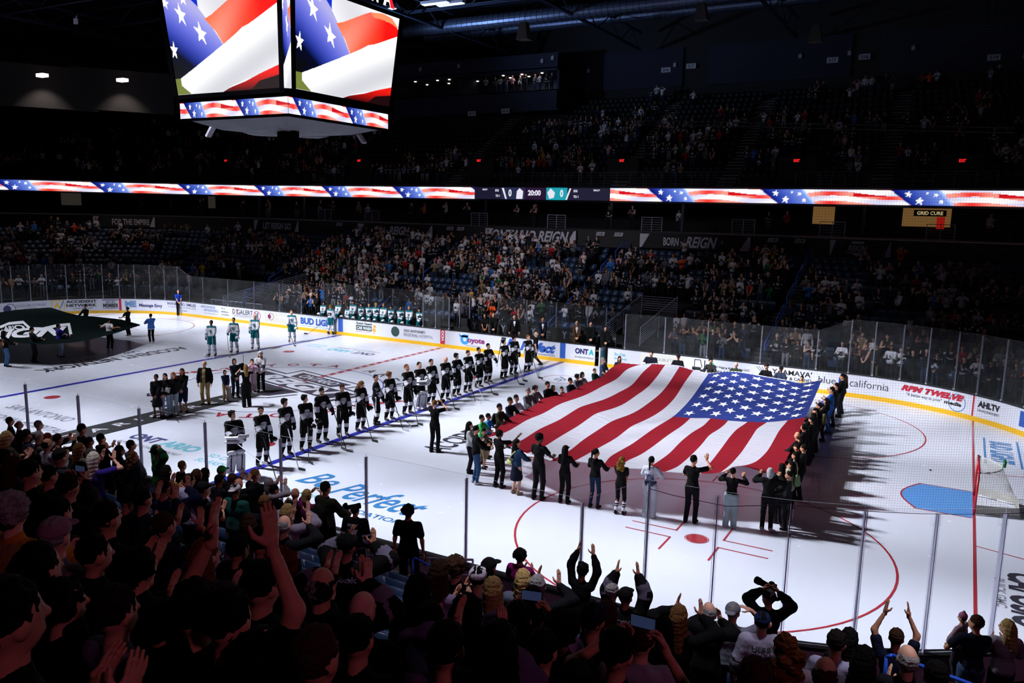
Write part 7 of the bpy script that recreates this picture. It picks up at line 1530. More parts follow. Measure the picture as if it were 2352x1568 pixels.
# ================================================================ near crowd, seen from behind
def c1(x, y): return x/2.936, 600+y/2.936
def c5(x, y): return x/2.76, 1000+y/2.76
def c6(x, y): return 700+x/2.94, 1068+y/2.94
def c7(x, y): return 1500+x/2.76, 1068+y/2.76
def stand_place(px, py, H, rmin=0):
    o, d = ray(px, py); best = None; prev = None
    for t in np.arange(1.2, 60, .01):
        p = o+d*t
        if p[2] < .8 or p[1] > -3: break
        cx = RL-RR+.25; dist = abs(p[1])-RW if p[0] <= cx else math.hypot(p[0]-cx, abs(p[1])-(RW-RR))-RR
        r = (dist+RW-14.9)/.75
        if prev is not None and math.floor(r) != math.floor(prev):
            k = int(round(max(r, prev)-.5)); fl = znear(14.9+.75*k) if k >= 0 else .62; h = (p[2]-fl)/.93
            if k >= -1 and (best is None or abs(h-H) < abs(best[0]-H)): best = (h, p[0], p[1], fl, k)
        prev = r
    return best
HAIRC = dict(bk='#0c0908', dk='#18100c', br='#3a2416', lb='#7a5632', bl='#b0945c', pl='#c8c0b0', gr='#8c8a88', rd='#5a1c14', au='#6a3a1c')
HW = dict(bk='black', dk='dark', br='brown', lb='light brown', bl='blond', pl='platinum blond', gr='grey', rd='red', au='auburn')
SW = dict(short='short', long='long', vlong='very long', pony='ponytailed', bun='tied-back', curly='curly', curlylong='long curly', messy='tousled', fringe='balding', bald='shaved', bob='bobbed', afro='thick')
PW = dict(hold='hands forward', goalie='', walk='walking', clap='clapping', clap2='clapping', claphigh='clapping head-high', overhead='clapping overhead', stand='arms down', front='hands joined', photo='hands at the face', film='holding a phone', face='hand at mouth', salute='hand on brow', headhands='hands on head', cap='hand on cap', heart='hand on heart', baby='holding a baby', reach='arm reaching')
CROWD = [  # converter, x, y, hair, colour, skin, top, colour, colour word, pose, extra
 (c1, 50, 1190, 'long', 'bl', 'a', 'tee', '#3a3028', 'brown', 'clap', {}), (c1, 68, 1082, 'short', 'br', 'a', 'long', '#0c0c0e', 'black', 'stand', {}), (c1, 128, 1105, 'fringe', 'gr', 'a', 'long', '#101014', 'black', 'clap', {}),
 (c1, 262, 1108, 'short', 'gr', 'a', 'polo', '#a07860', 'tan', 'clap', {}), (c1, 258, 1188, 'bun', 'gr', 'a', 'tee', '#4a4440', 'taupe', 'clap', {}), (c1, 325, 1195, 'short', 'rd', 'a', 'long', '#0d0d10', 'black', 'clap', {}),
 (c1, 182, 1172, 'short', 'bk', 'b', 'tee', '#26243a', 'slate', 'clap', {}), (c1, 555, 1135, 'short', 'bk', 'b', 'tee', '#08080a', 'black', 'front', {}), (c1, 606, 1218, 'bun', 'dk', 'b', 'jacket', '#7d7468', 'beige', 'clap', {}),
 (c1, 540, 1265, 'long', 'lb', 'a', 'tee', '#6a6052', 'khaki', 'stand', {}), (c1, 682, 1200, 'short', 'bk', 'b', 'tee', '#08080a', 'black', 'clap', {}), (c1, 318, 1235, 'fringe', 'dk', 'b', 'long', '#9a98a0', 'pale grey', 'clap2', {}),
 (c1, 392, 1202, 'short', 'dk', 'b', 'long', '#0a0a0c', 'black', 'claphigh', {}), (c1, 705, 1248, 'fringe', 'br', 'b', 'tee', '#101522', 'navy', 'claphigh', {}), (c1, 885, 1245, 'short', 'bk', 'b', 'hoodie', '#55555c', 'grey', 'front', {}),
 (c1, 900, 1320, 'curlylong', 'lb', 'b', 'jacket', '#0c1018', 'black', 'stand', {}), (c1, 636, 1335, 'long', 'pl', 'a', 'tee', '#2c1c6a', 'violet', 'claphigh', {}), (c1, 1062, 1290, 'short', 'bk', 'b', 'jersey', '#0f6a34', 'green', 'headhands', dict(hat='backcap:#0a0a0c', acc='#101014')),
 (c1, 1125, 1420, 'long', 'bk', 'b', 'hoodie', '#8a7418', 'mustard', 'clap', {}), (c1, 1230, 1382, 'short', 'lb', 'a', 'long', '#0c0c0e', 'black', 'stand', {}), (c1, 1385, 1435, 'long', 'bk', 'b', 'tee', '#8d8a96', 'white', 'stand', {}),
 (c1, 1497, 1420, 'short', 'au', 'a', 'tee', '#3a3a3a', 'grey', 'clap', dict(hat='cap:#0b8a3c')), (c1, 1330, 1445, 'bob', 'br', 'b', 'long', '#101014', 'black', 'stand', {}), (c1, 1722, 1445, 'short', 'lb', 'a', 'jersey', '#0c0c0f', 'black', 'clap', dict(acc='#202024')),
 (c1, 1480, 1478, 'short', 'bk', 'b', 'tee', '#14181f', 'charcoal', 'clap', dict(hat='cap:#08080a')), (c1, 1570, 1475, 'short', 'br', 'b', 'long', '#0c0c0e', 'black', 'claphigh', {}), (c5, 1515, 310, 'bald', 'br', 'b', 'long', '#101014', 'black', 'front', {}),
 (c5, 1494, 352, 'short', 'bk', 'b', 'jacket', '#0f4038', 'green-gold', 'stand', dict(hat='backcap:#c8c4c6', wide=1.2, band='#0c2c28')), (c5, 1708, 308, 'bob', 'gr', 'a', 'long', '#a8a0a8', 'white', 'claphigh', {}), (c5, 1742, 348, 'short', 'bk', 'b', 'tee', '#0a0a0c', 'black', 'clap', {}),
 (c5, 2065, 332, 'short', 'bk', 'b', 'jacket', '#24261c', 'camouflage', 'hold', dict(bag='backpack:#1a1b16')), (c5, 1948, 380, 'bob', 'bl', 'a', 'tee', '#6a1450', 'magenta', 'photo', {}), (c5, 1870, 370, 'bald', 'br', 'b', 'tee', '#0f1220', 'navy', 'clap', {}),
 (c5, 1200, 290, 'short', 'bk', 'b', 'jersey', '#8f88a4', 'white', 'clap', dict(back='QUICK|32', acc='#141418', wide=1.15)), (c5, 1290, 345, 'short', 'bk', 'b', 'tee', '#0a0a0c', 'black', 'clap', dict(hat='cap:#08080a')), (c5, 1038, 335, 'short', 'bk', 'b', 'long', '#1c2a4a', 'blue', 'claphigh', {}),
 (c5, 1680, 435, 'short', 'lb', 'a', 'tee', '#0d1020', 'navy', 'front', {}), (c5, 1825, 490, 'long', 'bl', 'a', 'hoodie', '#8d8494', 'white', 'claphigh', {}), (c5, 1800, 572, 'fringe', 'gr', 'a', 'long', '#0c0c10', 'black', 'claphigh', {}),
 (c5, 1578, 570, 'vlong', 'br', 'a', 'jersey', '#8d84a0', 'white', 'stand', dict(acc='#3a3850')), (c5, 1512, 728, 'short', 'bk', 'b', 'jersey', '#0c0c10', 'black', 'stand', {}), (c5, 1665, 685, 'short', 'bk', 'b', 'long', '#0c0c0e', 'black', 'front', {}),
 (c5, 1305, 770, 'vlong', 'au', 'a', 'hoodie', '#26242e', 'charcoal', 'clap', {}), (c5, 1790, 840, 'curly', 'rd', 'a', 'long', '#0a0a0c', 'black', 'clap2', {}), (c5, 2040, 965, 'fringe', 'dk', 'b', 'long', '#09090b', 'black', 'claphigh', dict(wide=1.15)),
 (c5, 1045, 580, 'short', 'br', 'b', 'polo', '#12182a', 'navy', 'claphigh', {}), (c5, 685, 530, 'short', 'bk', 'b', 'tee', '#09090b', 'black', 'clap', {}), (c5, 808, 400, 'short', 'dk', 'b', 'polo', '#26222e', 'plum', 'clap', {}), (c5, 905, 410, 'short', 'bk', 'b', 'long', '#1a2438', 'blue', 'claphigh', {}),
 (c5, 380, 495, 'short', 'bk', 'b', 'long', '#0a0a0c', 'black', 'stand', {}), (c5, 80, 480, 'curly', 'gr', 'a', 'long', '#b8761a', 'orange', 'reach', {}), (c5, 70, 870, 'long', 'lb', 'a', 'hoodie', '#1a1418', 'dark', 'stand', {}), (c5, 355, 650, 'short', 'gr', 'a', 'jacket', '#7a6a74', 'pink', 'stand', dict(hat='cap:#8a6a78')),
 (c5, 400, 1075, 'curly', 'bk', 'b', 'tee', '#08080a', 'black', 'stand', {}), (c5, 740, 1130, 'short', 'dk', 'b', 'long', '#5a5468', 'pale lilac', 'stand', {}), (c5, 1040, 1220, 'short', 'bk', 'b', 'tee', '#0d0c14', 'black', 'front', {}), (c5, 60, 1180, 'short', 'bk', 'b', 'tee', '#0a0a0c', 'black', 'clap', {}),
 (c5, 250, 860, 'long', 'bk', 'b', 'tee', '#0a0a0c', 'black', 'stand', {}), (c5, 600, 760, 'short', 'bk', 'b', 'hoodie', '#0a0a0e', 'black', 'stand', {}), (c5, 1660, 960, 'short', 'bk', 'b', 'jersey', '#08080a', 'black', 'stand', dict(back='CCM', acc='#4a4458')),
 (c5, 1250, 1120, 'short', 'bk', 'b', 'jersey', '#08080a', 'black', 'clap', dict(acc='#26223a')), (c5, 880, 840, 'curly', 'bk', 'b', 'long', '#0a0a0c', 'black', 'clap2', {}), (c5, 190, 240, 'short', 'bk', 'b', 'long', '#0a0a0c', 'black', 'stand', {}), (c5, 310, 262, 'short', 'bk', 'b', 'long', '#0c0c10', 'black', 'film', {}),
 (c5, 385, 140, 'short', 'bk', 'b', 'hoodie', '#1c1c22', 'charcoal', 'clap', {}), (c5, 515, 235, 'short', 'bk', 'b', 'hoodie', '#2a2a1e', 'olive', 'stand', {}), (c5, 760, 100, 'long', 'bk', 'b', 'long', '#0a0a0c', 'black', 'stand', {}), (c5, 30, 160, 'short', 'bk', 'b', 'long', '#0a0a0c', 'black', 'clap', {}), (c5, 95, 200, 'long', 'br', 'b', 'tee', '#2a2020', 'maroon', 'clap', {}),
 (c5, 440, 330, 'short', 'dk', 'b', 'long', '#0a0a0c', 'black', 'stand', {}), (c5, 1450, 1180, 'short', 'bk', 'b', 'tee', '#0a0a0c', 'black', 'overhead', {}), (c5, 2010, 1425, 'short', 'br', 'b', 'tee', '#0a0a0c', 'black', 'stand', {}), (c5, 1650, 1420, 'curly', 'bk', 'b', 'tee', '#0a0a0c', 'black', 'stand', {}),
 (c6, 342, 308, 'short', 'dk', 'b', 'jersey', '#09090b', 'black', 'stand', dict(back='DOTY|37', acc='#a8a4b8', wide=1.18)), (c6, 700, 312, 'curly', 'dk', 'b', 'tee', '#070709', 'black', 'stand', dict(wide=1.08)), (c6, 285, 555, 'short', 'bk', 'b', 'jersey', '#08080a', 'black', 'claphigh', dict(back='Reebok', acc='#6a6478', hat='cap:#060608', wide=1.12)),
 (c6, 112, 828, 'fringe', 'gr', 'a', 'jersey', '#0a0a0d', 'black', 'claphigh', dict(back='CCM', acc='#6a6478', wide=1.15)), (c6, 385, 985, 'bald', 'gr', 'a', 'long', '#0a0a0d', 'black', 'stand', dict(wide=1.15)), (c6, 915, 735, 'vlong', 'br', 'a', 'tee', '#8a7c9c', 'lavender', 'clap', dict(wide=1.1)),
 (c6, 1022, 690, 'curly', 'br', 'b', 'long', '#0c0c10', 'black', 'clap', {}), (c6, 1168, 770, 'short', 'bk', 'b', 'tee', '#8d8a96', 'white', 'stand', dict(hat='cap:#c0bcc4')), (c6, 1245, 695, 'long', 'bk', 'b', 'tee', '#2a1c28', 'dark pink', 'stand', dict(hat='cap:#0a0a0c')),
 (c6, 1455, 610, 'curly', 'bk', 'b', 'tee', '#7a1460', 'magenta', 'clap', {}), (c6, 1475, 780, 'long', 'bl', 'a', 'jacket', '#4a5260', 'denim', 'clap', {}), (c6, 1272, 850, 'long', 'bl', 'a', 'hoodie', '#8a7f88', 'cream', 'stand', {}), (c6, 1572, 820, 'bob', 'gr', 'a', 'long', '#0c0c10', 'black', 'claphigh', {}),
 (c6, 1872, 715, 'messy', 'bk', 'b', 'long', '#060608', 'black', 'overhead', {}), (c6, 1540, 915, 'long', 'bk', 'b', 'tee', '#6a4a5c', 'pink', 'stand', {}), (c6, 775, 860, 'long', 'bk', 'b', 'long', '#0a0a0c', 'black', 'clap', {}), (c6, 2075, 860, 'short', 'gr', 'a', 'jacket', '#26262c', 'charcoal', 'stand', {}),
 (c6, 2165, 895, 'short', 'bk', 'b', 'jersey', '#070709', 'black', 'overhead', dict(back='CCM', acc='#5a5468', hat='cap:#060608', wide=1.1)), (c6, 1100, 1030, 'long', 'bk', 'b', 'long', '#141018', 'dark', 'stand', {}), (c6, 845, 1070, 'short', 'bk', 'b', 'tee', '#0a0a0c', 'black', 'clap', {}), (c6, 1442, 1050, 'long', 'bk', 'b', 'hoodie', '#7a6a8a', 'lilac', 'film', {}),
 (c6, 1735, 1100, 'curly', 'bk', 'b', 'tee', '#0e1018', 'dark navy', 'stand', {}), (c6, 1945, 1050, 'short', 'bk', 'b', 'long', '#120c14', 'dark', 'clap', dict(hat='cap:#0e1430')), (c6, 2040, 1020, 'long', 'br', 'b', 'tee', '#0a0a0c', 'black', 'stand', {}), (c6, 2265, 1185, 'short', 'br', 'a', 'hoodie', '#8d8a96', 'white', 'stand', {}),
 (c6, 1315, 1250, 'vlong', 'bk', 'b', 'hoodie', '#1a1620', 'dark', 'stand', dict(wide=1.1)), (c6, 1600, 1260, 'short', 'bk', 'b', 'tee', '#0c0c14', 'black', 'stand', dict(back='INDEPENDENT|', acc='#7a4a9a', wide=1.12)), (c6, 2110, 1270, 'short', 'bk', 'b', 'tee', '#09090b', 'black', 'film', {}), (c6, 360, 1180, 'short', 'bk', 'b', 'tee', '#09090b', 'black', 'stand', dict(wide=1.1)), (c6, 960, 1240, 'short', 'bk', 'b', 'long', '#57496a', 'lilac', 'claphigh', {}),
 (c7, 62, 1060, 'vlong', 'bk', 'b', 'tee', '#070709', 'black', 'stand', dict(back='GAME', acc='#5a4a7a')), (c7, 165, 965, 'long', 'lb', 'a', 'long', '#070709', 'black', 'claphigh', {}), (c7, 357, 935, 'fringe', 'gr', 'a', 'jacket', '#070709', 'black', 'face', dict(yaw=.7)), (c7, 505, 935, 'short', 'gr', 'a', 'tee', '#70727f', 'grey', 'cap', dict(hat='backcap:#70747e', wide=1.15)),
 (c7, 735, 845, 'short', 'gr', 'a', 'jacket', '#08080a', 'black', 'photo', dict(hat='backcap:#060608', yaw=.9)), (c7, 690, 1000, 'short', 'bk', 'b', 'jersey', '#8d8a9c', 'white', 'stand', dict(back='HERR|25', acc='#141418', hat='cap:#14244a')), (c7, 836, 1175, 'curlylong', 'au', 'a', 'jacket', '#8a7c86', 'white plaid', 'stand', dict(band='#6a5a68')), (c7, 1160, 1130, 'short', 'dk', 'b', 'tee', '#8b8aa0', 'white', 'stand', dict(glasses=True)),
 (c7, 1243, 1110, 'vlong', 'bk', 'b', 'tee', '#08080a', 'black', 'stand', {}), (c7, 1540, 1100, 'short', 'br', 'b', 'tee', '#10162a', 'navy', 'overhead', {}), (c7, 1335, 1255, 'long', 'bk', 'b', 'jacket', '#4a4652', 'zebra-striped', 'clap', {}), (c7, 1612, 1235, 'fringe', 'gr', 'a', 'tee', '#0c0c10', 'black', 'clap', dict(glasses=True)), (c7, 1088, 1330, 'fringe', 'br', 'b', 'tee', '#120c10', 'black', 'stand', {}),
 (c7, 2050, 1005, 'short', 'br', 'b', 'tee', '#0d1426', 'navy', 'baby', dict(bc='#3a5272', yaw=.8)), (c7, 2245, 1030, 'long', 'bl', 'a', 'jacket', '#8a8690', 'white plaid', 'clap', dict(yaw=.9, glasses=True, band='#7a7684')), (c7, 1790, 1350, 'short', 'bk', 'b', 'tee', '#070709', 'black', 'stand', {}), (c7, 640, 1385, 'short', 'br', 'b', 'tee', '#2a1420', 'dark', 'stand', {}),
]
LM = [(430, 1160, 'the white QUICK jersey'), (361, 1060, 'the green jersey'), (541, 1150, 'the green and gold jacket'), (816, 1180, 'the DOTY jersey'), (938, 1180, 'the lone man in black tee'), (738, 1350, 'the shiny balding head'), (1011, 1320, 'the lavender top'), (1195, 1280, 'the magenta top'), (1337, 1315, 'the tousled black hair'),
      (1436, 1372, 'the black cap with raised arms'), (1683, 1407, 'the grey cap'), (1766, 1374, 'the big camera lens'), (1920, 1477, 'the man in white tee'), (2243, 1432, 'the man holding the baby'), (2313, 1441, 'the white plaid jacket'), (231, 1055, 'the violet tee'), (473, 1279, 'the long auburn hair'), (572, 1207, 'the straight brown hair'), (268, 1410, 'the pale lilac shirt'), (30, 1175, 'the orange sleeve'), (660, 1178, 'the white hooded blonde'), (1900, 1550, 'the blue handrail'), (1244, 1493, 'the INDEPENDENT tee')]
seen = set(); NEARP = []
ESC = []
for it in CROWD:
    cv, x, y, hr, hcl, sk_, tp_, tc_, tw, ps, ex = it; px, py = cv(x, y)
    b = stand_place(px, py, 1.73)
    if b is None: print('NOPLACE', px, py); continue
    H, X, Y, Z, k = b; H = min(max(H, 1.35), 2.0)
    hat = ex.get('hat'); hatw = {'cap': 'cap', 'backcap': 'backward cap', 'beanie': 'knit hat'}.get(hat.split(':')[0], '') if hat else ''
    base = '%s %s person in %s %s%s, %s' % (HW[hcl] if hr != 'bald' else 'bald,', (SW[hr]+'-haired') if hr not in ('bald', 'fringe', 'pony', 'bun') else ('balding' if hr == 'fringe' else '' if hr == 'bald' else SW[hr]), tw, {'tee': 'tee', 'long': 'top', 'polo': 'polo shirt', 'jersey': 'jersey', 'hoodie': 'hoodie', 'jacket': 'jacket'}[tp_], ', '+hatw if hatw else '', PW[ps])
    base = base.replace('  ', ' ').replace(', person', ' person')
    lab = None
    if ex.get('back'): lab = 'spectator in %s jersey lettered %s, %s' % (tw, ex['back'].replace('|', ' ').strip(), PW[ps])
    for q in sorted(LM, key=lambda l: (l[0]-px)**2+(l[1]-py)**2):
        if lab and lab not in seen: break
        dx, dy = px-q[0], py-q[1]
        if dx*dx+dy*dy < 400: lab = base; 
        else: lab = base+' '+('left of ' if dx < -abs(dy)*.8 else 'right of ' if dx > abs(dy)*.8 else 'below ' if dy > 0 else 'above ')+q[2]
        if lab not in seen: break
    seen.add(lab)
    fc_ = math.degrees(math.atan2(2-Y, 14-X)) if X < 20 else 90+(X-20)*2
    kw = dict(H=H, top=tp_, tc=tc_, hair=hr, hc=HAIRC[hcl], sk=sk_, pose=ps, bc='#0d0d12', yaw=rng.uniform(-.25, .25)); kw.update({a: v for a, v in ex.items()})
    dist = math.dist((X, Y, Z+1.5), (CX, CY, CZ)); kw['det'] = .75 if dist < 7 else 1.0 if dist < 13 else 1.25
    r, arms, s = person(lab, X, Y, Z, None, fc_+rng.uniform(-12, 12), group=None, **kw); NEARP.append((px, py))
    if ps == 'film' or tw == 'camouflage' or (cv is c7 and x == 735):
        big = tw in ('camouflage',) or x == 735; hp = to_world(r, np.array((0, .42, 1.60) if tw != 'camouflage' else (.05, .45, 1.15))*s)
        if big: gadget('camera', camera_geo(), [blackp], hp, r.rotation_euler[2]+(.9 if x == 735 else -.6), 'black camera with long lens raised by the spectator in %s' % ('black cap and jacket' if x == 735 else 'camouflage'), 'camera')
        else:
            d = MB(); d.box((0, 0, 0), (.15, .009, .075)); d.box((0, -.006, 0), (.14, .002, .066), 1); gadget('smartphone', d, [blackp, mat('phone_glow', emit='#4a5a8a', es=.22)], hp, r.rotation_euler[2], 'smartphone raised by the %s spectator in %s %s' % (HW[hcl], tw, tp_) + (' at the far left' if px < 200 else ' near the lower middle' if py > 1450 else ''), 'phone')
    if ps == 'baby':
        bb = empty('person', tuple(to_world(r, (-.10, .30, .56))), r.rotation_euler[2]+.9, 'baby in pink knit hat and pale coat held by the man in navy', 'baby'); build_person(bb, H=1.08, top='jacket', tc='#a88a98', bc='#4a4450', hair='short', hc='#3a2416', hat='beanie:#a86a8a', pose='front', wide=1.2, det=.75, sk='a')
# lone man's microphone
p = atz(975, 1298, 1.1); d = MB(); d.bar((0, 0, 0), (0, 0, .2), .018, 10); d.bar((0, 0, .2), (0, 0, .27), .03, 10); o = gadget('microphone', d, [blackp], p, 0, 'microphone held low by the lone man in black tee', 'microphone')
# near rails
for i, (pa, pb, za, l) in enumerate((((720, 1272), (1086, 1285), 1.55, 'steel guard rail at the foot of the near stand beside the lone man in black'),)):
    a = stand_place(pa[0], pa[1]-60, 1.73); A = aty(*pa, -14.0); Bq = aty(*pb, -14.0); r = MB(); r.path([A, Bq], .022, 8)
    for q in np.linspace(0, 1, 5): P_ = A+(Bq-A)*q; r.bar(P_, (P_[0], P_[1], .2), .02, 8)
    for zz in (.3, .6): r.path([A-(0, 0, zz), Bq-(0, 0, zz)], .01, 6)
    tagp(r.build('guard_rail', alum, None, True), l, 'railing')
for i, ((px, py), l) in enumerate((((735, 1300), 'left of the lone man'), ((985, 1290), 'right of the lone man'), ((2150, 1530), 'at the lower right corner'))):
    b = aty(px, py, -14.6 if i < 2 else -16.2); h = MB(); R_ = .35 if i < 2 else .5
    zt = b[2]; h.path([(b[0]-R_, b[1], zt-.5), (b[0]-R_, b[1], zt-.04), (b[0]-R_+.06, b[1], zt), (b[0]+R_-.06, b[1]-.1, zt-.06), (b[0]+R_, b[1]-.15, zt-.15)], .022, 8)
    h.bar((b[0]-R_, b[1], zt-.5), (b[0]-R_, b[1], .3), .022, 8)
    tagp(h.build('handrail', bluep, None, True), 'curved blue handrail in the near stand %s' % l, 'handrail')
b = MB(); b.box((15.4, -13.3, .75), (1.2, .1, .85)); b.box((27.5, -13.6, .6), (2.4, .05, .9)); o = b.build('access_panel', mat('grey_panel', '#8a8a92', .6)); tagp(o, 'pale access panels behind the near boards', 'panel', kind='structure')
PPOS = np.array([r_.location[:] for r_, _ in PEOPLE])
NB = [q for q in NB if np.hypot(PPOS[:, 0]-q[0], PPOS[:, 1]-q[1]).min() > .62 and in_frame(q[0], q[1], q[2]+.6)]
tagp(merged('seating', sg_, NB, [seatm, seatm2]), 'dark seats between the crowd of the near stand', 'seats', kind='stuff')
# ================================================================ far crowd
def lp(pose, w, hair, h, accs=True):
    P = [El((0, 0, 1.26), (.175*w, .125*w, .19), 0), El((0, .01, 1.03), (.165*w, .13*w*w, .17), 0), C((-.12*w, 0, 1.40), (.12*w, 0, 1.40), .065, None, 0), C((0, 0, 1.42), (0, 0, 1.54), .052, .05, 2)]
    for x in (1, -1):
        P += [C((.09*x, 0, .92), (.11*x, .02, .5), .095, .07, 3), C((.11*x, .02, .5), (.12*x, 0, .09), .065, .05, 3), C((.12*x, 0, .06), (.13*x, .12, .05), .05, .04, 6)]
        wr, d, n, c = pose_arm(pose, x); sh = (.17*w*x, 0, 1.40); el, wr = ik(sh, wr, .285, .255, (x*.9, -.5, -.7))
        m_ = el+(wr-el)*.4; P += [C(sh, el, .062, .055, 1), C(el, m_, .055, .05, 7), C(m_, wr-(wr-el)*.1, .048, .042, 1)]
        dd = np.array(d, float); dd /= np.linalg.norm(dd); P += [C(wr, wr+dd*.13, .036, .026, 2)]
    P += [El((0, .01, 1.63), (.076, .092, .115), 2), El((0, -.02, 1.67), (.088, .10, .10), 5)]
    if hair == 1: P += [C((0, -.05, 1.64), (0, -.09, 1.38), .09, .07, 5), C((.07, -.02, 1.62), (.08, -.02, 1.45), .04, .035, 5), C((-.07, -.02, 1.62), (-.08, -.02, 1.45), .04, .035, 5)]
    if hair == 2: P += [El((0, .09, 1.705), (.075, .08, .02), 5)]
    V, Q, O = nets(P, h, .03)
    fc = V[Q].mean(1)
    O = O.copy(); O[(O == 5) & (fc[:, 1] > .035) & (fc[:, 2] < 1.70)] = 2
    O[(O == 0) & (abs(fc[:, 0]) < .07) & (abs(fc[:, 2]-1.22) < .075) & (fc[:, 1] > .05)] = 8
    O[(O == 0) & (fc[:, 2] < 1.01) & (fc[:, 2] > .95)] = 9; O[(O == 0) & (fc[:, 2] < .90)] = 3
    vc = np.zeros(len(V), np.int16); 
    for c_ in range(4): vc[Q[:, c_]] = O
    return V.astype(np.float32), Q, vc
PO = ['clap', 'clap2', 'claphigh', 'stand', 'front', 'clap', 'clap2', 'heart', 'clap', 'face', 'clap2', 'front']
VAR_H = [lp(PO[i % 12], 1+.12*(i % 4 == 0)-.05*(i % 3 == 1), [0, 1, 0, 2][i % 4], .032) for i in range(14)]
VAR_M = [lp(PO[i % 12], 1+.12*(i % 4 == 0)-.05*(i % 3 == 1), [0, 1, 0, 2][i % 4], .047) for i in range(14)]
TOPS = [('black', '#08080b', .48), ('white', '#b4b2bc', .22), ('grey', '#4c4c54', .10), ('navy', '#121a34', .06), ('charcoal', '#1c1c22', .08), ('red', '#8e1018', .03), ('green', '#0f4a28', .018), ('orange', '#d04812', .012), ('tan', '#6a5c46', .02), ('blue', '#1f58a0', .02), ('gold', '#a8841c', .006), ('pink', '#a87888', .012)]
tw_ = np.array([t[2] for t in TOPS]); tw_ /= tw_.sum()
HCS = ['#0c0908', '#140e0b', '#22160f', '#5a3c22', '#8a6c40', '#77757a']
SKS = ['#a88070', '#946a58', '#b08a7c', '#6f4a3c', '#4a3028']
def palette(ti=None):
    ti = rng.choice(len(TOPS), p=tw_) if ti is None else ti; top = lin(TOPS[ti][1]); sk_ = lin(SKS[rng.choice(5, p=[.3, .3, .2, .12, .08])]); hc_ = lin(HCS[rng.choice(6, p=[.3, .25, .2, .1, .08, .07])])
    jers = TOPS[ti][0] in ('black', 'white', 'navy', 'red', 'green', 'orange') and rng.random() < .55
    pa = lin(['#08080b', '#101018', '#1c2c48', '#6a6a70', '#4a4438'][rng.choice(5, p=[.4, .25, .2, .07, .08])])
    ac = (lin('#0a0a0c') if TOPS[ti][0] != 'black' else lin('#9a98a6')) if jers else top
    sl = top if rng.random() < .6 or jers else sk_
    P = np.zeros((10, 3)); P[0] = top; P[1] = sl; P[2] = sk_; P[3] = pa; P[5] = hc_; P[6] = .01; P[7] = ac if jers else sl; P[8] = ac; P[9] = ac if jers else top
    return P, ti
def dens(x, k):
    if x < -32: d = .36
    elif x < -19.7: d = .46
    elif x < -7.2: d = .86
    elif x < 5.3: d = .80
    elif x < 17.7: d = .62
    else: d = .46
    if k > 11: d *= .5
    if 5.6 < x < 9.4 and k in (1, 2, 3, 6): d *= .25
    if 1 < x < 5 and k in (10, 11): d *= .3
    if 9 < x < 16 and k in (11, 12, 9): d *= .35
    if k in (4, 5) and -6.5 < x < -3: d *= .4
    if k == 1 and -10.5 < x < 9: d *= .45
    return d
PL = []; st = 1; 
for s in SPOTS:
    k, x, y, z, a = s; d = dens(x, k)
    if rng.random() < .45: st = rng.random() < d
    if st and in_frame(x, y, z+1.2, 30): PL.append((x+rng.uniform(-.08, .08), y-.32*math.sin(a), z, a, k))
PL.sort(key=lambda q: math.dist(q[:3], (CX, CY, CZ)))
crowdm = mat('crowd_clothing', rough=.85, vcol=True, var=.12, vscale=9, spec=.2)
MAXI = 300-len([o for o in bpy.data.objects if o.type == 'EMPTY' and o.name.startswith('person')])
BRD = [(-29, 'ACCIDENT NETWORK'), (-27.4, 'ALL-IN MEMBER'), (-24.2, 'Massage Envy'), (-20.9, 'WINNING SMILES'), (-17.7, 'ARROWHEAD'), (-14.5, 'DIGALERT'), (-11.3, 'blank glowing'), (-7.6, 'BUD LIGHT'), (-3.9, 'CAR WASH'), (0, 'SAN ANTONIO'), (4, 'coyote'), (7.6, 'Be Perfect'), (10.3, 'ONTARIO'), (14.5, 'DOUBLETREE'), (17.9, 'forklift'), (20.7, 'YAAMAVA'), (24.1, 'california'), (27.4, 'RPM TWELVE'), (60, 'AHLTV')]
indiv = [q for q in PL if q[4] <= 3 and -200 < q[0] < 60 and in_frame(q[0], q[1], q[2]+1.0)][:max(MAXI, 0)]
iset = set(map(id, indiv)); lab_n = {}
order = sorted(indiv, key=lambda q: in_frame(q[0], q[1], q[2]+1.0)[0])
print('individual far fans', len(indiv), 'max', MAXI)
def yawed(V, a, s): c, s_ = math.cos(a+PI/2), math.sin(a+PI/2); return np.stack([(c*V[:, 0]-s_*V[:, 1])*s, (s_*V[:, 0]+c*V[:, 1])*s, V[:, 2]*s], 1)
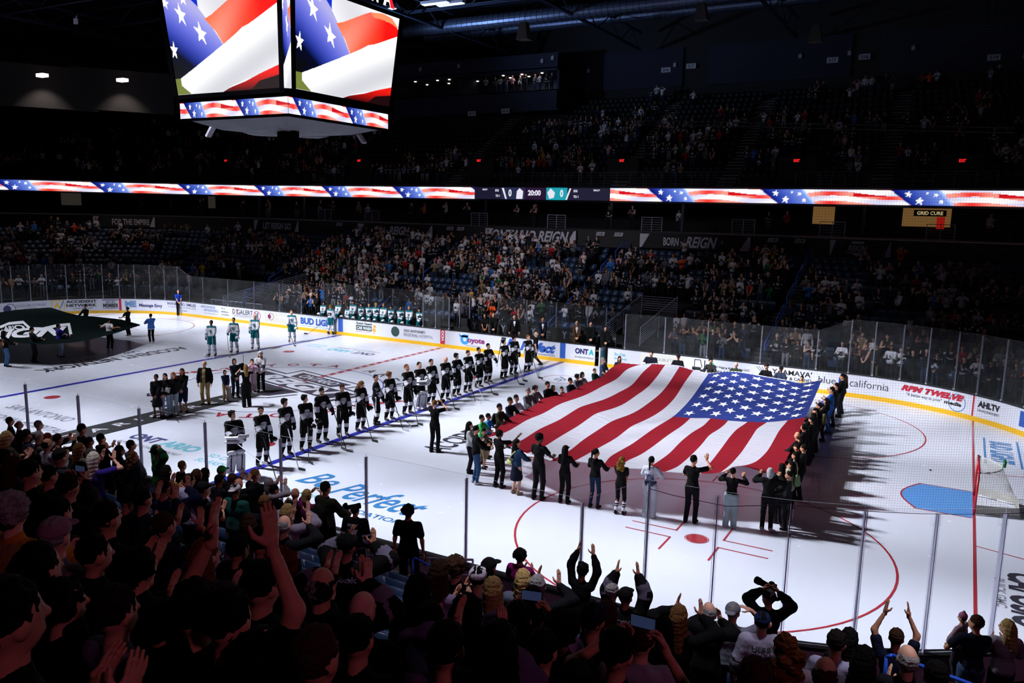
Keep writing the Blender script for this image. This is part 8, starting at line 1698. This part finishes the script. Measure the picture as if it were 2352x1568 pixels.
for q in order:
    x, y, z, a, k = q; vi = rng.integers(14); V, Q, vc = VAR_H[vi]; P, ti = palette(); s = rng.uniform(.93, 1.05)
    o = obj('person', rawmesh('person', V*s, Q, crowdm, None, True, P[vc])); o.location = (x, y, z); o.rotation_euler = (0, 0, a+PI/2+rng.uniform(-.3, .3))
    bn = next(n for t, n in BRD if (x if x < 22 else 22+(x-22)*.7) < t)
    base = 'fan in %s, %s, %s, row %s over %s board' % (TOPS[ti][0], ['short hair', 'long hair', 'cropped hair', 'a cap'][vi % 4], PW[PO[vi % 12]], ['one', 'two', 'three', 'four'][k], bn)
    lab_n[base] = lab_n.get(base, 0)+1
    if lab_n[base] > 1: base = ORD[lab_n[base]-1]+' '+base
    tagp(o, base, 'person', None)
def mass(name, places, VAR, label):
    Vs = []; Qs = []; Cs = []; n = 0
    for x, y, z, a in places:
        V, Q, vc = VAR[rng.integers(len(VAR))]; P, ti = palette(); s = rng.uniform(.88, 1.06)
        W_ = yawed(V, a+rng.uniform(-.35, .35), s)+np.array((x, y, z)); Vs.append(W_); Qs.append(Q+n); Cs.append(P[vc]); n += len(V)
    return tagp(obj(name, rawmesh(name, np.concatenate(Vs), np.concatenate(Qs), crowdm, None, True, np.concatenate(Cs))), label, 'crowd', kind='stuff')
mass('crowd', [(q[0], q[1], q[2], q[3]) for q in PL if id(q) not in iset], VAR_M, 'standing spectators filling the far lower stand')
UPP = []; st = 0
for k, x, y, z, a in UP:
    d = (.50 if k < 4 else .30 if k < 9 else .10)*(1 if -20 < x < 14 else .75)
    if -26 < x < -12 and k > 3: d *= .3
    if rng.random() < .5: st = rng.random() < d
    if st and in_frame(x, y, z+1.2, 20): UPP.append((x, y-.3, z, a))
mass('crowd', UPP, VAR_M, 'standing spectators scattered over the dark upper stand')
CP = []
for x in np.arange(-50, 34, .8):
    if rng.random() < .28: CP.append((x+rng.uniform(-.3, .3), rng.uniform(29.3, 31.5), 6.74, PI/2))
mass('crowd', CP, VAR_M, 'people standing along the dark concourse behind the banners')
for i in range(11):
    x = -16.9+i*.72+rng.uniform(-.2, .2); V, Q, vc = VAR_M[(i*5) % 14]; P, ti = palette([1, 0, 1, 2, 11, 0, 4, 0, 1, 0, 4][i]); o = obj('person', rawmesh('person', V, Q, crowdm, None, True, P[vc])); o.location = (x, 45.3+.3*(i % 2), 19.25); o.rotation_euler = (0, 0, PI+rng.uniform(-.4, .4))
    tagp(o, 'tiny person in %s standing in the lit press box, %s from the left' % (TOPS[ti][0], ORD[i]), 'person')
print('crowd', len(PL), len(UPP))
